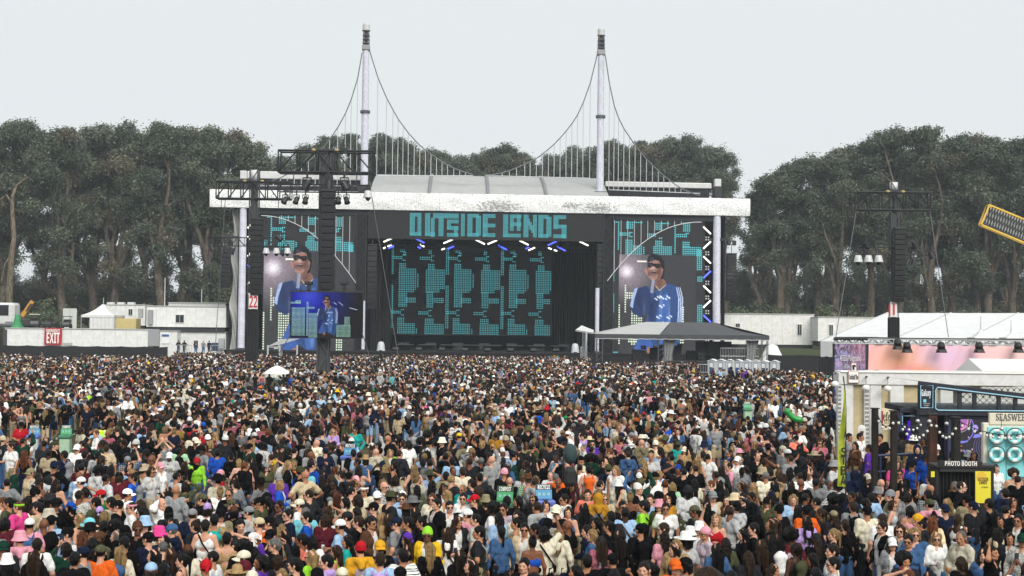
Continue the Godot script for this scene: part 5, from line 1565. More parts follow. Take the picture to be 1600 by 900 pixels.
func marquee_and_banner() -> void:
	# big clear-span tent, turned so that its long roof slope shows
	var p := at(1387, 489, 140)
	var yaw := deg_to_rad(-40.0)
	var ux := V(cos(yaw), 0, -sin(yaw))
	var uz := V(sin(yaw), 0, cos(yaw))
	var half := 16.0
	var eave := 4.36
	var o := thing("marquee", "huge white marquee with long sloping roof behind the pink banner", "tent", V(p.x, 0, p.z))
	var m := mat("dfe1e1", 0.65, 0.0, "grain", 0.2)
	var n := 8
	for k in n:
		var a := p + ux * (k * 7.0)
		var b := p + ux * (k * 7.0 + 7.0)
		for s in [1.0, -1.0]:
			var c: Vector3 = b + uz * half * s; c.y = eave
			var e: Vector3 = a + uz * half * s; e.y = eave
			var sag := 0.10
			part("roof_panel", mb().patch(4, 6, func(u, t): return e.lerp(c, u).lerp(a.lerp(b, u), t) - V(0, sag * sin(PI * u) * sin(PI * t), 0)), m, o)
			part("roof_seam", mb().beam(e + V(0, 0.03, 0), a + V(0, 0.03, 0), 0.14, 0.05), mat("a9abab", 0.6), o)
			part("side_wall", mb().quad(V(e.x, 0, e.z), V(c.x, 0, c.z), c, e), m, o)
	part("gable_wall", mb().tri(p - uz * half + V(0, eave - p.y, 0), p + uz * half + V(0, eave - p.y, 0), p), m, o)
	var g0 := p - uz * half; g0.y = 0
	var g1 := p + uz * half; g1.y = 0
	part("gable_wall", mb().quad(g0, g1, g1 + V(0, eave, 0), g0 + V(0, eave, 0)), m, o)
	for t in [0.12, 0.5, 0.88]: part("gable_post", mb().beam(g0.lerp(g1, t) - ux * 0.05, g0.lerp(g1, t) - ux * 0.05 + V(0, eave, 0), 0.1, 0.1), mat("a9abab", 0.6), o)

	# truss with the printed banner
	var d := 70.0
	var ta := at(1303, 533, d)
	var tb := at(1650, 534, d)
	var ty := ta.y
	o = thing("banner_frame", "long silver truss frame carrying a pink and orange gradient banner", "truss", V(ta.x, 0, -d))
	truss(o, V(ta.x, ty, -d), V(tb.x, ty, -d), 0.28, 0.26, 34, "a8aaac")
	for px in [1304.0, 1354.0, 1480.0, 1640.0]: part("truss_post", mb().span(V(at(px, 540, d).x - 0.09, 0, -d - 0.1), V(at(px, 540, d).x + 0.09, ty - 0.14, -d + 0.08)), mat("2a2a2d", 0.6), o)
	part("cable_bundle", mb().tube(PV([V(ta.x, ty + 0.18, -d + 0.1), V(at(1352, 540, d).x, ty + 0.2, -d + 0.1), V(at(1420, 540, d).x, ty + 0.17, -d + 0.1), V(tb.x, ty + 0.19, -d + 0.1)]), 0.055, 0.055, 6), mat("242427", 0.8), o)
	var x0 := at(1356, 540, d).x
	var yb := at(1450, 592, d).y
	part("banner", mb().patch(120, 10, func(u, t): return V(lerpf(x0, tb.x, u), lerpf(yb, ty - 0.15, t), -d + 0.14 + 0.035 * sin(u * 83.0 + (1.0 - t) * 6.0) + 0.03 * sin(u * 23.0 - t * 3.0))), printed(banner_image(), 0.8), o)
	var side := part("side_banner", mb().patch(24, 8, func(u, t): return V(lerpf(ta.x, at(1351, 540, d).x, u), lerpf(at(1320, 628, d).y, ty - 0.13, t), -d + 0.16 + 0.02 * sin(u * 25.0))), printed(swirl_image(4), 0.7), o)
	var lx := at(1327, 560, d).x
	lettering("AFEELA Playground", 0.30, 0.012, mat("e4e3ea", 0.6), side, TF(V(lx, at(1327, 559.5, d).y, -d + 0.2)), "Droid Sans", false, 1.15)
	lettering("@Sony Honda", 0.24, 0.012, mat("d5d4dc", 0.6), side, TF(V(lx, at(1327, 572.5, d).y, -d + 0.2)), "Droid Sans", false, 0.62)
	for k in 12: part("lamp_strip", mb().ball(V(lerpf(ta.x, at(1352, 540, d).x, k / 11.0), ty + 0.12, -d + 0.2), V(0.1, 0.07, 0.1), 8, 5), mat("19191c", 0.5), o)
	var kk := 0
	for q in [[1402.0, 531.0], [1416.5, 536.0], [1470.0, 536.0], [1529.0, 536.0], [1590.0, 536.0]]:
		var c := at(q[0], q[1], d - 0.7)
		o = thing("flood_lamp", "%s black barn-door flood lamp from the left, below the silver truss" % ORD[kk], "lamp", c, "flood lamps on the banner truss")
		offs.erase(o)
		var bm := mat("17171a", 0.6)
		part("bracket", mb().beam(V(0, 0.05, -0.3), V(0, -0.1, 0), 0.06, 0.06), bm, o)
		part("body", mb().lathe(PQ([Vector2(0.0, 0.02), Vector2(0.17, 0.0), Vector2(0.21, -0.18), Vector2(0.2, -0.34), Vector2(0.0, -0.34)]), 12, Transform3D(Basis(Vector3.RIGHT, -0.3), VZ)), bm, o)
		for s in [-1, 1]:
			part("barn_door", mb().box(V(0.22 * s, -0.42, 0.1), V(0.02, 0.22, 0.3), Basis(Vector3.BACK, 0.35 * s)), bm, o)
			part("barn_door", mb().box(V(0, -0.44, 0.1 + 0.2 * s), V(0.36, 0.18, 0.02), Basis(Vector3.RIGHT, -0.4 * s)), bm, o)
		kk += 1
	# small gabled tents between marquee and pavilion
	d = 62
	var g := at(1503, 583, d); var ap := at(1518, 560.5, d); var gr := at(1530, 582, d)
	o = thing("gable_tent", "low white gabled tent roof behind the pavilion in front of the pink banner", "tent", V(ap.x, 0, -d))
	var far := V(10, 0, 0.0)
	part("roof_panel", mb().quad(V(gr.x, g.y, -d + 0.9), V(gr.x + 10, g.y, -d + 0.9), V(ap.x + 10, ap.y, -d - 0.4), ap + V(0, 0, -0.4)), m, o)
	part("gable", mb().tri(V(g.x, g.y, -d - 1.2), V(gr.x, g.y, -d + 0.9), ap + V(0, 0, -0.4)), mat("cfd0cf", 0.7), o)
	part("wall", mb().quad(V(gr.x, 0, -d + 0.88), V(gr.x + 10, 0, -d + 0.88), V(gr.x + 10, g.y, -d + 0.88), V(gr.x, g.y, -d + 0.88)), m, o)
	part("gable_wall", mb().quad(V(g.x, 0, -d - 1.2), V(gr.x, 0, -d + 0.88), V(gr.x, g.y, -d + 0.88), V(g.x, g.y, -d - 1.2)), mat("cfd0cf", 0.7), o)
	peaked_tent("white peaked tent top showing above the truss in front of the marquee", 1523, 1553, 527.5, 514.5, 2.0, 84, 1.0)
	peaked_tent("second white peaked tent top at the right above the truss", 1572, 1598, 527.5, 520.5, 2.0, 86, 1.0)


# ---------------------------------------------------------------- white pavilion
func globe_lamp(label: String, px: float, py: float, d: float) -> void:
	var p := at(px, py, d)
	var o := thing("globe_lamp", label, "lamp", p, "globe lamps on the pavilion")
	offs.erase(o)
	part("globe", mb().ball(VZ, V(0.17, 0.125, 0.17), 18, 12), mat("e3e3e0", 0.3), o)
	part("stem", mb().tube(PV([V(0, 0.1, 0), V(0, 0.42, 0)]), 0.015, 0.015, 6), mat("a8a8a6", 0.4, 0.5), o)
	part("bracket_arm", mb().tube(PV([V(0, 0.42, 0), V(0.1, 0.47, -0.2), V(0.12, 0.46, -0.5)]), 0.035, 0.035, 6), mat("2b2b2c", 0.5), o)

func breeze_block(o: Node, c: Vector3, s: float, bx: Basis) -> void:
	var b := mb()
	var t := s * 0.12
	for q in [[0.5 - 0.06, 1.0], [0.27, 0.62]]:
		var r: float = s * q[0]
		for k in 4:
			var e := Basis(Vector3.BACK, PI / 2 * k)
			b.box(c + bx * (e * V(0, r, 0)), V(r * 2 + t, t, 0.12), bx * e)
	part("breeze_block", b, mat("d5d6d2", 0.75), o)
	part("block_panel", mb().box(c - bx * V(0, 0, 0.08), V(s * 0.36, s * 0.36, 0.04), bx), mat("8d8a28", 0.7), o)

func pavilion() -> void:
	var d := 55.0
	var s := F / d
	var x := func(px: float) -> float: return at(px, 590, d).x
	var top := at(1450, 583.5, d).y
	var bot := at(1450, 602.5, d).y
	var white := mat("dbdcda", 0.75, 0.0, "grain", 0.6)
	var beige := mat("c2b38d", 0.8, 0.0, "grain", 0.6)
	var o := thing("pavilion", "low white open-fronted pavilion with beige bays and flat roof band", "building", V(x.call(1450), 0, -d - 3))
	var x1: float = x.call(1660)
	part("roof_band", mb().span(V(x.call(1310), bot, -d - 0.9), V(x1, top, -d), 0.03), white, o)
	part("roof_edge", mb().span(V(x.call(1313.5), top + 0.001, -d - 0.9), V(x1, top + 0.07, -d + 0.05), 0.02), mat("e3e3e0", 0.7), o)
	part("roof_crust", mb().patch(60, 2, func(u, t): return V(lerpf(x.call(1352), x1, u), top + 0.075 + 0.03 * absf(sin(u * 37.0)) * t, lerpf(-d + 0.02, -d - 0.7, t))), mat("c8c6bd", 0.8), o)
	part("rear_roof", mb().span(V(x.call(1420), bot, -d - 5.1), V(x1, top - 0.02, -d - 0.901)), white, o)
	part("back_wall", mb().span(V(x.call(1420), 0, -d - 5.2), V(x1, bot, -d - 5.0)), beige, o)
	for q in [[1315.0, 1334.0], [1360.0, 1378.0], [1391.5, 1413.0], [1470.0, 1490.0]]:
		part("pier", mb().span(V(x.call(q[0]), 0, -d - 0.9), V(x.call(q[1]), bot - 0.002, -d - 0.05), 0.02), white, o)
	for q in [[1334.0, 1351.0], [1378.0, 1391.5], [1413.0, 1470.0]]:
		part("bay_wall", mb().span(V(x.call(q[0]) - 0.05, 0, -d - 0.8), V(x.call(q[1]) + 0.05, bot - 0.002, -d - 0.22)), beige, o)
	# pierced columns with rows of little square holes
	for q in [[1309.5, 1315.0], [1351.0, 1359.0]]:
		var a: float = x.call(q[0])
		var b: float = x.call(q[1])
		var col := part("pierced_column", mb().span(V(a, 0, -d - 0.3), V(b, bot - 0.002, -d - 0.02), 0.01), white, o)
		var n := 17
		for k in n:
			var y := lerpf(0.15, bot - 0.1, k / (n - 1.0))
			for j in 2: part("hole_block", mb().box(V(lerpf(a, b, 0.3 + 0.4 * j), y, -d - 0.015), V((b - a) * 0.26, 0.1, 0.03)), mat("6d6c68", 0.8), col)
	for k in 9:
		var c := V(x.call(1538 + k * 9.4), at(1560, 609.5, d).y, -d - 0.1)
		breeze_block(o, c, 9.2 / s, Basis())
	for r in 4:
		for k in 8: breeze_block(o, V(x.call(1506 + k * 10.4), at(1550, 620.5 + r * 10.4, d).y, -d - 0.12), 10.2 / s, Basis())
	# sign with the bird on the corner
	var a := at(1326, 598, d - 0.12); var b := at(1341.5, 580.5, d - 0.12)
	o = thing("hanging_sign", "white sign with rust edge and black lettering at the pavilion corner", "sign", V((a.x + b.x) / 2, a.y, a.z))
	part("frame", mb().span(a + V(-0.02, -0.02, -0.06), b + V(0.03, 0.02, -0.02), 0.02), mat("9a4a26", 0.7), o)
	var pl := part("plate", mb().span(a + V(0.0, 0.0, -0.019), b + V(0, 0, 0.0), 0.01), mat("e1e0dc", 0.7), o)
	lettering("Cocktail Tho", 0.2, 0.01, mat("171717", 0.7), pl, TF(V((a.x + b.x) / 2, lerpf(a.y, b.y, 0.5), a.z + 0.01)), "Droid Serif", true, (b.x - a.x) * 0.9)
	a = at(1330.5, 580, d - 0.12); b = at(1338, 568, d - 0.12)
	part("top_frame", mb().span(a + V(-0.02, 0.0, -0.06), b + V(0.03, 0.02, -0.02), 0.02), mat("9a4a26", 0.7), o)
	part("top_plate", mb().span(a + V(0.0, 0.0, -0.019), b, 0.01), mat("e1e0dc", 0.7), o)
	part("emblem", mb().box(at(1333.5, 574, d - 0.14), V(0.07, 0.2, 0.02), Basis(Vector3.BACK, 0.15)), mat("171717", 0.7), o)
	part("emblem", mb().box(at(1335.5, 571.5, d - 0.14), V(0.1, 0.07, 0.02), Basis(Vector3.BACK, -0.3)), mat("171717", 0.7), o)
	globe_lamp("white globe lamp at the left corner of the pavilion", 1304.5, 600, d - 0.4)
	globe_lamp("white globe lamp in front of the pierced pavilion column", 1353, 606, d - 0.4)
	globe_lamp("white globe lamp right of the second white pavilion pier", 1387, 607, d - 0.4)
	a = at(1377, 672, d - 0.6); b = at(1391, 638, d - 0.6)
	o = thing("menu_board", "pale board with black and red lettering between two white piers", "sign", V((a.x + b.x) / 2, a.y, a.z))
	part("board", mb().span(a + V(0, 0, -0.05), b, 0.01), mat("cfc3a3", 0.7), o)
	lettering("efe", 0.34, 0.01, mat("1b1a19", 0.7), o, TF(V((a.x + b.x) / 2 + 0.04, lerpf(a.y, b.y, 0.62), a.z + 0.005)), "Droid Serif", true, 0.3)
	lettering("VOI", 0.16, 0.01, mat("1b1a19", 0.7), o, TF(V((a.x + b.x) / 2 + 0.06, lerpf(a.y, b.y, 0.36), a.z + 0.005)), "Droid Serif", false, 0.26)
	part("red_letter_block", mb().box(V(a.x + 0.04, lerpf(a.y, b.y, 0.6), a.z + 0.012), V(0.06, 0.5, 0.02)), mat("8c1f22", 0.7), o)
	a = at(1341, 684, d - 3); b = at(1352, 664, d - 3)
	o = thing("round_top_sign", "small white round-topped notice board at the beige bay", "sign", V((a.x + b.x) / 2, 0, a.z))
	part("panel", mb().lathe(PQ([Vector2(0.0, 0.02), Vector2(0.16, 0.02), Vector2(0.16, -0.02), Vector2(0.0, -0.02)]), 20, Transform3D(Basis(Vector3.RIGHT, PI / 2), V((a.x + b.x) / 2, b.y - 0.16, a.z))), mat("e4e3df", 0.7), o)
	part("panel_lower", mb().span(V((a.x + b.x) / 2 - 0.16, 0.3, a.z - 0.019), V((a.x + b.x) / 2 + 0.16, b.y - 0.16, a.z + 0.019)), mat("e4e3df", 0.7), o)
	part("print_mark", mb().box(V((a.x + b.x) / 2, b.y - 0.3, a.z + 0.025), V(0.14, 0.1, 0.01)), mat("4a2025", 0.7), o)
	part("stand", mb().box(V((a.x + b.x) / 2, 0.15, a.z), V(0.3, 0.3, 0.3)), mat("3b3b3b", 0.7), o)


# ---------------------------------------------------------------- dark booth, photo booth, lifebuoy wall
func mural_image() -> Image:
	var im := new_image(220, 360, Color(0.10, 0.09, 0.13))
	var ring := func(c: Vector2, r0: float, r1: float, col: Color, gap := 0.0) -> void:
		for y in range(maxi(0, int(c.y - r1)), mini(360, int(c.y + r1) + 1)):
			for x in range(maxi(0, int(c.x - r1)), mini(220, int(c.x + r1) + 1)):
				var d := Vector2(x, y).distance_to(c)
				if d >= r0 and d <= r1 and (gap == 0.0 or fmod(atan2(y - c.y, x - c.x) + PI, gap) < gap * 0.55): im.set_pixel(x, y, col)
	ring.call(Vector2(10, 0), 0.0, 60.0, Color(0.62, 0.40, 0.72))
	ring.call(Vector2(10, 0), 62.0, 80.0, Color(0.85, 0.50, 0.75))
	ring.call(Vector2(10, 0), 88.0, 94.0, Color(0.80, 0.78, 0.90), 0.12)
	ring.call(Vector2(20, 60), 100.0, 108.0, Color(0.45, 0.42, 0.85))
	ring.call(Vector2(135, 60), 0.0, 24.0, Color(0.55, 0.58, 0.92))
	ring.call(Vector2(135, 60), 8.0, 13.0, Color(0.85, 0.55, 0.80))
	for k in 4: ring.call(Vector2(230, 190), 50.0 + k * 18, 54.0 + k * 18, Color(0.38, 0.36, 0.55))
	ring.call(Vector2(60, 330), 20.0, 26.0, Color(0.45, 0.42, 0.85))
	for q in [[130, 105, 205, 95, 215, 118, 118, 130], [20, 150, 80, 150, 74, 160, 14, 160], [40, 215, 52, 210, 110, 280, 98, 288]]:
		fill_poly(im, PQ([Vector2(q[0], q[1]), Vector2(q[2], q[3]), Vector2(q[4], q[5]), Vector2(q[6], q[7])]), Color(0.48, 0.50, 0.88))
	for q in [[112, 208], [150, 260], [190, 150], [30, 250], [85, 125]]:
		fill_poly(im, PQ([Vector2(q[0] - 7, q[1]), Vector2(q[0], q[1] - 7), Vector2(q[0] + 7, q[1]), Vector2(q[0], q[1] + 7)]), Color(0.85, 0.65, 0.80))
	return im

func lifebuoy(label: String, c: Vector3, r: float) -> void:
	var o := thing("lifebuoy", label, "lifebuoy", c - V(0, r, 0), "lifebuoys on the teal wall")
	offs.erase(o)
	var cc := V(0, r, 0)
	for k in 8:
		var pts := PackedVector3Array()
		for j in 6:
			var a := TAU * (k + j / 5.0) / 8.0 + 0.39
			pts.append(cc + V(cos(a), sin(a), 0) * r * 0.74)
		part("segment", mb().tube(pts, r * 0.26, r * 0.26, 10), mat("e2e2de" if k % 2 else "86cdd0", 0.45), o)
	for k in 4:
		var pts := PackedVector3Array()
		for j in 7:
			var a := TAU * (k + j / 6.0) / 4.0
			pts.append(cc + V(cos(a), sin(a), 0) * r * (1.02 + 0.06 * sin(PI * j / 6.0)) + V(0, 0, 0.05))
		part("rope", mb().tube(pts, 0.014, 0.014, 5), mat("4e4a42", 0.9), o)

func booths() -> void:
	# the dark angular booth
	var d := 44.0
	var s := F / d
	var navy := mat("141a2a", 0.5, 0.0, "grain", 0.8)
	var glow := mat("8fc0d6", 0.4)
	var P := func(px: float, py: float, z := 0.0) -> Vector3: return at(px, py, d - z)
	var x0: float = at(1435, 640, d).x
	var x1: float = at(1459, 640, d).x
	var xe: float = at(1690, 640, d).x
	var o := thing("angular_booth", "dark navy angular booth with slanted glazed upper storey and light blue edge tubes", "booth", V((x0 + xe) / 2, 0, -d - 2))
	var yb: float = at(1520, 640, d).y
	var yt: float = at(1459, 596, d).y
	var ye: float = at(1690, 626, d).y
	# floor of the upper storey, roof, corner posts
	part("upper_floor", mb().span(V(x0, yb - 0.22, -d - 4), V(xe, yb, -d + 0.05), 0.02), navy, o)
	part("sloping_roof", mb().patch(12, 2, func(u, t): return V(lerpf(x0, xe, u), lerpf(yt, ye, u), lerpf(-d + 0.08, -d - 4, t))), navy, o)
	part("sloping_beam", mb().beam(V(x0, yt - 0.1, -d), V(xe, ye - 0.1, -d), 0.2, 0.14), navy, o)
	for q in [[x0 + 0.06, 0.0], [x1, 0.0], [at(1500, 620, d).x, 0.16], [at(1523, 620, d).x, 0.22], [at(1561, 620, d).x, 0.4], [at(1587, 620, d).x, 0.5]]:
		var u: float = (q[0] - x0) / (xe - x0)
		part("post", mb().span(V(q[0] - 0.06, yb, -d - 0.1), V(q[0] + 0.06, lerpf(yt, ye, u) - 0.15, -d + 0.02)), navy, o)
	var glass := StandardMaterial3D.new()
	glass.albedo_color = Color(0.5, 0.56, 0.6, 0.16); glass.roughness = 0.03; glass.transparency = BaseMaterial3D.TRANSPARENCY_ALPHA
	var xs := [x1, at(1500, 620, d).x, at(1523, 620, d).x, at(1561, 620, d).x, at(1587, 620, d).x, xe]
	for k in 5:
		var u0: float = (xs[k] - x0) / (xe - x0)
		var u1: float = (xs[k + 1] - x0) / (xe - x0)
		part("pane", mb().quad(V(xs[k] + 0.06, yb, -d - 0.03), V(xs[k + 1] - 0.06, yb, -d - 0.03), V(xs[k + 1] - 0.06, lerpf(yt, ye, u1) - 0.2, -d - 0.03), V(xs[k] + 0.06, lerpf(yt, ye, u0) - 0.2, -d - 0.03)), glass, o)
	part("seat_row", mb().tube(PV([V(x1 + 0.1, yb + 0.06, -d - 0.4), V(xe, yb + 0.06, -d - 0.4)]), 0.05, 0.05, 8), mat("1a1c20", 0.8), o)
	for k in 9: part("seat_back", mb().ball(V(lerpf(x1 + 0.3, at(1600, 640, d).x, k / 8.0), yb + 0.08, -d - 0.3), V(0.13, 0.07, 0.08), 10, 6), mat("202226", 0.8), o)
	# outline tubes
	var ft := -d + 0.09
	part("edge_tube", mb().tube(PV([V(x1 + 0.03, yb + 0.03, ft), V(x1 + 0.03, yt - 0.3, ft), V(x1 + 0.1, yt - 0.2, ft), V(xe, ye - 0.14, ft)]), 0.022, 0.022, 6), glow, o)
	part("edge_tube", mb().tube(PV([V(x1 + 0.03, yb + 0.03, ft), V(x1 + 0.12, yb - 0.03, ft), V(xe, yb - 0.03, ft)]), 0.022, 0.022, 6), glow, o)
	var sgn := part("sign_face", mb().span(V(x0 + 0.07, yb + 0.08, -d - 0.04), V(x1 - 0.08, yt - 0.18, -d + 0.03), 0.02), mat("34343a", 0.25, 0.0, "grain", 2.0), o)
	for q in [[x0 + 0.05, x1 - 0.06]]:
		part("edge_tube", mb().tube(PV([V(q[0], yb + 0.05, ft), V(q[1], yb + 0.05, ft), V(q[1], yt - 0.14, ft), V(q[0], yt - 0.14, ft), V(q[0], yb + 0.05, ft)]), 0.016, 0.016, 6), glow, o)
	lettering("Galaxy", 0.22, 0.02, mat("dfe3ea", 0.5), sgn, TF(V((x0 + x1) / 2 - 0.02, lerpf(yb, yt, 0.58), -d + 0.05)), "Droid Sans", true, (x1 - x0) * 0.62)
	part("sign_chip", mb().box(V(lerpf(x0, x1, 0.38), lerpf(yb, yt, 0.3), -d + 0.05), V(0.1, 0.1, 0.02)), mat("7cc6d8", 0.5), sgn)
	for k in 3: part("sign_line", mb().box(V(lerpf(x0, x1, 0.5), lerpf(yb, yt, 0.2) - k * 0.06, -d + 0.045), V(0.22 - 0.04 * k, 0.02, 0.01)), mat("a5a5ae", 0.5), sgn)
	# lower storey
	part("left_wing", mb().span(V(at(1411, 650, d).x, 0, -d - 0.8), V(at(1417, 650, d).x, at(1415, 639, d).y, -d - 0.4), 0.02), mat("24304a", 0.5), o)
	part("left_wing_roof", mb().span(V(at(1411, 650, d).x, at(1415, 646, d).y, -d - 0.8), V(x0 + 0.1, at(1415, 639, d).y, -d - 0.38), 0.02), navy, o)
	part("edge_tube", mb().tube(PV([V(at(1415, 650, d).x, 0.2, -d - 0.36), V(at(1415, 650, d).x, at(1415, 651, d).y, -d - 0.36), V(x0, at(1415, 651, d).y, -d - 0.36)]), 0.016, 0.016, 6), glow, o)
	part("entry_pier", mb().span(V(x0, 0, -d - 0.9), V(at(1452, 650, d).x, yb - 0.222, -d - 0.05), 0.02), navy, o)
	part("entry_back", mb().span(V(at(1447, 650, d).x, 0, -d - 3.6), V(xe, yb - 0.225, -d - 3.4)), mat("1a1430", 0.7), o)
	for k in 5:
		var xx := lerpf(at(1462, 690, d).x, at(1484, 690, d).x, k / 4.0)
		part("purple_glow_panel", mb().box(V(xx, 1.2 + 0.25 * (k % 2), -d - 3.3), V(0.12, 1.4, 0.06), Basis(Vector3.BACK, 0.3 * (k % 3 - 1))), lit("4b21a8", 0.5), o)
	part("entry_beam", mb().span(V(at(1490, 650, d).x, at(1500, 655, d).y, -d - 0.5), V(at(1552, 650, d).x, at(1500, 648.5, d).y, -d - 0.1), 0.02), mat("20304c", 0.5), o)
	part("mural_frame", mb().span(V(at(1484, 650, d).x, 0, -d - 0.6), V(at(1496, 650, d).x, yb - 0.225, -d - 0.2), 0.02), mat("2b3450", 0.5), o)
	var ma := at(1496, 736, d - 0.05); var mb := at(1541, 655.5, d - 0.05)
	part("mural_wall", mb().span(V(ma.x, 0, -d - 0.5), V(mb.x + 0.4, mb.y, -d + 0.03)), mat("17161c", 0.7), o)
	part("mural", mb().quad(V(ma.x, ma.y, ma.z), V(mb.x, ma.y, ma.z), V(mb.x, mb.y, ma.z), V(ma.x, mb.y, ma.z)), printed(mural_image(), 0.6), o)

	# teal wall of lifebuoys
	d = 37.0
	var wa := at(1537, 745, d); var wb := at(1660, 662, d)
	o = thing("lifebuoy_wall", "cream framed teal board carrying rows of lifebuoys under SEASWEE sign", "booth", V((wa.x + wb.x) / 2, 0, -d))
	part("cream_board", mb().span(V(wa.x, 0, -d - 0.2), V(wb.x, wb.y, -d - 0.03), 0.02), mat("e0dcca", 0.7, 0.0, "grain", 1.0), o)
	for r in 3:
		for k in 4:
			var c0: float = at(1543.5 + k * 29.0, 680, d).x
			part("teal_panel", mb().span(V(c0, at(1540, 697.5 + r * 28, d).y, -d - 0.029), V(c0 + 0.52, at(1540, 667 + r * 29, d).y, -d), 0.01), mat("80ccd0", 0.6), o)
	var sa := at(1546, 657, d); var sb := at(1660, 646.5, d)
	part("sign_board", mb().span(sa + V(0, -0.12, -0.1), sb, 0.01), mat("cfc8b4", 0.7), o)
	var tl := lettering("SEASWEE", 0.2, 0.015, mat("42454b", 0.7), o, TF(V(at(1579, 651, d).x, at(1579, 652, d).y, -d + 0.01)), "Droid Serif", false, 0.84)
	tl.name = "sign_lettering"
	var kk := 0
	for r in 2:
		for k in 3:
			var nm: String = ["upper left", "upper middle", "upper right cut off", "lower left", "lower middle", "lower right cut off"][kk]
			lifebuoy("teal and white lifebuoy, %s one of those on the teal wall" % nm, at(1556.5 + k * 28.5, 681.5 + r * 28.5, d - 0.12), 12.3 / (F / d))
			kk += 1
	# bar counter under it
	var ca := at(1572, 733, d - 1.4)
	o = thing("bar_counter", "pale bar counter with black till in front of the lifebuoys", "counter", V(ca.x + 1, 0, -d + 1.4))
	part("counter_top", mb().span(V(ca.x, 1.08, -d + 1.0), V(ca.x + 2.2, 1.14, -d + 1.7), 0.02), mat("b8cfc8", 0.5), o)
	part("counter_front", mb().span(V(ca.x + 0.05, 0, -d + 1.05), V(ca.x + 2.15, 1.078, -d + 1.62)), mat("7fb9b4", 0.7), o)
	part("till", mb().box(V(ca.x + 0.45, 1.3, -d + 1.35), V(0.26, 0.3, 0.06), Basis(Vector3.RIGHT, -0.3), 0.02), mat("1a1a1c", 0.4), o)
	part("till_stand", mb().box(V(ca.x + 0.45, 1.17, -d + 1.3), V(0.12, 0.06, 0.12)), mat("1a1a1c", 0.4), o)

	# photo booth
	d = 31.8
	var a := at(1463, 840, d); var b := at(1553, 728.5, d)
	o = thing("photo_booth", "black photo booth box with PHOTO BOOTH sign and yellow poster", "booth", V((a.x + b.x) / 2, 0, -d - 0.25))
	var blk := mat("121214", 0.7, 0.0, "grain", 1.5)
	var fr := mat("1c1c1f", 0.5)
	part("shell", mb().span(V(a.x + 0.1, 0, -d - 0.5), V(b.x - 0.05, b.y - 0.08, -d - 0.42)), blk, o)
	part("side_panel", mb().span(V(a.x, 0, -d - 0.5), V(a.x + 0.08, b.y - 0.06, -d - 0.05)), blk, o)
	part("side_panel", mb().span(V(b.x - 0.1, 0, -d - 0.5), V(b.x, b.y - 0.06, -d - 0.002)), blk, o)
	part("roof", mb().span(V(a.x - 0.03, b.y - 0.058, -d - 0.52), V(b.x + 0.03, b.y + 0.03, -d + 0.02), 0.015), fr, o)
	part("front_beam", mb().span(V(a.x + 0.081, b.y - 0.16, -d - 0.08), V(b.x - 0.101, b.y - 0.06, -d), 0.01), fr, o)
	var hinge: float = at(1523, 740, d).x
	part("curtain", mb().patch(60, 3, func(u, t): return V(lerpf(a.x + 0.1, hinge, u), lerpf(0.15, b.y - 0.16, t), -d - 0.16 + 0.035 * sin(u * 58.0) + 0.01 * sin(u * 21.0))), mat("17171a", 0.95, 0.0, "cloth", 1.2), o)
	part("front_panel", mb().span(V(hinge, 0, -d - 0.1), V(b.x - 0.101, b.y - 0.161, -d - 0.02)), blk, o)
	var pa := at(1524, 786, d); var pb := at(1548, 736.5, d)
	var poster := part("poster", mb().span(V(pa.x, pa.y, -d - 0.019), V(pb.x, pb.y, -d + 0.004)), mat("d8ca2e", 0.6), o)
	part("poster_sun", mb().lathe(PQ([Vector2(0.0, 0.0), Vector2(0.13, 0.0)]), 16, Transform3D(Basis(Vector3.RIGHT, PI / 2), V(lerpf(pa.x, pb.x, 0.38), pb.y - 0.14, -d + 0.0065))), mat("d5ad3a", 0.6), poster)
	var pm := (pa.x + pb.x) / 2
	var y5 := func(py: float) -> float: return at(1536, py, d).y
	lettering("OUTSIDE", 0.085, 0.004, mat("1a1a16", 0.6), poster, TF(V(pm, y5.call(749), -d + 0.008)), "Droid Sans", true, 0.26)
	lettering("LANDS", 0.085, 0.004, mat("1a1a16", 0.6), poster, TF(V(pm, y5.call(754), -d + 0.008)), "Droid Sans", true, 0.19)
	lettering("to learn", 0.05, 0.004, mat("1a1a16", 0.6), poster, TF(V(pm + 0.04, y5.call(761), -d + 0.008)), "Droid Sans", false, 0.16)
	var sl := at(1467, 729, d - 0.05); var sh := at(1535.5, 721, d - 0.05)
	var sg := part("sign_board", mb().span(V(sl.x, sl.y + 0.01, -d - 0.04), V(sh.x, sh.y, -d + 0.03), 0.008), mat("151517", 0.5), o)
	lettering("PHOTO BOOTH", 0.115, 0.006, mat("e7e5de", 0.5), sg, TF(V((sl.x + sh.x) / 2 + 0.01, (sl.y + sh.y) / 2 + 0.005, -d + 0.033)), "Droid Sans", true, 0.79)
	part("side_mark", mb().box(at(1457.5, 741, d - 0.02), V(0.09, 0.14, 0.01)), mat("d8ca2e", 0.6), o)

	# posts with strings of bulbs
	var tops := []
	var kk2 := 0
	for q in [[1367.0, 639.0, 33.2, 0.078, "261f1c"], [1396.5, 643.0, 32.8, 0.078, "2f221c"], [1456.5, 648.0, 34.0, 0.11, "55301f"], [1493.5, 653.0, 34.2, 0.1, "231e1c"]]:
		var p := at(q[0], q[1], q[2])
		tops.append(p)
		o = thing("wooden_post", "%s dark wooden post from the left holding bulb strings" % ORD[kk2], "post", V(p.x, 0, p.z), "posts of the bulb strings")
		part("post", mb().span(V(p.x - q[3], 0, p.z - q[3]), V(p.x + q[3], p.y, p.z + q[3]), 0.02), mat(q[4], 0.85, 0.0, "bark", 1.2), o)
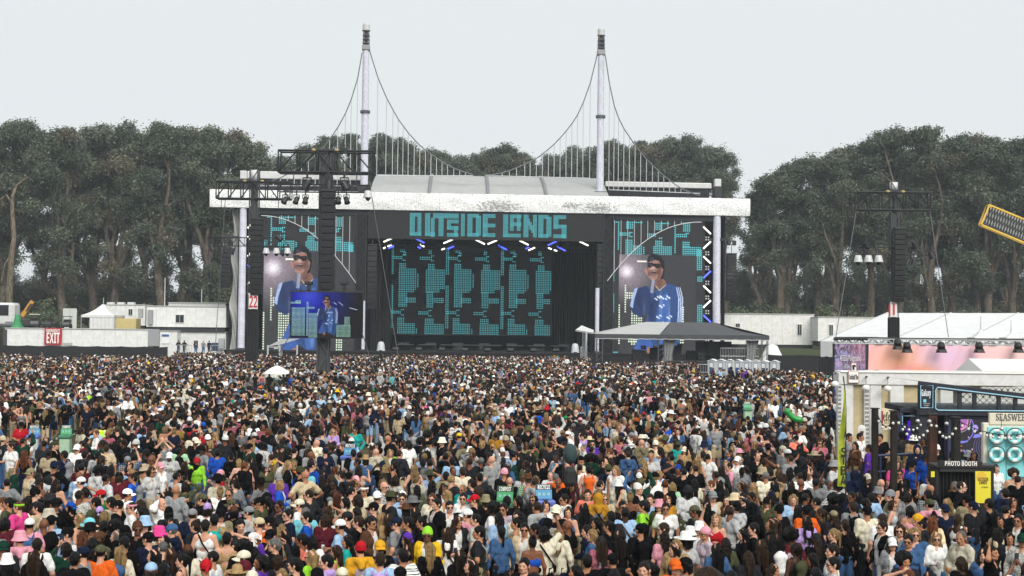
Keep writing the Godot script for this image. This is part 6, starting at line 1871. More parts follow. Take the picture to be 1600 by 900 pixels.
		part("post_cap", mb().span(V(p.x - q[3] - 0.02, p.y + 0.001, p.z - q[3] - 0.02), V(p.x + q[3] + 0.02, p.y + 0.03, p.z + q[3] + 0.02)), mat("1d1a18", 0.8), o)
		kk2 += 1
	tops.append(at(1620, 668, 35.0))
	tops.append(at(1440, 652, 43.2))
	kk2 = 0
	for q in [[0, 1, 5, 0.35], [1, 2, 9, 0.5], [2, 3, 7, 0.42], [3, 4, 13, 0.25], [1, 5, 6, 0.3]]:
		var a0: Vector3 = tops[q[0]] + V(0, -0.05, 0.15)
		var b0: Vector3 = tops[q[1]] + V(0, -0.05, 0.15)
		o = thing("bulb_string", "%s sagging string of white bulbs from the left" % ORD[kk2], "string lights", a0, "bulb strings between the wooden posts")
		var pts := PackedVector3Array()
		for k in 17: pts.append(a0.lerp(b0, k / 16.0) - V(0, 4.0 * q[3] * (k / 16.0) * (1 - k / 16.0), 0))
		part("wire", mb().tube(pts, 0.012, 0.012, 5), mat("232323", 0.7), o)
		for k in q[2]:
			var t: float = (k + 0.7) / (q[2] + 0.4)
			var c := a0.lerp(b0, t) - V(0, 4.0 * q[3] * t * (1 - t) + 0.09, 0)
			part("socket", mb().tube(PV([c + V(0, 0.09, 0), c + V(0, 0.04, 0)]), 0.02, 0.02, 6), mat("1d1d1d", 0.6), o)
			part("bulb", mb().ball(c, V(0.038, 0.044, 0.038), 10, 7), mat("cfcec6", 0.2), o)
		kk2 += 1
	kk2 = 0
	for q in [[1434.0, 658.0, 33.5], [1452.0, 658.5, 33.6], [1479.0, 662.0, 35], [1489.5, 665.5, 34.5], [1513.0, 668.0, 34.5], [1565.0, 670.0, 34.6]]:
		var c := at(q[0], q[1], q[2])
		o = thing("mirror_ball", "%s larger silver ball from the left among the bulb strings" % ORD[kk2], "ornament", c, "silver balls on the bulb strings")
		offs.erase(o)
		part("ball", mb().ball(VZ, V(0.055, 0.055, 0.055), 16, 12), mat("bfbfbe", 0.3, 0.6), o)
		part("hook", mb().tube(PV([V(0, 0.06, 0), V(0, 0.3, 0)]), 0.008, 0.008, 5), mat("3b3b3b", 0.5), o)
		kk2 += 1
	# low deck on which the queue stands
	var da := at(1318, 740, 43.8); var db := at(1545, 740, 39.6)
	o = thing("queue_deck", "low dark deck in front of the navy booth carrying the queue", "platform", V((da.x + db.x) / 2, 0, -41.7))
	part("deck", mb().span(V(da.x, 0.3, -43.4), V(db.x, 0.45, -39.7), 0.02), mat("4b4038", 0.85), o)
	part("skirt", mb().span(V(da.x + 0.05, 0, -43.3), V(db.x - 0.05, 0.298, -39.8)), mat("26221f", 0.9), o)
	# dark blue queue rail
	d = 39.9
	var ra := at(1352, 713, d); var rb := at(1424, 709, d)
	o = thing("queue_rail", "dark blue queue rail behind the wooden posts", "railing", V((ra.x + rb.x) / 2, 0, -d))
	part("rail", mb().tube(PV([ra, rb]), 0.04, 0.04, 8), mat("1c2a4a", 0.5), o)
	part("rail", mb().tube(PV([ra - V(0, 0.5, 0), rb - V(0, 0.5, 0)]), 0.03, 0.03, 8), mat("1c2a4a", 0.5), o)
	for t in [0.0, 0.33, 0.66, 1.0]: part("rail_post", mb().tube(PV([V(lerpf(ra.x, rb.x, t), 0.452, -d), V(lerpf(ra.x, rb.x, t), lerpf(ra.y, rb.y, t), -d)]), 0.035, 0.035, 8), mat("1c2a4a", 0.5), o)


# ---------------------------------------------------------------- things standing in the crowd
func station(label: String, px: float, py: float, d: float, blue: bool, word: String, turn := 0.0) -> void:
	var p := at(px, py, d)
	var h := p.y
	var o := thing("recycling_station", label, "waste bin", V(p.x, 0, -d), "sorting stations in the crowd")
	offs.erase(o)
	o.basis = Basis(Vector3.UP, turn) * Basis.from_scale(V(0.56, 1, 0.6))
	var c := "5566b0" if blue else "3c7459"
	part("body", mb().box(V(0, (h - 0.45) / 2, 0), V(0.66, h - 0.46, 0.66), Basis(), 0.04), mat("c9cdd0" if blue else "a9c6a9", 0.6, 0.0, "grain", 1.5), o)
	part("lid", mb().box(V(0, h - 0.4, 0), V(0.78, 0.12, 0.78), Basis(), 0.03), mat(c, 0.5), o)
	var hd := part("header", mb().box(V(0, h - 0.17, -0.16), V(0.7, 0.36, 0.06), Basis(Vector3.RIGHT, -0.3), 0.01), mat("4a88b0" if blue else "479a63", 0.5), o)
	part("header_strip", mb().box(V(0, h - 0.055, -0.155), V(0.7, 0.12, 0.025), Basis(Vector3.RIGHT, -0.3)), mat("23302c", 0.6), hd)
	lettering(word, 0.1, 0.006, mat("e9e9e6", 0.6), hd, Transform3D(Basis(Vector3.RIGHT, -0.3), V(0, h - 0.058, -0.138)), "Droid Sans", true, 0.52)
	for k in 3: part("pictogram", mb().box(V(-0.2 + k * 0.2, h - 0.22, -0.112), V(0.11, 0.07, 0.012), Basis(Vector3.RIGHT, -0.3)), mat("7fb0b0", 0.6), hd)
	part("hole", mb().lathe(PQ([Vector2(0.0, 0), Vector2(0.15, 0)]), 14, TF(V(0, h - 0.337, 0.1))), mat("141414", 0.8), o)

func field_things() -> void:
	station("blue-topped recycling station reading RECYCLE at the left among people", 53, 665, 47.0, true, "RECYCLE", 0.1)
	station("green-topped compost station reading COMPOST right of the blue one", 103, 665, 47.0, false, "COMPOST", 0.1)
	station("blue recycling station reading RECYCLE left of the black skull-print shirt", 546, 694, 39.0, true, "RECYCLE", -0.2)
	station("green compost station reading COMPOST half hidden by a raised leather sleeve", 788, 761, 30.5, false, "COMPOST", -0.2)
	station("blue recycling station reading RECYCLE beside the orange and yellow jacket", 851, 758, 30.2, true, "RECYCLE", 0.2)
	station("far green compost station in the middle of the crowd", 581, 638, 64.0, false, "COMPOST", 0.0)
	station("far blue recycling station in the middle of the crowd", 606, 638, 64.5, true, "RECYCLE", 0.0)
	station("far pale compost station half hidden on the right of the crowd", 1168, 628, 66.0, false, "COMPOST", 0.0)
	# parasol near the tower
	var d := 103.0
	var p := at(433, 577, d)
	var o := thing("parasol", "white parasol standing in the crowd left of the screen tower", "parasol", V(p.x, 0, -d))
	offs.erase(o)
	var y1 := at(433, 571, d).y
	var y0 := at(433, 583.5, d).y
	for k in 8:
		var a0 := TAU * k / 8
		var a1 := TAU * (k + 1) / 8
		var r := 1.15
		part("canopy_panel", mb().patch(4, 6, func(u, t): return V(cos(lerpf(a0, a1, u)), 0, sin(lerpf(a0, a1, u))) * r * (1 - t) * (1.0 - 0.04 * sin(PI * u)) + V(0, lerpf(y0, y1, 1.0 - pow(1.0 - t, 1.4)), 0)), mat("dcdcd6", 0.8), o)
		part("valance", mb().patch(6, 1, func(u, t): return V(cos(lerpf(a0, a1, u)), 0, sin(lerpf(a0, a1, u))) * r * (1.0 - 0.04 * sin(PI * u)) + V(0, y0 - 0.28 * (1 - t) - 0.06 * sin(PI * u) * (1 - t), 0)), mat("cfd2c8", 0.8), o)
	part("pole", mb().tube(PV([VZ, V(0, y1 + 0.1, 0)]), 0.04, 0.04, 6), mat("8d8f90", 0.5), o)
	part("finial", mb().ball(V(0, y1 + 0.12, 0), V(0.08, 0.1, 0.08), 8, 6), mat("c9c9c4", 0.6), o)
	# feather flag
	d = 30.4
	var ft := at(1317, 588, d)
	var fx := at(1313, 700, d).x
	o = thing("feather_flag", "tall lime yellow feather flag with black letters running down", "flag", V(fx, 0, -d))
	var xr := at(1321, 620, d).x
	var yb := at(1316, 760, d).y
	var top := ft.y
	part("sail", mb().patch(6, 40, func(u, t):
		var y := lerpf(yb, top, t)
		var l := lerpf(at(1308.5, 700, d).x, at(1317.5, 700, d).x, smoothstep(0.25, 0.8, t))
		var r := lerpf(at(1320.2, 700, d).x, xr, t) if t < 0.85 else lerpf(xr, ft.x, (t - 0.85) / 0.15)
		return V(lerpf(minf(l, r - 0.01), r, u), y, -d + 0.05 * sin(t * 9.0 + u * 2.0))), mat("a8b52a", 0.7, 0.0, "cloth", 0.8), o)
	var pole := PackedVector3Array()
	for k in 12: pole.append(V(xr + 0.015 - (0.06 * pow(maxf(k / 11.0 - 0.8, 0) / 0.2, 2.0)), top * k / 11.0, -d - 0.01))
	part("pole", mb().tube(pole, 0.022, 0.012, 6), mat("1c1c1c", 0.5), o)
	part("base_plate", mb().box(V(xr, 0.02, -d), V(0.5, 0.04, 0.5)), mat("2b2b2b", 0.7), o)
	for q in [["S", 706.0], ["T", 719.0], ["B", 735.0], ["A", 750.0], ["A", 680.0]]:
		lettering(q[0], 0.21 if q[1] > 700 else 0.14, 0.006, mat("1d1e10", 0.7), o, TF(V(at(1316.5 if q[1] > 700 else 1318.8, q[1], d).x, at(1316, q[1], d).y, -d + 0.075)), "Droid Sans", true, 0.12 if q[1] > 700 else 0.05)
	# inflatable pickle
	d = 52.0
	var pts := PackedVector3Array()
	for q in [[1230, 643], [1233, 647], [1238, 652], [1244, 655], [1249, 656]]: pts.append(at(q[0], q[1], d))
	o = thing("inflatable_pickle", "green inflatable pickle held up over the crowd at right", "inflatable", pts[2])
	var b := mb()
	b.tube(pts, 0.12, 0.14, 12)
	b.ball(pts[0], V(0.13, 0.14, 0.13), 12, 8)
	b.ball(pts[4], V(0.14, 0.14, 0.14), 12, 8)
	part("skin", b, mat("1d8a3a", 0.35), o)
	part("grip", mb().tube(PV([pts[3] - V(0, 0.1, 0), at(1246, 690, d)]), 0.05, 0.05, 8), mat("9b6b4f", 0.7), o)
	# stroller hood
	d = 33.5
	var hp := at(891, 693, d)
	o = thing("stroller", "dark green stroller with raised hood in the crowd centre", "stroller", V(hp.x, 0, -d))
	offs.erase(o)
	o.basis = Basis(Vector3.UP, PI) * Basis.from_scale(V(0.7, 1, 0.8))
	part("hood", mb().ball(V(0, hp.y - 0.27, 0), V(0.27, 0.27, 0.32), 18, 12), mat("2c4144", 0.8, 0.0, "cloth", 1.0), o)
	part("seat", mb().box(V(0, hp.y - 0.85, -0.1), V(0.42, 0.5, 0.5), Basis(), 0.1), mat("1f2324", 0.8), o)
	for sx in [-0.27, 0.27]:
		part("frame", mb().tube(PV([V(sx, 0.15, 0.35), V(sx, hp.y - 0.6, -0.1), V(sx, hp.y - 0.2, -0.6)]), 0.02, 0.02, 6), mat("3a3c3e", 0.4), o)
		for z in [0.35, -0.4]: part("wheel", mb().lathe(PQ([Vector2(0.05, -0.02), Vector2(0.14, -0.025), Vector2(0.15, 0), Vector2(0.14, 0.025), Vector2(0.05, 0.02)]), 14, Transform3D(Basis(Vector3.FORWARD, PI / 2), V(sx, 0.15, z))), mat("1b1b1b", 0.8), o)
	# wooden table at the right edge
	d = 29.5
	var tp := at(1576, 812, d)
	o = thing("wooden_table", "reddish wooden table with crossed legs at the right edge", "table", V(tp.x, 0, -d))
	offs.erase(o)
	for k in 4: part("plank", mb().box(V(0, 0.95, -0.3 + k * 0.2), V(1.1, 0.05, 0.185), Basis(), 0.01), mat(["8a4f33", "7f472d", "92573a", "85492f"][k], 0.7, 0.0, "bark", 1.0), o)
	for sx in [-0.4, 0.4]:
		part("leg", mb().beam(V(sx, 0, -0.35), V(sx, 0.92, 0.35), 0.07, 0.1), mat("7f472d", 0.8), o)
		part("leg", mb().beam(V(sx + 0.08, 0, 0.35), V(sx + 0.08, 0.92, -0.35), 0.07, 0.1), mat("7f472d", 0.8), o)
	# yellow lift basket reaching in from the right
	d = 60.0
	var c0 := at(1533, 351, d); var c1 := at(1546, 320, d); var c2 := at(1690, 380, d); var c3 := at(1677, 411, d)
	o = thing("lift_basket", "yellow framed mesh arm tilting in from the right edge", "lift", V(at(1700, 520, d).x, 0, -d))
	var ym := mat("d6b24a", 0.5)
	var zz := [0.0, -0.3]
	for z in zz:
		var o3 := V(0, 0, z)
		for q in [[c0, c1], [c1, c2], [c2, c3], [c3, c0]]: part("frame_bar", mb().beam(q[0] + o3, q[1] + o3, 0.07, 0.07), ym, o)
	for q in [c0, c1, c2, c3]: part("cross_bar", mb().beam(q, q + V(0, 0, -0.3), 0.06, 0.06), ym, o)
	var mesh_m := mat("2f3336", 0.6)
	for k in 34:
		var t := (k + 0.5) / 34.0
		part("mesh_bar", mb().beam(c0.lerp(c3, t) + V(0, 0, -0.02), c1.lerp(c2, clampf(t + 0.03, 0, 1)) + V(0, 0, -0.02), 0.05, 0.03), mesh_m, o)
		part("mesh_bar", mb().beam(c0.lerp(c3, t) + V(0, 0, -0.28), c1.lerp(c2, clampf(t - 0.06, 0, 1)) + V(0, 0, -0.28), 0.05, 0.03), mat("b9bcbd", 0.5), o)
	part("support_boom", mb().beam(c2.lerp(c3, 0.5) + V(-0.1, 0, -0.15), V(c2.x + 3.0, 1.0, -d - 0.45), 0.35, 0.4), ym, o)
	part("chassis", mb().box(V(c2.x + 3.0, 0.7, -d - 0.45), V(2.6, 1.4, 1.8), Basis(), 0.15), ym, o)


# ---------------------------------------------------------------- people: smooth bodies meshed from a field round their bones
func nets(prims: Array, cell: float, k: float, carves := [], amp := 0.0, nf: FastNoiseLite = null, ymin := -1e9, ymax := 1e9) -> MB:
	var lo := Vector3.ONE * 1e9
	var hi := -lo
	var mar := k * 0.6 + cell * 2.0 + amp
	for p in prims:
		var s: Vector3 = p[4] if p.size() > 4 else Vector3.ONE
		var r: Vector3 = s * maxf(p[2], p[3]) + Vector3.ONE * mar
		lo = lo.min(p[0] - r).min(p[1] - r); hi = hi.max(p[0] + r).max(p[1] + r)
	var nx := int((hi.x - lo.x) / cell) + 2
	var ny := int((hi.y - lo.y) / cell) + 2
	var nz := int((hi.z - lo.z) / cell) + 2
	var f := PackedFloat32Array()
	f.resize(nx * ny * nz); f.fill(0.5)
	for pass_ in 2:
		for p in (prims if pass_ == 0 else carves):
			var a: Vector3 = p[0]
			var b: Vector3 = p[1]
			var ra: float = p[2]
			var rb: float = p[3]
			var s: Vector3 = p[4] if p.size() > 4 else Vector3.ONE
			var r: Vector3 = s * maxf(ra, rb) + Vector3.ONE * mar
			var l0 := ((a.min(b) - r - lo) / cell).floor().max(VZ)
			var h0 := ((a.max(b) + r - lo) / cell).ceil().min(V(nx - 1, ny - 1, nz - 1))
			var ba := (b - a) / s
			var ib := 1.0 / maxf(ba.length_squared(), 1e-9)
			var ms := (s.x + s.y + s.z) / 3.0
			var bx := ba.x
			var by := ba.y
			var bz := ba.z
			for z in range(int(l0.z), int(h0.z) + 1):
				var qz := (lo.z + z * cell - a.z) / s.z
				for y in range(int(l0.y), int(h0.y) + 1):
					var qy := (lo.y + y * cell - a.y) / s.y
					var row := (z * ny + y) * nx
					for x in range(int(l0.x), int(h0.x) + 1):
						var qx := (lo.x + x * cell - a.x) / s.x
						var h := clampf((qx * bx + qy * by + qz * bz) * ib, 0.0, 1.0)
						var dx := qx - bx * h
						var dy := qy - by * h
						var dz := qz - bz * h
						var d := (sqrt(dx * dx + dy * dy + dz * dz) - (ra + (rb - ra) * h)) * ms
						var o := f[row + x]
						if pass_ == 0:
							var g := k - absf(d - o)
							f[row + x] = minf(d, o) - (g * g * 0.25 / k if g > 0.0 else 0.0)
						elif -d > o: f[row + x] = -d
	if amp > 0.0 or ymin > -1e8 or ymax < 1e8:
		for z in nz:
			for y in ny:
				var row := (z * ny + y) * nx
				var py := lo.y + y * cell
				for x in nx:
					var o := f[row + x]
					if o > 0.1: continue
					if amp > 0.0: o += amp * nf.get_noise_3d(lo.x + x * cell, py * 0.4, lo.z + z * cell)
					f[row + x] = maxf(o, maxf(ymin - py, py - ymax))
	var out := mb()
	var id := PackedInt32Array()
	id.resize(nx * ny * nz); id.fill(-1)
	var sxy := nx * ny
	for z in nz - 1:
		for y in ny - 1:
			var row := z * sxy + y * nx
			for x in nx - 1:
				var i := row + x
				var c0 := f[i]
				if c0 > cell * 2.5 or c0 < -cell * 2.5: continue
				var c1 := f[i + 1]
				var c2 := f[i + nx]
				var c3 := f[i + nx + 1]
				var c4 := f[i + sxy]
				var c5 := f[i + sxy + 1]
				var c6 := f[i + sxy + nx]
				var c7 := f[i + sxy + nx + 1]
				var neg := int(c0 < 0) + int(c1 < 0) + int(c2 < 0) + int(c3 < 0) + int(c4 < 0) + int(c5 < 0) + int(c6 < 0) + int(c7 < 0)
				if neg == 0 or neg == 8: continue
				var sum := VZ
				var n := 0.0
				if (c0 < 0) != (c1 < 0): sum += V(c0 / (c0 - c1), 0, 0); n += 1
				if (c2 < 0) != (c3 < 0): sum += V(c2 / (c2 - c3), 1, 0); n += 1
				if (c4 < 0) != (c5 < 0): sum += V(c4 / (c4 - c5), 0, 1); n += 1
				if (c6 < 0) != (c7 < 0): sum += V(c6 / (c6 - c7), 1, 1); n += 1
				if (c0 < 0) != (c2 < 0): sum += V(0, c0 / (c0 - c2), 0); n += 1
				if (c1 < 0) != (c3 < 0): sum += V(1, c1 / (c1 - c3), 0); n += 1
				if (c4 < 0) != (c6 < 0): sum += V(0, c4 / (c4 - c6), 1); n += 1
				if (c5 < 0) != (c7 < 0): sum += V(1, c5 / (c5 - c7), 1); n += 1
				if (c0 < 0) != (c4 < 0): sum += V(0, 0, c0 / (c0 - c4)); n += 1
				if (c1 < 0) != (c5 < 0): sum += V(1, 0, c1 / (c1 - c5)); n += 1
				if (c2 < 0) != (c6 < 0): sum += V(0, 1, c2 / (c2 - c6)); n += 1
				if (c3 < 0) != (c7 < 0): sum += V(1, 1, c3 / (c3 - c7)); n += 1
				id[i] = out.v.size()
				out.v.append(lo + (V(x, y, z) + sum / n) * cell)
				out.n.append(V(c1 - c0 + c3 - c2 + c5 - c4 + c7 - c6, c2 - c0 + c3 - c1 + c6 - c4 + c7 - c5, c4 - c0 + c5 - c1 + c6 - c2 + c7 - c3).normalized())
	for z in range(1, nz - 1):
		for y in range(1, ny - 1):
			var row := z * sxy + y * nx
			for x in range(1, nx - 1):
				var i := row + x
				if id[i] < 0: continue
				var s0 := f[i] < 0
				if s0 != (f[i + 1] < 0): _face(out, id[i], id[i - nx], id[i - nx - sxy], id[i - sxy], s0)
				if s0 != (f[i + nx] < 0): _face(out, id[i], id[i - sxy], id[i - sxy - 1], id[i - 1], s0)
				if s0 != (f[i + sxy] < 0): _face(out, id[i], id[i - 1], id[i - 1 - nx], id[i - nx], s0)
	return out

func _face(o: MB, a: int, b: int, c: int, d: int, flip: bool) -> void:
	if a < 0 or b < 0 or c < 0 or d < 0: return
	if flip: o.ix.append_array([a, c, b, a, d, c])
	else: o.ix.append_array([a, b, c, a, c, d])

# pose: right elbow, right wrist, left elbow, left wrist (x is turned over for the left), legs, head yaw, head pitch, grips
const POSES := {
	"rel": [[0.255, 1.15, -0.04], [0.27, 0.90, 0.05], [0.25, 1.15, -0.03], [0.265, 0.90, 0.06], 0, 8, 0, 0, 0],
	"cross": [[0.26, 1.16, 0.05], [-0.06, 1.17, 0.21], [0.26, 1.15, 0.05], [-0.07, 1.13, 0.24], 0, -12, 0, 0, 0],
	"phone": [[0.25, 1.30, 0.20], [0.15, 1.53, 0.33], [0.25, 1.15, -0.03], [0.25, 0.91, 0.09], 0, 0, -6, 1, 0],
	"film": [[0.26, 1.44, 0.22], [0.07, 1.66, 0.33], [0.26, 1.44, 0.22], [0.05, 1.63, 0.34], 0, 0, -8, 1, 1],
	"hips": [[0.41, 1.18, -0.06], [0.22, 1.02, 0.07], [0.41, 1.18, -0.06], [0.22, 1.02, 0.07], 0, 20, 0, 1, 1],
	"drink": [[0.26, 1.15, 0.02], [0.17, 1.17, 0.27], [0.25, 1.15, -0.03], [0.26, 0.90, 0.06], 0, -18, 4, 1, 0],
	"pock": [[0.30, 1.16, -0.09], [0.215, 0.93, 0.07], [0.30, 1.16, -0.09], [0.215, 0.93, 0.07], 0, 0, 6, 1, 1],
	"face": [[0.25, 1.18, 0.15], [0.08, 1.44, 0.16], [0.25, 1.15, 0.02], [0.02, 1.12, 0.22], 0, 10, 2, 1, 0],
	"wave": [[0.33, 1.62, 0.06], [0.25, 1.87, 0.10], [0.25, 1.15, -0.03], [0.26, 0.90, 0.06], 0, 0, -5, 0, 0],
	"clasp": [[0.265, 1.16, 0.02], [0.05, 1.08, 0.23], [0.265, 1.16, 0.02], [0.045, 1.11, 0.24], 0, 25, 8, 1, 1],
	"walk": [[0.26, 1.16, -0.14], [0.26, 0.93, -0.10], [0.26, 1.16, 0.08], [0.25, 0.96, 0.22], 1, 0, 3, 0, 0],
	"head": [[0.37, 1.58, 0.02], [0.13, 1.70, -0.02], [0.25, 1.15, -0.03], [0.26, 0.90, 0.06], 0, -10, -4, 0, 0],
}
var body_m := {}
var top_m := {}
var bottom_m := {}
var shoe_m := {}
var hair_m := {}
var hat_m := {}
var gear_m := {}
var print_m := {}
var print_mesh := {}
var skin_tint: StandardMaterial3D
var cloth_tint: StandardMaterial3D
var hair_tint: StandardMaterial3D
var dark_mat: StandardMaterial3D

func J(pose: String) -> Dictionary:
	var q: Array = POSES[pose]
	var v := func(a: Array, s: float) -> Vector3: return V(a[0] * s, a[1], a[2])
	var walk: bool = q[4] == 1
	return {"sh": [V(-0.165, 1.415, -0.01), V(0.165, 1.415, -0.01)], "el": [v.call(q[0], -1.0), v.call(q[2], 1.0)], "wr": [v.call(q[1], -1.0), v.call(q[3], 1.0)],
		"hip": [V(-0.088, 0.92, 0), V(0.088, 0.92, 0)], "kn": [V(-0.10, 0.50, 0.20 if walk else 0.03), V(0.10, 0.49, -0.02 if walk else 0.02)],
		"an": [V(-0.11, 0.10, 0.22 if walk else -0.01), V(0.11, 0.13 if walk else 0.09, -0.38 if walk else -0.02)],
		"grip": [q[7], q[8]], "head": Transform3D(Basis(Vector3.UP, deg_to_rad(q[5])) * Basis(Vector3.RIGHT, deg_to_rad(q[6])), V(0, 1.495, -0.005))}

func hand(grip: bool) -> MB:            # fingers along +y from the wrist, palm towards +z, thumb on the -x side
	var pr := [[V(-0.008, 0.0, 0), V(-0.012, 0.05, 0), 0.026, 0.036, V(1, 1, 0.5)], [V(-0.022, 0.075, 0), V(0.024, 0.072, 0), 0.022, 0.02, V(1, 1, 0.6)]]
	var len_ := [0.068, 0.076, 0.070, 0.055]
	for i in 4:
		var x := -0.030 + i * 0.020
		var curl := (1.15 + 0.1 * i) if grip else (0.22 + 0.09 * i)
		var p := V(x, 0.085 - absf(i - 1.3) * 0.006, 0.002)
		var a := 0.15
		for s in 3:
			a += curl * [0.7, 1.0, 0.7][s]
			var l: float = len_[i] * [0.45, 0.32, 0.25][s]
			var e := p + V((i - 1.5) * 0.003, cos(a) * l, sin(a) * l)
			pr.append([p, e, 0.0095 - s * 0.0008, 0.0088 - s * 0.0008])
			p = e
	var t0 := V(-0.028, 0.022, 0.006)
	var t1 := t0 + V(-0.026, 0.026, 0.012)
	var t2 := t1 + (V(0.004, 0.026, 0.018) if grip else V(-0.010, 0.028, 0.008))
	pr.append([t0, t1, 0.015, 0.011]); pr.append([t1, t2, 0.011, 0.0085])
	return nets(pr, 0.0065, 0.008)

func head_shape() -> MB:
	var one := Vector3.ONE
	return nets([[V(0, 0.15, -0.01), V(0, 0.155, -0.012), 0.095, 0.095, V(0.80, 1.0, 1.02)], [V(0, 0.125, 0.028), V(0, 0.055, 0.045), 0.060, 0.043], [V(-0.03, 0.05, 0.03), V(0.03, 0.05, 0.03), 0.034, 0.034],
		[V(0, 0.034, 0.070), V(0, 0.040, 0.072), 0.020, 0.020], [V(0, 0.06, -0.02), V(0, -0.09, -0.03), 0.050, 0.056], [V(0, 0.128, 0.088), V(0, 0.097, 0.106), 0.009, 0.0145], [V(-0.014, 0.094, 0.095), V(0.014, 0.094, 0.095), 0.009, 0.009],
		[V(-0.034, 0.143, 0.074), V(0.034, 0.143, 0.074), 0.016, 0.016], [V(-0.046, 0.098, 0.062), V(-0.044, 0.104, 0.06), 0.02, 0.02], [V(0.046, 0.098, 0.062), V(0.044, 0.104, 0.06), 0.02, 0.02],
		[V(-0.016, 0.068, 0.088), V(0.016, 0.068, 0.088), 0.010, 0.010], [V(-0.082, 0.10, -0.012), V(-0.084, 0.125, -0.02), 0.02, 0.024, V(0.4, 1, 0.7)], [V(0.082, 0.10, -0.012), V(0.084, 0.125, -0.02), 0.02, 0.024, V(0.4, 1, 0.7)]],
		0.0095, 0.018, [[V(-0.031, 0.123, 0.105), V(-0.029, 0.123, 0.105), 0.016, 0.016], [V(0.031, 0.123, 0.105), V(0.029, 0.123, 0.105), 0.016, 0.016]])

func features() -> Array:                # [dark eyes and brows, lips]
	var d := mb()
	for s in [-1, 1]:
		d.ball(V(0.031 * s, 0.123, 0.0845), V(0.013, 0.0065, 0.006), 8, 5)
		d.tube(PV([V(0.016 * s, 0.143, 0.0915), V(0.034 * s, 0.148, 0.088), V(0.052 * s, 0.142, 0.075)]), 0.0055, 0.0035, 5)
		d.ball(V(0.007 * s, 0.0865, 0.1035), V(0.004, 0.003, 0.004), 6, 4)
	var l := mb()
	l.tube(PV([V(-0.025, 0.069, 0.086), V(0, 0.071, 0.099), V(0.025, 0.069, 0.086)]), 0.0055, 0.0055, 6)
	l.tube(PV([V(-0.022, 0.064, 0.086), V(0, 0.062, 0.098), V(0.022, 0.064, 0.086)]), 0.006, 0.006, 6)
	return [d, l]

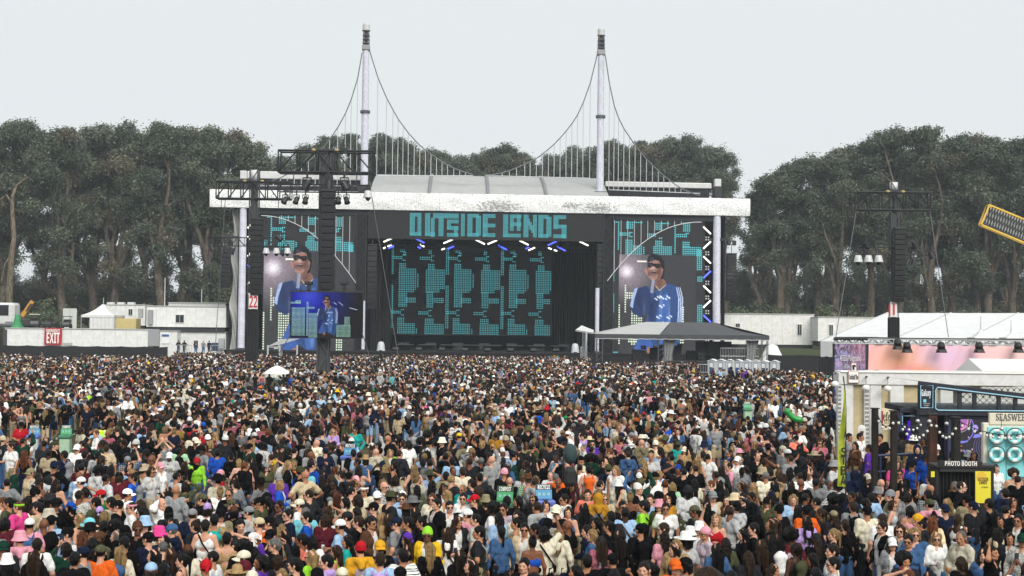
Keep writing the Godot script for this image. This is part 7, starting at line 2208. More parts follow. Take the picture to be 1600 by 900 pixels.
func make_bodies() -> void:
	skin_tint = tint_mat("grain", 1.5, 0.5)
	cloth_tint = tint_mat("cloth", 1.6, 0.85)
	hair_tint = tint_mat("hair", 3.0, 0.5)
	hair_tint.uv1_scale = V(5.0, 1.2, 5.0)
	hair_tint.heightmap_enabled = true; hair_tint.heightmap_texture = texture("hair"); hair_tint.heightmap_scale = 1.2
	cloth_tint.heightmap_enabled = true; cloth_tint.heightmap_texture = texture("cloth"); cloth_tint.heightmap_scale = 1.5
	dark_mat = mat("1a1412", 0.5)
	var lips := mat("7d4038", 0.45)
	var head := head_shape()
	var feat := features()
	var hands := [hand(false), hand(true)]
	var fx := func(j: Dictionary, i: int) -> Transform3D:
		var dir: Vector3 = (j.wr[i] - j.el[i]).normalized()
		var inward := V(1 if i == 0 else -1, 0, 0)
		if absf(dir.x) > 0.7: inward = V(0, 0, -1)
		var z := (inward - dir * inward.dot(dir)).normalized()
		var x := dir.cross(z)
		if i == 1: x = -x
		return Transform3D(Basis(x, dir, z), j.wr[i] + dir * 0.005)
	for pose in POSES:
		var j := J(pose)
		var k := V(1, 1, 0.8)
		var pr := [[V(-0.06, 0.95, 0), V(0.06, 0.95, 0), 0.105, 0.105, k], [V(-0.04, 1.1, 0), V(0.04, 1.1, 0), 0.10, 0.10, k], [V(-0.075, 1.28, 0), V(0.075, 1.28, 0), 0.115, 0.115, k], [V(-0.125, 1.40, -0.01), V(0.125, 1.40, -0.01), 0.062, 0.062], [V(0, 0.95, 0), V(0, 1.35, 0), 0.11, 0.11, k], [V(0, 1.38, -0.02), V(0, 1.52, -0.025), 0.068, 0.052]]
		for i in 2:
			pr.append([j.sh[i], j.el[i], 0.054, 0.043]); pr.append([j.el[i], j.wr[i], 0.043, 0.028])
			pr.append([j.hip[i], j.kn[i], 0.088, 0.056]); pr.append([j.kn[i], j.an[i], 0.056, 0.038])
		var b := nets(pr, 0.028, 0.04)
		b.add(head, j.head)
		for i in 2: b.add(hands[j.grip[i]], fx.call(j, i))
		b.uv = PackedVector2Array()
		var m := b.mesh(skin_tint)
		var d := mb().add(feat[0], j.head)
		d.put(m, dark_mat)
		mb().add(feat[1], j.head).put(m, lips)
		body_m[pose] = m
		# garments
		var g := V(1, 1, 0.86)
		var torso := [[V(-0.07, 0.92, 0), V(0.07, 0.92, 0), 0.122, 0.122, g], [V(-0.05, 1.1, 0), V(0.05, 1.1, 0), 0.124, 0.124, g], [V(-0.08, 1.28, 0), V(0.08, 1.28, 0), 0.132, 0.132, g], [V(-0.13, 1.405, -0.01), V(0.13, 1.405, -0.01), 0.075, 0.075], [V(0, 0.92, 0), V(0, 1.3, 0), 0.125, 0.125, g]]
		var tee := torso.duplicate()
		var long := torso.duplicate()
		for i in 2:
			var mid: Vector3 = j.sh[i].lerp(j.el[i], 0.68)
			tee.append([j.sh[i], mid, 0.072, 0.072])
			long.append([j.sh[i], j.el[i], 0.072, 0.060]); long.append([j.el[i], j.el[i].lerp(j.wr[i], 0.95), 0.060, 0.044])
		var hood := long.duplicate()
		hood.append([V(-0.075, 1.46, -0.075), V(0.075, 1.46, -0.075), 0.055, 0.055]); hood.append([V(0, 1.42, -0.11), V(0, 1.36, -0.135), 0.075, 0.06])
		hood.append([V(-0.07, 1.46, 0.04), V(0.07, 1.46, 0.04), 0.03, 0.03])
		var fold := noise(3, 7.5, 2)
		top_m["tee/" + pose] = nets(tee, 0.024, 0.04, [], 0.03, fold, 0.84).mesh(cloth_tint)
		var lg := nets(long, 0.024, 0.04, [], 0.034, fold, 0.82)
		top_m["long/" + pose] = lg.mesh(cloth_tint)
		top_m["hood/" + pose] = nets(hood, 0.024, 0.04, [], 0.036, fold, 0.81).mesh(cloth_tint)
		top_m["tank/" + pose] = nets([[V(-0.06, 0.95, 0), V(0.06, 0.95, 0), 0.118, 0.118, g], [V(-0.045, 1.1, 0), V(0.045, 1.1, 0), 0.118, 0.118, g], [V(-0.075, 1.28, 0.003), V(0.075, 1.28, 0.003), 0.127, 0.127, g], [V(-0.08, 1.33, 0.07), V(-0.1, 1.468, -0.01), 0.026, 0.024], [V(0.08, 1.33, 0.07), V(0.1, 1.468, -0.01), 0.026, 0.024], [V(-0.08, 1.33, -0.08), V(-0.1, 1.468, -0.01), 0.026, 0.024], [V(0.08, 1.33, -0.08), V(0.1, 1.468, -0.01), 0.026, 0.024]], 0.024, 0.03, [], 0.012, fold, 0.88).mesh(cloth_tint)
		top_m["crop/" + pose] = nets([[V(-0.075, 1.25, 0.003), V(0.075, 1.25, 0.003), 0.127, 0.127, g]], 0.024, 0.03, [], 0.006, fold, 1.13, 1.335).mesh(cloth_tint)
		for kind in ["tee", "hood"]:
			var sm: Array = top_m[kind + "/" + pose].surface_get_arrays(0)
			var vv: PackedVector3Array = sm[Mesh.ARRAY_VERTEX]
			var nv: PackedVector3Array = sm[Mesh.ARRAY_NORMAL]
			var iv: PackedInt32Array = sm[Mesh.ARRAY_INDEX]
			for side_ in [1.0, -1.0]:
				var pr2 := mb()
				pr2.n = nv
				for e in vv.size(): pr2.v.append(vv[e] + nv[e] * 0.004)
				for t in range(0, iv.size(), 3):
					var c := (vv[iv[t]] + vv[iv[t + 1]] + vv[iv[t + 2]]) / 3.0
					if nv[iv[t]].z * side_ > 0.35 and c.z * side_ < 0.2 and ((c.x / 0.10) ** 2 + ((c.y - 1.25) / 0.085) ** 2) < 1.0: pr2.ix.append_array([iv[t], iv[t + 1], iv[t + 2]])
				if pr2.ix.size() > 60: print_m[kind + "/" + pose + ("f" if side_ > 0 else "b")] = pr2
		# jacket: the long garment with its front strip as the shirt below
		var out_ := PackedInt32Array()
		var in_ := PackedInt32Array()
		for t in range(0, lg.ix.size(), 3):
			var c := (lg.v[lg.ix[t]] + lg.v[lg.ix[t + 1]] + lg.v[lg.ix[t + 2]]) / 3.0
			var nn := lg.n[lg.ix[t]]
			var tgt := in_ if (absf(c.x) < 0.075 - (1.45 - c.y) * 0.03 and nn.z > 0.25 and absf(c.z) < 0.2 and c.y > 0.9) else out_
			for e in 3: tgt.append(lg.ix[t + e])
			if tgt == in_: in_ = tgt
			else: out_ = tgt
		var jm := ArrayMesh.new()
		var o1 := mb(); o1.v = lg.v; o1.n = lg.n; o1.ix = out_
		o1.put(jm, cloth_tint)
		if in_.size():
			var o2 := mb(); o2.v = lg.v; o2.n = lg.n; o2.ix = in_
			o2.put(jm, mat("c9c8c4", 0.85, 0.0, "cloth", 1.6, false))
		top_m["jack/" + pose] = jm
	for q in print_m:
		# keep only the vertices that the print uses
		var src: MB = print_m[q]
		var dst := mb()
		var map_ := {}
		for i in src.ix:
			if not map_.has(i): map_[i] = dst.v.size(); dst.v.append(src.v[i]); dst.n.append(src.n[i])
			dst.ix.append(map_[i])
		print_mesh[q] = dst.mesh(pattern_mat("bwprint"))
	for legs in ["rel", "walk"]:
		var j := J(legs)
		var tr := [[V(-0.07, 0.95, 0), V(0.07, 0.95, 0), 0.117, 0.117, V(1, 1, 0.86)]]
		var sh := tr.duplicate()
		var shoes := []
		for i in 2:
			tr.append([j.hip[i], j.kn[i], 0.102, 0.076]); tr.append([j.kn[i], j.an[i], 0.076, 0.066])
			sh.append([j.hip[i], j.hip[i].lerp(j.kn[i], 0.85), 0.104, 0.09])
			var a: Vector3 = j.an[i]
			shoes.append([a + V(0, -0.04, -0.03), a + V(0, -0.05, 0.14), 0.045, 0.038])
			shoes.append([a + V(0, 0.0, 0), a + V(0, 0.03, 0), 0.05, 0.045])
		var fold := noise(8, 6.0, 2)
		bottom_m["trousers/" + legs] = nets(tr, 0.028, 0.03, [], 0.02, fold, 0.05, 1.0).mesh(cloth_tint)
		bottom_m["shorts/" + legs] = nets(sh, 0.028, 0.03, [], 0.02, fold, 0.5, 1.0).mesh(cloth_tint)
		shoe_m[legs] = nets(shoes, 0.018, 0.02, [], 0.0, null, 0.005).mesh(cloth_tint)
	# hair in the head's own axes
	var ns := noise(21, 14.0, 2)
	var big := noise(22, 9.0, 2)
	var face := [[V(0, 0.075, 0.10), V(0, 0.135, 0.095), 0.066, 0.052, V(1.0, 1, 1.2)]]
	var cap := [[V(0, 0.163, -0.018), V(0, 0.168, -0.02), 0.101, 0.101, V(0.84, 0.93, 1.03)], [V(0, 0.12, -0.06), V(0, 0.06, -0.055), 0.066, 0.05]]
	hair_m["shrt"] = nets(cap, 0.011, 0.02, face, 0.012, ns, 0.045).mesh(hair_tint)
	hair_m["buzz"] = nets([[V(0, 0.155, -0.016), V(0, 0.157, -0.018), 0.098, 0.098, V(0.82, 0.98, 1.02)]], 0.011, 0.02, [[V(0, 0.085, 0.10), V(0, 0.15, 0.105), 0.08, 0.065]], 0.004, ns, 0.075).mesh(hair_tint)
	var side := func(y0: float, r: float) -> Array:
		return [[V(-0.076, 0.17, -0.01), V(-0.088, y0, 0.0), r, r * 0.8], [V(0.076, 0.17, -0.01), V(0.088, y0, 0.0), r, r * 0.8], [V(-0.05, 0.12, -0.075), V(-0.06, y0, -0.08), r * 1.5, r * 1.2], [V(0.05, 0.12, -0.075), V(0.06, y0, -0.08), r * 1.5, r * 1.2], [V(0, 0.12, -0.085), V(0, y0, -0.095), r * 1.6, r * 1.3]]
	hair_m["bob"] = nets(cap + side.call(0.03, 0.030), 0.012, 0.025, face, 0.016, ns).mesh(hair_tint)
	hair_m["long"] = nets(cap + side.call(-0.05, 0.026) + [[V(-0.045, 0.05, -0.095), V(-0.035, -0.21, -0.145), 0.040, 0.016], [V(0.045, 0.05, -0.095), V(0.04, -0.24, -0.145), 0.040, 0.016], [V(0, 0.05, -0.10), V(0, -0.27, -0.15), 0.044, 0.016], [V(-0.07, 0.03, -0.03), V(-0.09, -0.16, 0.03), 0.026, 0.012]], 0.012, 0.02, face, 0.026, ns).mesh(hair_tint)
	hair_m["wavy"] = nets(cap + side.call(-0.08, 0.036) + [[V(-0.07, 0.0, -0.09), V(-0.09, -0.26, -0.13), 0.05, 0.03], [V(0.07, 0.0, -0.09), V(0.09, -0.26, -0.13), 0.05, 0.03], [V(0, 0.05, -0.10), V(0, -0.31, -0.145), 0.055, 0.03], [V(-0.09, 0.0, 0.0), V(-0.1, -0.18, 0.05), 0.034, 0.02], [V(0.09, 0.0, 0.0), V(0.1, -0.18, 0.05), 0.034, 0.02]], 0.013, 0.03, face, 0.04, big).mesh(hair_tint)
	hair_m["afro"] = nets([[V(0, 0.17, -0.03), V(0, 0.178, -0.03), 0.142, 0.142, V(1.0, 0.92, 0.95)]], 0.014, 0.03, [[V(0, 0.06, 0.13), V(0, 0.12, 0.14), 0.10, 0.085]], 0.045, ns).mesh(hair_tint)
	hair_m["bun"] = nets(cap + [[V(0, 0.245, -0.085), V(0.01, 0.255, -0.09), 0.046, 0.044]], 0.011, 0.015, face, 0.012, ns, 0.045).mesh(hair_tint)
	hair_m["pony"] = nets(cap + [[V(0, 0.19, -0.115), V(0, 0.15, -0.155), 0.034, 0.036], [V(0, 0.15, -0.155), V(0, -0.12, -0.15), 0.036, 0.018]], 0.011, 0.015, face, 0.012, ns, 0.045 if false else -1e9).mesh(hair_tint)
	# hats
	var dome := nets([[V(0, 0.175, -0.014), V(0, 0.178, -0.016), 0.108, 0.106, V(0.87, 0.84, 1.03)]], 0.011, 0.01, [], 0.0, null, 0.15)
	var brim := mb().patch(10, 5, func(u, t):
		var a: float = PI * u
		return V(cos(a) * (0.083 + 0.008 * t), 0.158 - 0.022 * t - 0.03 * cos(a) * cos(a) * t, 0.045 + sin(a) * (0.045 + 0.085 * t)))
	var under := mb().patch(10, 5, func(u, t):
		var a: float = PI * u
		return V(cos(a) * (0.083 + 0.008 * t), 0.152 - 0.022 * t - 0.03 * cos(a) * cos(a) * t, 0.045 + sin(a) * (0.045 + 0.083 * t)))
	var capm := mb().add(dome).add(brim).add(under)
	capm.ball(V(0, 0.267, -0.015), V(0.009, 0.006, 0.009), 8, 4)
	capm.uv = PackedVector2Array()
	hat_m["cap"] = capm.mesh(cloth_tint)
	var bk := mb().add(capm, Transform3D(Basis(Vector3.UP, PI), V(0, 0.0, -0.025)))
	bk.uv = PackedVector2Array()
	hat_m["back"] = bk.mesh(cloth_tint)
	var oval := Basis.from_scale(V(0.98, 1.06, 1.13))
	hat_m["bucket"] = mb().lathe(PQ([Vector2(0.0, 0.275), Vector2(0.075, 0.272), Vector2(0.092, 0.255), Vector2(0.108, 0.17), Vector2(0.15, 0.115), Vector2(0.145, 0.112), Vector2(0.105, 0.16)]), 20, Transform3D(oval, V(0, 0, -0.01))).mesh(cloth_tint)
	hat_m["sun"] = mb().lathe(PQ([Vector2(0.0, 0.285), Vector2(0.06, 0.29), Vector2(0.088, 0.27), Vector2(0.106, 0.175), Vector2(0.14, 0.168), Vector2(0.20, 0.175), Vector2(0.20, 0.169), Vector2(0.104, 0.163)]), 22, Transform3D(oval, V(0, 0, -0.01))).mesh(cloth_tint)
	var cow := mb().lathe(PQ([Vector2(0.0, 0.27), Vector2(0.05, 0.30), Vector2(0.085, 0.28), Vector2(0.104, 0.18), Vector2(0.15, 0.172), Vector2(0.21, 0.195), Vector2(0.212, 0.19), Vector2(0.104, 0.165)]), 24, Transform3D(oval, V(0, 0, -0.01)))
	for i in cow.v.size():
		if cow.v[i].y < 0.2: cow.v[i].y += 1.6 * pow(maxf(absf(cow.v[i].x) - 0.1, 0.0), 1.6)
	hat_m["cowboy"] = cow.mesh(cloth_tint)
	hat_m["beanie"] = nets([[V(0, 0.178, -0.02), V(0, 0.195, -0.026), 0.107, 0.10, V(0.9, 0.93, 1.03)], [V(-0.06, 0.152, -0.012), V(0.06, 0.152, -0.012), 0.036, 0.036, V(1, 0.7, 2.4)]], 0.011, 0.01, [], 0.004, ns, 0.125).mesh(cloth_tint)
	hat_m["bandana"] = nets([[V(0, 0.170, -0.016), V(0, 0.174, -0.018), 0.104, 0.104, V(0.87, 0.92, 1.03)], [V(0, 0.13, -0.11), V(0.02, 0.09, -0.135), 0.02, 0.03]], 0.011, 0.012, [], 0.006, ns, 0.085).mesh(cloth_tint)
	hat_m["hoodup"] = nets([[V(0, 0.155, -0.025), V(0, 0.17, -0.03), 0.118, 0.115, V(0.92, 1.0, 1.05)], [V(0, 0.06, -0.03), V(0, -0.04, -0.03), 0.10, 0.105]], 0.013, 0.04, [[V(0, 0.07, 0.12), V(0, 0.145, 0.12), 0.078, 0.07]], 0.01, ns).mesh(cloth_tint)
	hat_m["band"] = mb().lathe(PQ([Vector2(0.098, 0.165), Vector2(0.105, 0.17), Vector2(0.104, 0.20), Vector2(0.096, 0.205)]), 20, Transform3D(Basis.from_scale(V(0.88, 1, 1.05)), V(0, 0, -0.012))).mesh(cloth_tint)
	# glasses, bags
	var gl := mb()
	for s in [-1, 1]:
		gl.ball(V(0.033 * s, 0.122, 0.097), V(0.026, 0.021, 0.008), 12, 7)
		gl.beam(V(0.055 * s, 0.13, 0.092), V(0.083 * s, 0.128, -0.01), 0.006, 0.008)
	gl.beam(V(-0.012, 0.128, 0.102), V(0.012, 0.128, 0.102), 0.006, 0.006)
	gear_m["sunglasses"] = gl.mesh(mat("0d0d0f", 0.12))
	var up := mb().add(gl, Transform3D(Basis(Vector3.RIGHT, -0.75), V(0, 0.135, 0.06)))
	gear_m["sunglasses_up"] = up.mesh(mat("0d0d0f", 0.12))
	var bp := nets([[V(-0.07, 1.32, -0.20), V(0.07, 1.32, -0.20), 0.085, 0.085], [V(-0.08, 1.02, -0.21), V(0.08, 1.02, -0.21), 0.092, 0.092], [V(0, 1.0, -0.21), V(0, 1.34, -0.2), 0.12, 0.11, V(1, 1, 0.75)], [V(-0.05, 1.05, -0.28), V(0.05, 1.05, -0.28), 0.05, 0.05], [V(0, 1.42, -0.17), V(0, 1.40, -0.15), 0.02, 0.02]], 0.024, 0.03)
	bp.uv = PackedVector2Array()
	gear_m["backpack"] = bp.mesh(cloth_tint)
	var strap := mb()
	for s in [-1, 1]: strap.tube(PV([V(0.10 * s, 1.40, -0.14), V(0.105 * s, 1.49, -0.01), V(0.11 * s, 1.38, 0.135), V(0.15 * s, 1.16, 0.13), V(0.17 * s, 1.02, -0.06)]), 0.02, 0.02, 6)
	strap.uv = PackedVector2Array()
	gear_m["straps"] = strap.mesh(cloth_tint)
	var cb := mb().tube(PV([V(0.12, 1.47, -0.04), V(0.02, 1.32, -0.15), V(-0.14, 1.08, -0.14), V(-0.19, 0.98, 0.0), V(-0.12, 1.1, 0.14), V(0.04, 1.32, 0.145), V(0.12, 1.47, -0.01)]), 0.016, 0.016, 6)
	cb.box(V(-0.19, 0.96, 0.02), V(0.08, 0.16, 0.22), Basis(), 0.03)
	cb.uv = PackedVector2Array()
	gear_m["crossbody_bag"] = cb.mesh(cloth_tint)

func tint_mat(tex: String, scale: float, rough: float) -> StandardMaterial3D:
	var m := StandardMaterial3D.new()
	m.albedo_color = Color.WHITE; m.roughness = rough
	m.albedo_texture = texture(tex)
	m.uv1_triplanar = true; m.uv1_scale = Vector3.ONE * scale
	m.vertex_color_use_as_albedo = true
	m.metallic_specular = 0.15 if tex == "cloth" else 0.32
	return m


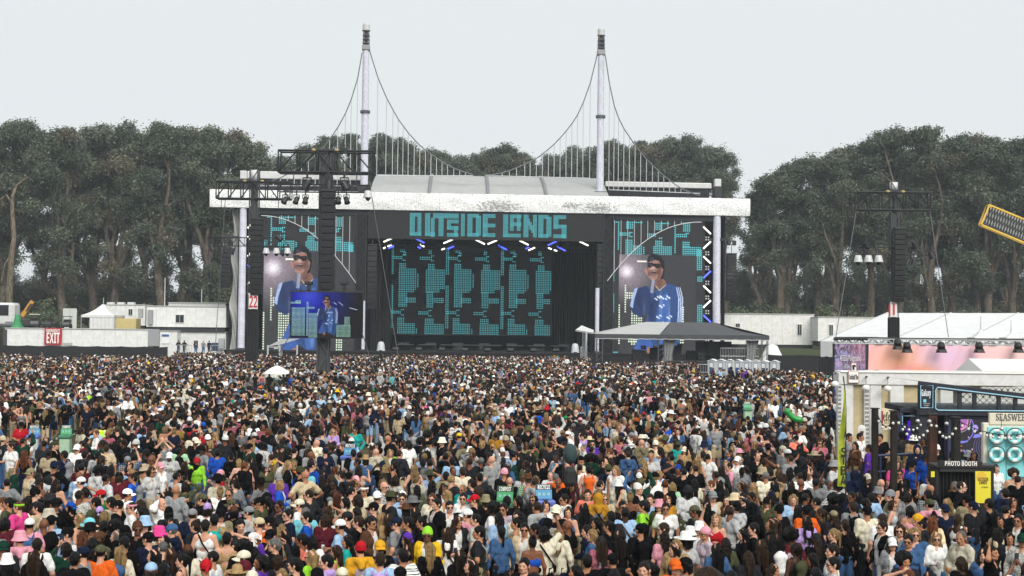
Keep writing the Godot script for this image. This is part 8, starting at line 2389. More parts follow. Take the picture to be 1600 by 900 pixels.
# ---------------------------------------------------------------- who stands where
# one line each: x, top of the head (in the enlarged crops: corner first), facing (0 = towards us, 180 = towards the stage), pose, garment, colour, hair, its colour, hat, its colour, skin, extras
const CREW := """
@ 0 770
60 255 180 rel tee maroon bob black - - brown .
200 84 250 rel tee hotpink shrt ginger band lime light .
325 268 180 rel tee pink shrt black cap white tan b:denim
475 268 205 rel tee black bald black - - brown .
560 235 175 rel tee lightblue shrt black cap black light c:black
218 400 205 face hood pink shrt brown bucket pink light .
405 478 190 rel tee white shrt darkbrown - - light b:black
38 515 10 rel long charcoal bob black cap darkgreen tan .
80 645 185 rel tee black long black bucket white tan .
378 610 178 rel long black wavy brown - - light .
712 520 215 film long darkgreen bob darkbrown - - light .
815 625 180 rel tee black shrt black - - tan .
895 572 240 rel tee grey shrt black cap navy light .
1030 592 180 rel long black long black - - tan .
1092 556 185 rel jack orange shrt black cap camo light .
1310 560 178 rel long cream wavy blonde - - light b:denim
1008 472 180 rel long black bob black - - tan .
892 408 185 rel tee white long ginger - - light .
985 328 65 rel long black shrt black cowboy black tan .
850 212 265 rel tank tan wavy blonde - - light g
958 264 250 rel tee cream shrt brown cap cyan light .
720 368 275 rel tee lightblue shrt black cap black light g
1072 415 330 rel long camo shrt black cap brown dark g
1250 396 265 rel long black wavy grey - - light .
1360 354 180 rel long black bob black beanie black tan .
1350 458 190 rel long black shrt black - - tan .
1252 264 180 rel tee black afro black - - brown .
1130 290 180 rel tee charcoal shrt black - - tan .
1080 143 185 rel long denim long brown bandana lilac light .
1272 74 262 rel tee black shrt brown cap black light .
1192 36 255 rel tee cream shrt black - - tan .
1418 90 290 rel tee white shrt darkbrown band pink light g
760 92 255 rel tee black bob black back blue light .
600 58 20 hips long black shrt black cap black tan g
410 90 255 rel tee beige shrt black - - light .
88 44 265 rel jack olive shrt black - - tan .
25 40 255 rel tee white shrt ginger - - light .
1030 38 250 rel hood olive shrt black - - tan .
@ 200 770
440 152 200 rel hood charcoal bob black beanie black brown .
860 112 185 rel tee white bob purple2 beanie lilac light .
790 2 260 phone hood black shrt black cap camo light g
1000 168 25 rel jack khaki shrt black cap black light g
185 240 200 rel tee white shrt black bucket lightblue light .
105 308 15 rel long black shrt black beanie brown brown g
215 416 235 rel long navy shrt brown cap black light .
330 350 230 rel long beige bob brown bucket hotpink light .
465 328 255 rel hood navy buzz grey cap denim light g
370 432 330 rel tee black wavy black - - light .
720 288 240 rel hood charcoal bun brown - - light .
840 278 180 rel tank white shrt darkbrown - - light c:black
935 218 190 rel jack tan shrt black - - tan b:teal
1220 278 20 pock long charcoal shrt black - - light .
1300 140 250 rel tee lightgrey shrt black cap grey light g
1410 262 240 rel tee white shrt brown cap beige light .
270 598 260 rel tee black wavy black - - light .
450 590 245 rel long denim wavy brown - - tan s
645 552 200 rel tee cream bob darkbrown cap brown tan .
580 650 268 rel tank charcoal pony black - - light s
840 712 200 rel tee lightblue shrt black bandana red tan .
905 615 260 rel tee white buzz black - - tan g
250 748 5 rel long black shrt black back lightblue brown g
385 745 182 rel long black long black - - tan .
1240 618 275 rel tee black shrt black cap cream brown .
1265 735 200 rel tee cream shrt black beanie maroon tan .
1180 782 200 rel tee beige wavy blonde cowboy tan light .
1345 845 180 rel tee white shrt brown beanie cream light .
1255 476 180 rel tee black afro black - - brown .
1420 662 290 rel long purple bob black - - tan .
1370 575 180 rel tee white bob black - - tan .
1150 130 185 film long black bob black cap brown tan .
1395 42 268 rel tee mint shrt black - - tan .
700 165 180 rel tee navy shrt brown cap grey light .
1125 60 255 rel tee lilac shrt black cap camo light .
150 142 262 rel long black bob black - - light g
1075 408 195 head tank tan shrt black - - light .
@ 400 770
460 62 265 rel tee white shrt brown cap cream light g
340 165 300 rel tee navy shrt black - - light g
545 195 275 rel tee blue shrt black - - light g
745 220 200 rel long maroon bob brown - - light .
910 282 260 drink tee lightblue shrt black cap white tan .
1100 240 250 rel tee black shrt brown - - light b:black
1245 250 60 rel jack brown shrt black - - tan g
1365 208 182 rel tee black wavy blonde - - light .
280 330 180 rel long denim long blonde - - light .
195 478 265 rel long black shrt grey - - light g
490 430 255 rel tee coral shrt black - - brown .
612 452 185 rel tee white bob black - - tan .
420 570 182 rel hood black bob black hoodup black tan .
985 448 270 rel jack teal long black - - tan .
1130 527 195 rel hood gold shrt black beanie red light .
1340 505 185 rel tee black shrt black back gold light .
1345 632 182 rel tee lightblue shrt brown - - light b:lilac
860 562 265 rel tank lime long brown - - tan .
590 608 250 rel long lime wavy blonde - - light g
755 655 265 rel hood lilac shrt black - - light .
420 690 250 rel tee black shrt black - - light b:black
275 812 330 rel long olive bob blonde - - light .
930 800 190 rel tee beige shrt brown cap cream light .
640 815 265 rel long black bob black hoodup black tan .
60 665 265 wave long purple bob black - - brown .
225 655 220 wave long charcoal bob brown - - light .
150 390 330 rel tee black shrt black cap black light g
30 265 255 rel tee white shrt brown cap beige light .
130 250 265 rel tee orange shrt brown cap black light .
960 42 270 rel long cream bob black - - light .
1265 95 260 rel long navy shrt black cap black light g
540 150 180 rel tee cyan shrt grey - - light .
1080 150 262 rel long black bob darkbrown - - light .
980 196 250 rel tee charcoal shrt black cap charcoal light .
248 75 320 rel long charcoal shrt black - - brown g
120 35 262 rel long black long black - - tan .
40 40 255 rel jack olive shrt black cap black tan .
@ 600 770
200 -5 345 rel long lightblue shrt brown - - light g
565 55 300 rel jack black shrt black - - light .
710 82 5 rel jack black shrt black - - light g
970 12 265 rel tee black shrt brown cap red light .
1165 72 262 rel tee white afro black - - dark c:black
1290 105 330 rel long floral shrt black - - tan g
895 168 240 rel tee pink shrt brown cap white light .
985 215 255 rel tee bwprint buzz black - - light .
800 245 15 clasp jack charcoal wavy brown - - tan .
680 365 185 rel hood white wavy brown - - light c:black
470 372 350 rel jack yellow shrt black beanie lime brown g
500 530 180 rel long black long blonde - - light .
245 425 245 rel tank black long brown bandana purple light g
205 590 195 rel tee thinstripe shrt black - - tan .
1020 348 262 rel tee charcoal shrt black - - tan c:bwprint
1270 350 190 rel long denim pony black - - tan .
1240 208 205 rel long lightblue long black - - tan .
810 600 215 phone long black wavy darkbrown - - light .
930 705 268 rel long black wavy darkbrown - - light s
400 250 265 rel long black bun black - - tan .
250 250 262 rel long navy shrt black - - tan .
130 255 255 rel tee grey shrt brown cap navy light g
235 115 195 rel tee tan long darkbrown cowboy brown light .
340 150 200 rel long black wavy darkbrown - - light .
1420 262 268 rel tank tan bun black - - tan .
1440 185 330 rel tee cream bob black - - light .
1330 25 180 rel tee black shrt black - - dark .
520 0 340 rel tee cream bob ginger - - light g
860 -10 340 rel tee white shrt black - - light g
1100 10 200 rel tee black bob brown bucket khaki light .
500 325 180 rel long black bob black hoodup black tan .
60 215 182 rel tee tan wavy brown - - light .
@ 800 770
370 80 10 phone long white bob brown - - light .
560 8 285 rel hood white shrt black - - tan g
610 142 340 face tank denim long brown - - light .
930 2 185 rel hood mustard shrt black hoodup mustard light c:black
1200 80 10 rel tee black shrt black - - tan g
1225 150 185 rel tee lightblue buzz black - - dark c:brown
1070 188 190 rel tee charcoal shrt black - - tan .
1405 75 260 rel tee lime shrt black - - tan c:black
1385 325 200 rel tee black shrt black cap black tan b:black
1035 290 240 rel tee black pony black - - tan s
1160 395 182 rel long black wavy darkbrown - - light .
965 462 180 rel tee rose wavy brown cap charcoal light .
860 385 262 rel long denim bob blonde - - light .
810 340 262 clasp long navy bob darkbrown - - light .
345 352 190 wave tee cream bob black - - brown c:black
510 365 165 rel hood cream long blonde - - light .
220 455 190 rel crop blue bun black - - brown .
135 318 350 rel jack beige shrt black - - tan g
240 322 265 rel tee cream shrt black - - brown .
130 692 330 rel tee black shrt black - - light .
810 650 182 rel tee black shrt black - - tan .
680 770 262 rel tee black bob black - - tan .
1090 645 185 rel hood black shrt black cap black tan b:charcoal
1105 812 182 rel tee black shrt black - - dark .
1420 740 262 rel tee black bun black - - tan .
40 262 265 rel tank tan bun black - - tan .
60 182 330 rel tank pink wavy darkbrown - - light .
185 95 190 rel long charcoal long black - - tan .
280 100 180 rel long black bob brown - - tan .
225 12 330 rel tee black wavy black - - tan g
910 258 265 rel tee black bob black - - tan .
780 105 182 rel long charcoal wavy black - - tan .
60 30 265 rel long black long black - - tan .
1005 0 350 rel tee beige long blonde - - light g
820 -45 350 rel tee coral shrt brown - - light .
@ 1000 770
280 100 345 rel tee white shrt black - - tan g
40 70 262 rel tee lime bob black - - tan .
110 5 340 rel tee lightblue shrt brown - - light .
295 22 15 rel long mustard wavy ginger - - light .
205 60 330 rel tee olive long darkbrown bucket pink light s
590 130 265 pock tee olive shrt black cap camo brown .
720 68 182 rel long black long black - - tan .
790 -25 5 rel jack beige buzz grey cap grey light g
820 225 345 wave tank red wavy blonde - - light .
700 360 285 rel long floral shrt black bandana pink tan g
490 418 215 rel tee lightgrey bob black sun white tan .
245 315 262 rel tee tan shrt brown - - light g
265 405 185 rel tee pink long darkbrown - - light .
390 492 330 rel long tan bob blonde - - light .
370 540 262 rel long charcoal bob darkbrown - - light s
385 710 5 rel tee orange shrt brown cap orange light g
480 690 260 rel tee grey bob black cap black tan .
830 535 180 rel long denim wavy black - - tan .
925 478 185 rel long olive long darkbrown - - tan .
1110 375 265 rel long black long black - - light .
1220 315 262 rel tee black shrt black - - light .
1310 495 182 rel long black wavy brown - - tan .
1170 620 185 rel long charcoal long brown - - light .
990 830 182 rel tee black shrt black - - tan .
90 740 262 phone tee black pony black - - tan .
1040 90 200 phone hood lightgrey shrt black back black light .
1215 108 182 rel hood black bun black hoodup black tan .
1370 40 335 rel long olive long blonde cap black light .
1200 -15 290 rel long navy shrt black - - brown g
1110 -8 320 rel tee charcoal shrt black - - light .
1410 270 255 rel tee black wavy brown - - tan .
640 300 330 rel tee white bob ginger bucket white light .
540 352 190 rel tee white bob black bucket white tan .
40 330 185 rel hood black bob black hoodup black tan .
940 20 320 rel long brown long black - - light .
@ 1200 770
275 10 5 drink tee lightblue bob blonde - - light .
410 135 185 rel tee orange shrt black cap black brown .
700 -20 182 rel hood black afro black - - dark .
420 250 180 rel hood lilac wavy black - - brown .
70 262 265 rel long black wavy darkbrown - - tan .
110 435 182 rel jack brown wavy black - - brown b:white
235 345 190 rel tee maroon afro black - - dark .
705 185 200 rel long charcoal long brown cap khaki light .
700 378 262 rel long charcoal pony blonde - - light .
520 430 182 rel tee black long brown bandana charcoal light .
830 278 182 rel long black pony brown - - light c:black
920 82 182 rel tee grey shrt brown - - tan b:black
1070 138 182 rel long cream shrt black cap black tan .
1110 -10 182 rel hood lightblue shrt black - - brown .
1235 215 185 rel tee white shrt brown - - light .
1230 298 280 rel jack black shrt darkbrown - - light g
1345 478 350 rel jack grey wavy brown cap white light .
690 548 262 rel tee white shrt darkbrown - - light .
700 682 260 rel tee lightgrey shrt black - - light g
470 645 255 rel long black long black - - brown .
515 800 185 rel tee black shrt black - - tan .
115 125 200 rel long black shrt black beanie black tan .
560 160 250 rel tee charcoal pony brown - - brown .
900 -20 300 rel long navy shrt black - - brown g
1310 -30 250 rel jack khaki shrt black beanie grey light .
20 445 180 rel long black wavy black - - brown .
980 -15 180 rel tee green wavy black - - brown .
1425 330 330 rel long grey bob brown - - light g
@ 1390 770
165 610 5 rel tee charcoal afro black - - tan .
205 440 345 drink long denim shrt black - - tan g
275 370 345 rel long denim bob blonde - - light g
165 350 335 rel tee lightgrey bob blonde - - light g
505 415 10 drink long white wavy blonde - - light g
600 115 190 walk long navy shrt black back navy light .
835 15 195 walk jack khaki shrt black cap black tan .
340 270 240 rel hood charcoal bun black - - tan .
295 222 230 rel tee mustard shrt black bandana gold light .
430 62 195 rel hood pink shrt black cap olive light .
620 50 182 rel tee cream wavy blonde - - light .
1070 52 200 rel tee charcoal shrt black - - tan b:black
1010 598 335 rel long denim wavy darkbrown - - light .
1200 235 340 pock long black long black - - tan s
1300 418 335 rel jack charcoal long black - - tan .
1390 222 310 rel jack black shrt black - - tan g
1435 435 330 rel long bwprint shrt black cap darkgreen tan g
1340 48 340 face long black wavy darkbrown - - tan .
1245 -55 185 rel hood navy shrt darkbrown - - light .
410 -40 190 rel tee plaid shrt black - - tan .
215 130 185 rel tank pink bob black - - tan .
150 -62 182 rel crop black wavy black - - light .
@ 1390 660
240 418 300 rel tee blue shrt black cap black tan g
300 242 340 rel hood navy shrt black hoodup navy light .
400 312 330 rel tee blue shrt black cap charcoal brown .
110 498 330 rel long black shrt black - - tan g
430 552 190 rel tee white shrt brown - - light b:black
700 632 200 face hood black shrt grey - - tan b:black
940 652 262 clasp jack navy long black - - light .
1155 450 5 rel tee white bob brown - - light .
1345 480 350 rel tank beige afro brown - - light .
1390 342 350 rel tee black buzz grey - - light g
1215 405 185 rel tee charcoal shrt black - - tan .
130 95 350 pock long charcoal shrt black cap black dark .
255 130 185 rel long tan bob black bucket white light .
370 155 300 rel long charcoal bob black - - brown g
725 200 30 face long charcoal shrt black cap gold light .
850 298 350 clasp tee lightblue bob black bucket grey light .
910 310 320 rel tee black wavy black - - brown .
510 232 355 rel long black shrt black cap white light g
85 405 330 rel tee hotpink wavy brown - - light .
145 620 180 rel tank tan wavy black - - light .
@ 0 660
230 -10 10 clasp tee red shrt black cap black tan .
1120 -25 180 hips tee vest shrt black - - brown .
340 125 280 drink tee white shrt black cap navy tan .
495 150 15 phone long denim wavy brown - - light .
120 215 330 drink tee white shrt brown - - light .
270 290 180 rel tank black wavy ginger - - brown .
690 300 250 rel long navy shrt black - - brown b:grey
915 300 185 rel hood charcoal shrt black - - light .
1060 305 185 rel tee stripe shrt black - - light b:grey
1380 360 200 wave tee plaid shrt grey cap grey light .
1150 235 190 rel tee beige shrt brown - - light .
325 490 320 rel long beige shrt brown cap khaki light g
140 568 265 rel hood darkgreen bob black hoodup darkgreen tan .
1085 722 262 rel tee green shrt black cap red light .
870 585 255 rel tee white shrt black cap white light .
@ 200 660
450 318 10 pock hood lightgrey shrt black cap white brown .
745 375 10 rel long lime wavy ginger cap red light .
190 280 250 rel jack charcoal shrt black - - dark .
545 10 190 rel tee leopard shrt black - - tan .
990 515 265 rel tee red bob darkbrown beanie pink tan .
560 245 190 rel long mint shrt black bandana black tan .
1310 225 320 rel long darkgreen shrt brown cap black light g
1270 400 182 rel tank tan wavy brown - - light .
970 280 185 rel long blue shrt black - - tan .
1065 8 345 rel jack black shrt black cap black tan .
890 40 5 rel jack olive long black - - light g
@ 400 660
240 548 10 clasp long purple shrt black cap grey tan g
540 470 345 rel long cyan shrt black - - tan .
840 605 330 rel tee black shrt black - - dark g
470 475 260 rel tee blue shrt brown cap orange light b:blue
1075 45 345 pock long teal shrt black - - tan g
280 175 190 rel hood charcoal shrt black - - brown .
1055 285 185 rel tee black shrt black - - tan .
1340 268 182 rel tee khaki shrt black cap black light .
1185 350 190 rel long denim bob brown sun tan light .
560 200 190 rel hood grey shrt grey - - light .
750 270 200 rel long navy shrt black cap navy light .
835 65 10 face long lilac wavy blonde - - light g
1170 672 330 rel long cream shrt black band white tan g
@ 600 660
670 525 185 rel hood khaki shrt black - - tan .
850 475 185 rel long cream shrt brown - - light .
735 370 185 rel tee lightblue shrt black - - tan .
1210 322 260 rel tee lightgrey shrt black cap white tan .
1290 2 335 rel long cream long brown - - light .
905 25 182 rel tank red wavy blonde - - light .
810 110 190 rel long denim shrt black cap yellow tan .
420 388 185 rel hood charcoal shrt black - - tan .
1030 535 190 hips long charcoal shrt black - - tan .
@ 800 660
470 540 185 rel hood orange buzz grey - - light .
175 555 185 rel tee check2 shrt grey cowboy brown light b:orange
620 520 182 rel long maroon wavy blonde - - light .
830 455 182 rel tank white shrt black - - light b:orange
1370 548 200 rel tee white long black beanie white light .
1040 455 185 rel hood navy shrt black beanie olive light .
870 185 350 face jack purple shrt black - - light g
1400 135 270 rel tee red shrt brown cowboy cream light .
@ 1000 660
1050 362 320 phone long white shrt black cap white light g
480 258 345 drink long tan wavy brown cap cream light g
410 60 345 phone jack denim shrt black - - light .
590 600 182 rel tee cream long black - - tan .
350 640 185 rel long mint bob blonde - - light .
620 368 182 rel tank tan wavy blonde - - light .
@ 1200 660
885 112 30 rel long grey shrt black - - tan .
940 205 300 rel long brown bob darkbrown - - tan .
1005 108 50 rel tee white shrt black - - tan .
1085 232 245 rel long purple pony black - - brown .
1215 118 340 drink tee black shrt black - - tan .
1330 420 60 rel tee hotpink wavy brown - - light .
1080 550 10 rel hood black bob black cap cream light .
1220 605 190 rel tee black bald black - - light .
930 520 200 rel hood navy shrt black hoodup navy tan .
@ 0 0
1105 881.5 182 rel tee charcoal shrt brown - - light up
115 887.5 182 rel tee black shrt black cap black light up
279 533.5 10 clasp long black shrt black cap black tan plat
288 532.5 350 hips long black shrt black beanie black brown plat
306 537 30 rel tee charcoal shrt black - - tan plat
318 533 200 rel tee grey buzz grey - - light plat
327 531.5 180 rel long navy shrt black cap navy tan plat
"""

var specs := []
var batches := {}

func colour(nm: String) -> Color:
	if nm == "camo": nm = "olive"
	if COL.has(nm): return hexc(COL[nm])
	return hexc("8a8a86")

func random_spec(p: Vector3, far: float) -> Dictionary:
	var pick := func(a: Array): return a[rng.randi() % a.size()]
	var fem := rng.randf() < 0.48
	var top: String = pick.call(["tee", "tee", "tee", "long", "long", "hood", "hood", "jack"] if not fem else ["tee", "long", "long", "hood", "tank", "tank", "crop", "jack"])
	var c: String
	var r := rng.randf()
	if r < 0.42: c = pick.call(["black", "black", "charcoal"])
	elif r < 0.66: c = pick.call(["white", "white", "white", "cream", "lightgrey", "grey"])
	elif r < 0.76: c = pick.call(["grey", "beige", "khaki", "lightgrey", "navy", "denim"])
	elif r < 0.89: c = pick.call(["denim", "lightblue", "lightblue", "navy", "olive", "darkgreen", "maroon"])
	elif r < 0.945: c = pick.call(["blue", "teal", "rose", "pink", "rose", "maroon", "beige", "tan"])
	elif r < 0.965: c = pick.call(["yellow", "red", "orange", "mustard", "lime", "hotpink", "cyan", "purple", "green", "coral", "lilac"])
	else: c = pick.call(["plaid", "stripe", "floral", "thinstripe", "bwprint"])
	var hair: String = pick.call(["shrt", "shrt", "shrt", "shrt", "buzz", "bob", "shrt", "bald", "afro" if rng.randf() < 0.4 else "shrt"] if not fem else ["long", "long", "wavy", "wavy", "bob", "bun", "pony", "wavy"])
	var hc: String = pick.call(["black", "black", "black", "darkbrown", "darkbrown", "brown", "brown", "blonde", "ginger", "black", "grey" if not fem else "blonde"])
	if hair == "afro": hc = "black"
	if hc == "ginger" and rng.randf() < 0.6: hc = "darkbrown"
	var hat := "-"
	var hcol := "-"
	if rng.randf() < (0.3 if not fem else 0.13):
		hat = pick.call(["cap", "cap", "cap", "back", "bucket", "beanie", "beanie", "sun"])
		hcol = pick.call(["black", "black", "black", "white", "white", "white", "navy", "cream", "grey", "olive", "beige", "charcoal", pick.call(["red", "blue", "green", "yellow", "pink", "orange"])])
	if far > 70.0 and hc in ["blonde", "ginger", "brown", "grey"] and rng.randf() < 0.35: hc = "black"
	if far > 70.0 and hair == "bald": hair = "buzz"
	if far > 70.0 and c in ["beige", "tan", "khaki", "brown", "coral"] and rng.randf() < 0.6: c = "black" if rng.randf() < 0.6 else "white"
	if far > 70.0 and top in ["tank", "crop"] and rng.randf() < 0.6: top = "long"
	var face := 180.0 + rng.randfn() * 38.0
	if rng.randf() < (0.42 if far < 60.0 else 0.3): face = rng.randf() * 360.0
	var pose: String = pick.call(["rel", "rel", "rel", "rel", "cross", "pock", "clasp", "drink", "hips", "phone", "face", "head", "film" if rng.randf() < 0.3 else "clasp", "wave" if rng.randf() < 0.3 else "rel", "walk" if far < 90 else "rel"])
	if far > 70.0 and pose in ["face", "head", "hips", "phone"] and rng.randf() < 0.5: pose = "rel"
	return {"pos": p, "face": face, "pose": pose, "top": top, "col": c, "hair": hair, "hc": hc, "hat": hat, "hcol": hcol, "skin": pick.call(["pale", "light", "light", "light", "tan", "tan", "tan", "brown", "brown", "dark"]),
		"h": (rr(0.915, 0.985) if fem else rr(0.96, 1.06)), "fem": fem, "glasses": rng.randf() < 0.3, "up": false, "pack": pick.call(["black", "charcoal", "navy", "grey", "olive"]) if rng.randf() < 0.15 else "", "bag": "black" if rng.randf() < 0.08 else "", "hand": false,
		"bottom": "shorts" if rng.randf() < 0.14 else "trousers", "bcol": pick.call(["black", "black", "charcoal", "denim", "denim", "navy", "khaki", "beige", "lightblue", "olive"])}

func blocked(p: Vector3) -> bool:
	var px := pixel(V(p.x, 1.7, p.z)).x
	var d := -p.z
	if d > 168.5: return true
	if px > 1300 and d > 39.2: return true
	if px > 1330 and px < 1462 and d > 32.4: return true
	if px > 22 and px < 126 and d > 42.2 and d < 48.0: return true
	if absf(px - 1316) < 15 and d > 28.8 and d < 31.2: return true
	if px > 1404 and d > 39.0: return true
	if px > 1536 and d > 34.6: return true
	if px > 1440 and px < 1560 and d > 31.6 and d < 33.8: return true
	if px > 1200 and d > 131: return true
	if px > 1090 and d > 124: return true
	if px > 920 and d > 143: return true
	if px < 272 and d > 150: return true
	if absf(px - 1066) < 138 and d > 150: return true
	if px > 1098 and px < 1225 and d > 147: return true
	if absf(p.x - at(398, 500, 135).x) < 1.6 and absf(d - 135) < 1.6: return true
	if absf(p.x - at(510, 500, 110).x) < 1.8 and absf(d - 110) < 1.8: return true
	if absf(px - 433) < 16 and absf(d - 102) < 2.2: return true
	if absf(px - 439) < 24 and d > 158: return true
	if absf(px - 911) < 20 and d > 160: return true
	for q in [[53, 47.0], [103, 47.0], [546, 39.0], [788, 30.5], [851, 30.2], [1576, 29.5], [1367, 33.2], [1396, 32.8], [1456, 34.0], [1493, 34.2], [1319, 30.4]]:
		if absf(p.x - at(q[0], 520, q[1]).x) < 0.62 and absf(d - q[1]) < 0.7: return true
	# open ground kept in front of the two stations on the left and by the photo booth
	return false

func visible_from_eye(px: float, py: float) -> bool:
	return px > -170 and px < 1680 and py < 915

func people() -> void:
	make_bodies()
	var origin := Vector2.ZERO
	for line in CREW.split("\n"):
		var w: PackedStringArray = line.strip_edges().split(" ", false)
		if w.size() < 3: continue
		if w[0] == "@":
			origin = Vector2(w[1].to_float(), w[2].to_float())
			continue
		var k := 1.0 if origin == Vector2.ZERO else 6.9238
		if origin == Vector2(0, 770) or origin == Vector2(0, 660): k = 6.9238
		var px := origin.x + w[0].to_float() / k
		var py := origin.y + w[1].to_float() / k
		var fem: bool = w[6] in ["long", "wavy", "bun", "pony"] or (w[6] == "bob" and rng.randf() < 0.7)
		var h := 0.955 if fem else 1.0
		h += rr(-0.012, 0.012)
		var topy := 1.765 * h
		if w[6] == "afro": topy = 1.83 * h
		if w[8] in ["bucket", "sun", "cowboy"]: topy += 0.03
		var p := at_height(px, py, topy)
		var deck := px > 1322 and px < 1545 and py < 712 and py > 655
		if deck: p = at_height(px, py, topy + 0.45)
		var up := w[11] == "up"
		if w[11] == "plat":
			p = at(px, py, 171.2)
			p.y = at(300, 553, 170).y
		elif up: p = at_height(px, py, topy + 2.5); p.y = 2.5
		else: p.y = 0.45 if deck else 0.0
		var x := w[11]
		var hc := w[7]
		if hc == "purple2": hc = "darkbrown"
		specs.append({"pos": p, "face": w[2].to_float(), "pose": w[3], "top": w[4], "col": w[5], "hair": w[6], "hc": hc, "hat": w[8], "hcol": w[9], "skin": w[10], "h": h, "fem": fem, "glasses": x == "g", "up": x == "s", "pack": x.substr(2) if x.begins_with("b:") else "", "bag": x.substr(2) if x.begins_with("c:") else "", "hand": true,
			"bottom": "trousers", "bcol": ["black", "charcoal", "denim", "denim", "khaki", "navy"][rng.randi() % 6], "px": px, "py": py})
	var cells := {}
	var taken := func(p: Vector3, r: float) -> bool:
		for i in range(-1, 2):
			for j in range(-1, 2):
				for q in cells.get(Vector2i(floori(p.x) + i, floori(p.z) + j), []):
					if q.distance_to(p) < r: return true
		return false
	var put := func(p: Vector3) -> void:
		var c := Vector2i(floori(p.x), floori(p.z))
		if not cells.has(c): cells[c] = []
		cells[c].append(p)
	for s in specs: put.call(s.pos)
	var clump := noise(77, 0.09, 3)
	var wild := []
	var d := 18.6
	while d < 169.0:
		var gap := lerpf(1.0, 1.3, clampf((d - 25) / 30.0, 0, 1))
		var dens := 0.3 if d < 26.5 else lerpf(0.72, 1.0, clampf((d - 30.0) / 60.0, 0, 1))
		var x := -0.485 * d
		while x < 0.43 * d:
			x += (lerpf(0.55, 0.78, clampf((d - 25) / 120.0, 0, 1))) * rr(0.75, 1.35)
			var p := V(x, 0, -d + rr(-0.42, 0.42) * gap)
			if rng.randf() > dens or blocked(p) or taken.call(p, 0.47): continue
			if clump.get_noise_2d(p.x, p.z * 0.45) < (-0.30 if d > 32.0 else -0.6): continue
			# lanes where the grass shows a little
			if d > 38 and d < 56 and absf(fmod(absf(x) * 0.13 + d * 0.21, 3.0) - 1.5) < 0.16: continue
			var s := random_spec(p, d)
			var t := pixel(p + V(0, 1.765 * s.h, 0))
			if not visible_from_eye(t.x, t.y): continue
			s.px = t.x; s.py = t.y
			put.call(p)
			wild.append(s)
		d += gap * 0.86
	wild.sort_custom(func(a, b): return a.pos.z > b.pos.z)
	var singles := specs.duplicate()
	for s in wild:
		if singles.size() < 372 and s.px > -12 and s.px < 1612 and s.py < 900: singles.append(s)
		else: batch(s)
	crew(singles)
	flush_batches()
	# the two nearest stand on a deck whose floor lies below the picture
	var o := thing("viewing_platform", "raised deck below the picture under the two nearest heads", "platform", V(0, 0, -6.6))
	part("deck", mb().box(V(0, 2.44, -6.6), V(9, 0.12, 2.4), Basis(), 0.02), mat("4a4640", 0.8), o)
	for sx in [-4.2, 0.0, 4.2]:
		for sz in [-1.0, 1.0]: part("leg", mb().tube(PV([V(sx, 0, -6.6 + sz), V(sx, 2.38, -6.6 + sz)]), 0.05, 0.05, 6), mat("8c8f92", 0.4, 0.5), o)

func frame_of(s: Dictionary) -> Transform3D:
	var wd: float = s.h * (0.93 if s.fem else 1.03)
	return Transform3D(Basis(Vector3.UP, deg_to_rad(s.face)) * Basis.from_scale(V(wd, s.h, wd)), s.pos)

const PATTERNS := {"plaid": "plaid", "stripe": "stripe", "floral": "floral", "thinstripe": "thinstripe", "leopard": "leopard", "bwprint": "bwprint", "camo": "camo", "check2": "check"}

func pattern_mat(c: String) -> StandardMaterial3D:
	var key := "pattern " + c
	if mats.has(key): return mats[key]
	var m := StandardMaterial3D.new()
	m.albedo_texture = texture(PATTERNS[c]); m.roughness = 0.85
	m.albedo_color = {"plaid": Color(0.55, 0.56, 0.58), "stripe": Color(0.8, 0.8, 0.8), "check2": Color(0.62, 0.82, 0.66)}.get(c, Color(0.92, 0.92, 0.9))
	m.uv1_triplanar = true
	m.uv1_scale = Vector3.ONE * (3.2 if c in ["leopard", "floral", "camo"] else (4.0 if c == "bwprint" else 5.0))
	mats[key] = m
	return m

# ---- the crowd beyond the nearest three hundred
func add_batch(key: String, called: String, m: Mesh, over: Material, xf: Transform3D, c: Color) -> void:
	if not batches.has(key): batches[key] = {"name": called, "mesh": m, "over": over, "x": [], "c": []}
	batches[key].x.append(xf)
	batches[key].c.append(c.srgb_to_linear())

func batch(s: Dictionary) -> void:
	var xf := frame_of(s)
	var j := J(s.pose)
	var hx: Transform3D = xf * j.head
	var v := rr(0.8, 1.15)
	var jit := func(c: Color) -> Color: return Color(c.r * v, c.g * v, c.b * v)
	add_batch("body/" + s.pose, "bodies", body_m[s.pose], null, xf, hexc(SKIN[s.skin]))
	var tk: String = s.top + "/" + s.pose
	if PATTERNS.has(s.col): add_batch(tk + s.col, "shirts", top_m[tk], pattern_mat(s.col), xf, Color.WHITE)
	else: add_batch(tk, "shirts", top_m[tk], null, xf, jit.call(colour(s.col)))
	if print_mesh.has(tk + "b") and rng.randf() < 0.25 and not PATTERNS.has(s.col): add_batch("print/" + tk, "shirt_prints", print_mesh[tk + "b"], null, xf, Color.WHITE)
	var legs := "walk" if s.pose == "walk" else "rel"
	add_batch(s.bottom + legs, "trousers", bottom_m[s.bottom + "/" + legs], null, xf, jit.call(colour(s.bcol)))
	if s.pos.z > -75: add_batch("shoes" + legs, "shoes", shoe_m[legs], null, xf, colour("black") if rng.randf() < 0.6 else colour("lightgrey"))
	if s.hat != "hoodup" and s.hair != "bald": add_batch("hair/" + s.hair, "hair", hair_m["buzz" if s.hat != "-" and s.hair in ["shrt", "afro"] else s.hair], null, hx, jit.call(hexc(HAIR[s.hc])))
	if s.hat != "-": add_batch("hat/" + s.hat, "hats", hat_m[s.hat], null, hx, jit.call(colour(s.hcol)))
	if s.glasses: add_batch("glasses", "sunglasses", gear_m["sunglasses"], null, hx, Color.WHITE)
	if s.pack: add_batch("pack", "backpacks", gear_m["backpack"], null, xf, colour(s.pack))

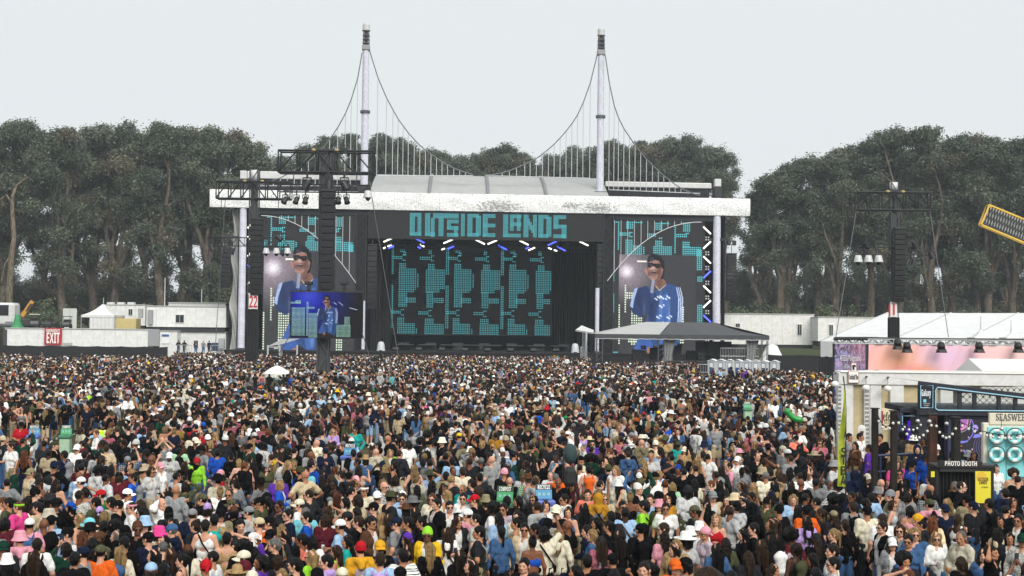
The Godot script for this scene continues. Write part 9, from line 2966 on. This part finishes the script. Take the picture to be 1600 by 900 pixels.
func flush_batches() -> void:
	var o := Node3D.new()
	o.name = "crowd"
	add_child(o)
	tag(o, "dense festival crowd filling the field from the nearest rows back to the stage", "crowd")
	o.set_meta("kind", "stuff")
	for k in batches:
		var b: Dictionary = batches[k]
		var mm := MultiMesh.new()
		mm.transform_format = MultiMesh.TRANSFORM_3D
		mm.use_colors = true
		mm.mesh = b.mesh
		mm.instance_count = b.x.size()
		for i in b.x.size():
			mm.set_instance_transform(i, b.x[i]); mm.set_instance_color(i, b.c[i])
		var mi := MultiMeshInstance3D.new()
		mi.name = b.name
		mi.multimesh = mm
		if b.over: mi.material_override = b.over
		mi.set_meta("kind", "stuff")
		o.add_child(mi, true)

# ---- the three hundred nearest, each a thing of its own
func plain_mat(base: StandardMaterial3D, c: Color) -> StandardMaterial3D:
	var key := "tinted %s %s" % [base.get_instance_id(), c.to_html()]
	if mats.has(key): return mats[key]
	var m: StandardMaterial3D = base.duplicate()
	m.vertex_color_use_as_albedo = false
	m.albedo_color = c
	mats[key] = m
	return m

const WORD_TOP := {"tee": "T-shirt", "long": "long-sleeved top", "hood": "hoodie", "tank": "sleeveless top", "crop": "crop top", "jack": "open jacket"}
const WORD_HAIR := {"shrt": "short %s hair", "buzz": "cropped %s hair", "bob": "chin-length %s hair", "long": "long straight %s hair", "wavy": "long wavy %s hair", "afro": "big curly %s hair", "bun": "%s hair in bun", "pony": "%s ponytail", "bald": "bald head"}
const WORD_HAT := {"cap": "%s cap", "back": "backward %s cap", "bucket": "%s bucket hat", "sun": "%s brimmed hat", "cowboy": "%s wide-brimmed hat", "beanie": "%s beanie", "bandana": "%s bandana", "hoodup": "hood up", "band": "%s headband"}
const WORD_COL := {"darkgreen": "dark green", "lightblue": "light blue", "lightgrey": "light grey", "hotpink": "hot pink", "bwprint": "black-white patterned", "vest": "neon vest over black", "check2": "green checked", "thinstripe": "striped", "stripe": "striped", "plaid": "plaid", "gold": "golden", "darkbrown": "dark brown", "camo": "camouflage", "floral": "floral", "leopard": "leopard-print"}
const WORD_POSE := {"rel": "", "cross": "arms crossed", "phone": "holding phone up", "film": "filming overhead", "hips": "hands on hips", "drink": "holding a drink", "pock": "hands in pockets", "face": "hand at face", "wave": "arm raised", "clasp": "hands together", "walk": "walking", "head": "hand on head"}

func words(s: Dictionary, level: int) -> String:
	var cw := func(c: String) -> String: return WORD_COL.get(c, c)
	var t := "person in %s %s" % [cw.call(s.col), WORD_TOP[s.top]]
	if s.col == "vest": t = "person in neon yellow safety vest"
	if s.hat != "-": t += ", " + (WORD_HAT[s.hat] % cw.call(s.hcol) if "%s" in WORD_HAT[s.hat] else WORD_HAT[s.hat])
	else: t += ", " + (WORD_HAIR[s.hair] % cw.call(s.hc) if s.hair != "bald" else "bald head")
	if level == 0: return t
	if s.pack: t += ", %s backpack" % cw.call(s.pack)
	elif WORD_POSE[s.pose]: t += ", " + WORD_POSE[s.pose]
	elif s.glasses: t += ", sunglasses"
	if level == 1: return t
	return t

func short_words(s: Dictionary) -> String:
	if s.col == "vest": return "neon vest"
	if s.hat != "-" and s.hat != "hoodup": return (WORD_HAT[s.hat] % WORD_COL.get(s.hcol, s.hcol))
	return "%s %s" % [WORD_COL.get(s.col, s.col), WORD_TOP[s.top]]

func crew(list: Array) -> void:
	# labels: look first, then the way it faces, then what stands beside it
	var shorts := {}
	for s in list:
		s.brief = short_words(s)
		shorts[s.brief] = shorts.get(s.brief, 0) + 1
	var marks := list.filter(func(s): return shorts[s.brief] == 1)
	var fixed := [[53, 690, "the blue station"], [103, 690, "the compost station"], [546, 710, "the recycle station"], [788, 760, "the compost sign"], [851, 765, "the recycle sign"], [1316, 740, "the feather flag"], [1508, 760, "the photo booth"], [1575, 815, "the wooden table"], [891, 705, "the stroller hood"], [1576, 735, "the lifebuoys"]]
	var used := {}
	for s in list:
		var face: String = "seen from behind" if absf(wrapf(s.face - 180.0, -180, 180)) < 45 else ("facing us" if absf(wrapf(s.face, -180, 180)) < 45 else ("facing right" if wrapf(s.face, -180, 180) > 0 else "facing left"))
		var near := []
		for m in marks:
			if m != s: near.append([Vector2(m.px - s.px, (m.py - s.py) * 1.6).length(), m.px, m.py, "the " + m.brief])
		for m in fixed: near.append([Vector2(m[0] - s.px, (m[1] - s.py) * 1.6).length(), m[0], m[1], m[2]])
		near.sort_custom(func(a, b): return a[0] < b[0])
		var cands := [words(s, 0), words(s, 1), words(s, 1) + ", " + face, words(s, 0) + ", " + face]
		for m in near.slice(0, 6):
			var side := "left of" if m[1] > s.px + 9 else ("right of" if m[1] < s.px - 9 else ("below" if m[2] < s.py else "above"))
			cands.append("%s, %s %s" % [words(s, 1), side, m[3]])
			cands.append("%s, %s %s" % [words(s, 0), side, m[3]])
		s.label = ""
		for c in cands:
			if not used.has(c) and c.split(" ").size() <= 16:
				# a bare look must not also fit a better described twin
				if cands.find(c) < 4 and list.any(func(t): return t != s and words(t, 1).begins_with(c.trim_suffix(", " + face)) and (cands.find(c) < 2 or absf(wrapf(t.face - s.face, -180, 180)) < 70)): continue
				s.label = c
				break
		if s.label == "":
			s.label = "%s, between %s and %s" % [words(s, 0).replace("person in ", ""), near[0][3], near[1][3]]
		used[s.label] = true
	for s in list: single(s)

func single(s: Dictionary) -> void:
	var o := Node3D.new()
	o.name = numbered("person")
	add_child(o)
	o.transform = frame_of(s)
	tag(o, s.label, "person", "people in the nearest rows of the crowd")
	var j := J(s.pose)
	var legs := "walk" if s.pose == "walk" else "rel"
	var b := inst("body", body_m[s.pose], o)
	b.set_surface_override_material(0, plain_mat(skin_tint, hexc(SKIN[s.skin])))
	var tm: Mesh = top_m[s.top + "/" + s.pose]
	var t := inst("shirt" if s.top != "jack" else "jacket", tm, o)
	t.set_surface_override_material(0, pattern_mat(s.col) if PATTERNS.has(s.col) else plain_mat(cloth_tint, colour("black" if s.col == "vest" else s.col)))
	if s.col == "vest":
		var v := mb()
		v.box(V(0, 1.2, 0), V(0.42, 0.40, 0.32), Basis(), 0.07)
		inst("safety_vest", v.mesh(mat("c3e52a", 0.7)), o)
		for q in [1.08, 1.22]: inst("reflective_band", mb().box(V(0, q, 0), V(0.425, 0.05, 0.325), Basis(), 0.02).mesh(mat("d8dadb", 0.3)), o)
		for sx in [-0.12, 0.12]: inst("reflective_band", mb().box(V(sx, 1.2, 0), V(0.05, 0.39, 0.326), Basis(), 0.01).mesh(mat("d8dadb", 0.3)), o)
	for e in ["f", "b"]:
		if print_mesh.has(s.top + "/" + s.pose + e) and not PATTERNS.has(s.col) and s.col != "vest" and not s.pack and rng.randf() < 0.3: inst("shirt_print", print_mesh[s.top + "/" + s.pose + e], t, [pattern_mat("bwprint"), pattern_mat("floral"), plain_mat(cloth_tint, colour("grey"))][rng.randi() % 3])
	var tr := inst("shorts" if s.bottom == "shorts" else "trousers", bottom_m[s.bottom + "/" + legs], o)
	tr.set_surface_override_material(0, plain_mat(cloth_tint, colour(s.bcol)))
	inst("shoes", shoe_m[legs], o).set_surface_override_material(0, plain_mat(cloth_tint, colour("charcoal")))
	var hx: Transform3D = j.head
	if s.hair != "bald" and s.hat != "hoodup":
		var hk: String = "buzz" if s.hat != "-" and s.hair in ["shrt", "afro"] else s.hair
		var hr := inst("hair", hair_m[hk], o)
		hr.transform = hx
		hr.set_surface_override_material(0, plain_mat(hair_tint, hexc(HAIR[s.hc])))
	if s.hat != "-":
		var ht := inst("hat" if s.hat != "hoodup" else "hood", hat_m[s.hat], o)
		ht.transform = hx
		ht.set_surface_override_material(0, pattern_mat("camo") if s.hcol == "camo" else plain_mat(cloth_tint, colour(s.hcol)))
	if s.glasses or s.up: inst("sunglasses", gear_m["sunglasses" if s.glasses else "sunglasses_up"], o).transform = hx
	if s.pack:
		var pm := plain_mat(cloth_tint, colour(s.pack))
		var pk := inst("backpack", gear_m["backpack"], o)
		pk.set_surface_override_material(0, pm)
		inst("strap", gear_m["straps"], pk).set_surface_override_material(0, pm)
	if s.bag: inst("crossbody_bag", gear_m["crossbody_bag"], o).set_surface_override_material(0, pattern_mat(s.bag) if PATTERNS.has(s.bag) else plain_mat(cloth_tint, colour(s.bag)))
	# what the hands hold is a thing of its own
	var xf := frame_of(s)
	if s.pose in ["phone", "film"]:
		var w: Vector3 = j.wr[0]
		var p := xf * (w + V(0.045 if s.pose == "film" else 0.0, 0.10, 0.035))
		var ph := thing("phone", cut("black phone held up by " + s.label), "phone", p, "phones held up in the crowd")
		offs.erase(ph)
		ph.basis = Basis(Vector3.UP, deg_to_rad(s.face)) * Basis(Vector3.RIGHT, -0.12)
		part("case", mb().box(VZ, V(0.075, 0.155, 0.01), Basis(), 0.004), mat("121214", 0.3), ph)
		part("display", mb().box(V(0, 0, -0.0062), V(0.066, 0.14, 0.002)), mat("2e3846", 0.15), ph)
		part("lens", mb().ball(V(-0.02, 0.055, 0.006), V(0.012, 0.012, 0.004), 10, 5), mat("0a0a0c", 0.1), ph)
	elif s.pose == "drink":
		var w: Vector3 = j.wr[0]
		var p := xf * (w + V(0.03, 0.0, 0.095))
		var cup := thing("drink_can", cut("drink can held by " + s.label), "can", p, "drinks held in the crowd")
		offs.erase(cup)
		part("can", mb().lathe(PQ([Vector2(0.0, -0.07), Vector2(0.028, -0.07), Vector2(0.033, -0.06), Vector2(0.033, 0.06), Vector2(0.027, 0.075), Vector2(0.0, 0.073)]), 16), mat(["c9d3d6", "b8402f", "8fc46a", "d9d6cc"][rng.randi() % 4], 0.3, 0.3), cup)
		part("lid_ring", mb().lathe(PQ([Vector2(0.026, 0.074), Vector2(0.028, 0.079), Vector2(0.025, 0.078)]), 16), mat("c6c8ca", 0.25, 0.7), cup)
	if s.hand and s.col == "lightgrey" and s.top == "hood" and s.hcol == "white": inst_text("NIKE", 0.075, "6a6a52", o, TF(V(0, 1.27, 0.148)), 0.2)

func inst_text(text: String, h: float, hex: String, o: Node, xf: Transform3D, fit: float) -> void:
	lettering(text, h, 0.004, mat(hex, 0.7), o, xf, "Droid Serif", true, fit)

func cut(t: String) -> String:
	var w := t.replace("person in ", "one in ").split(" ")
	var out := " ".join(w.slice(0, 16)).trim_suffix(",")
	var n := 1
	while labels_used.has(out):
		out = " ".join(w.slice(0, 16 - n)).trim_suffix(",") + " " + ORD[n] + " such"
		n += 1
	return out
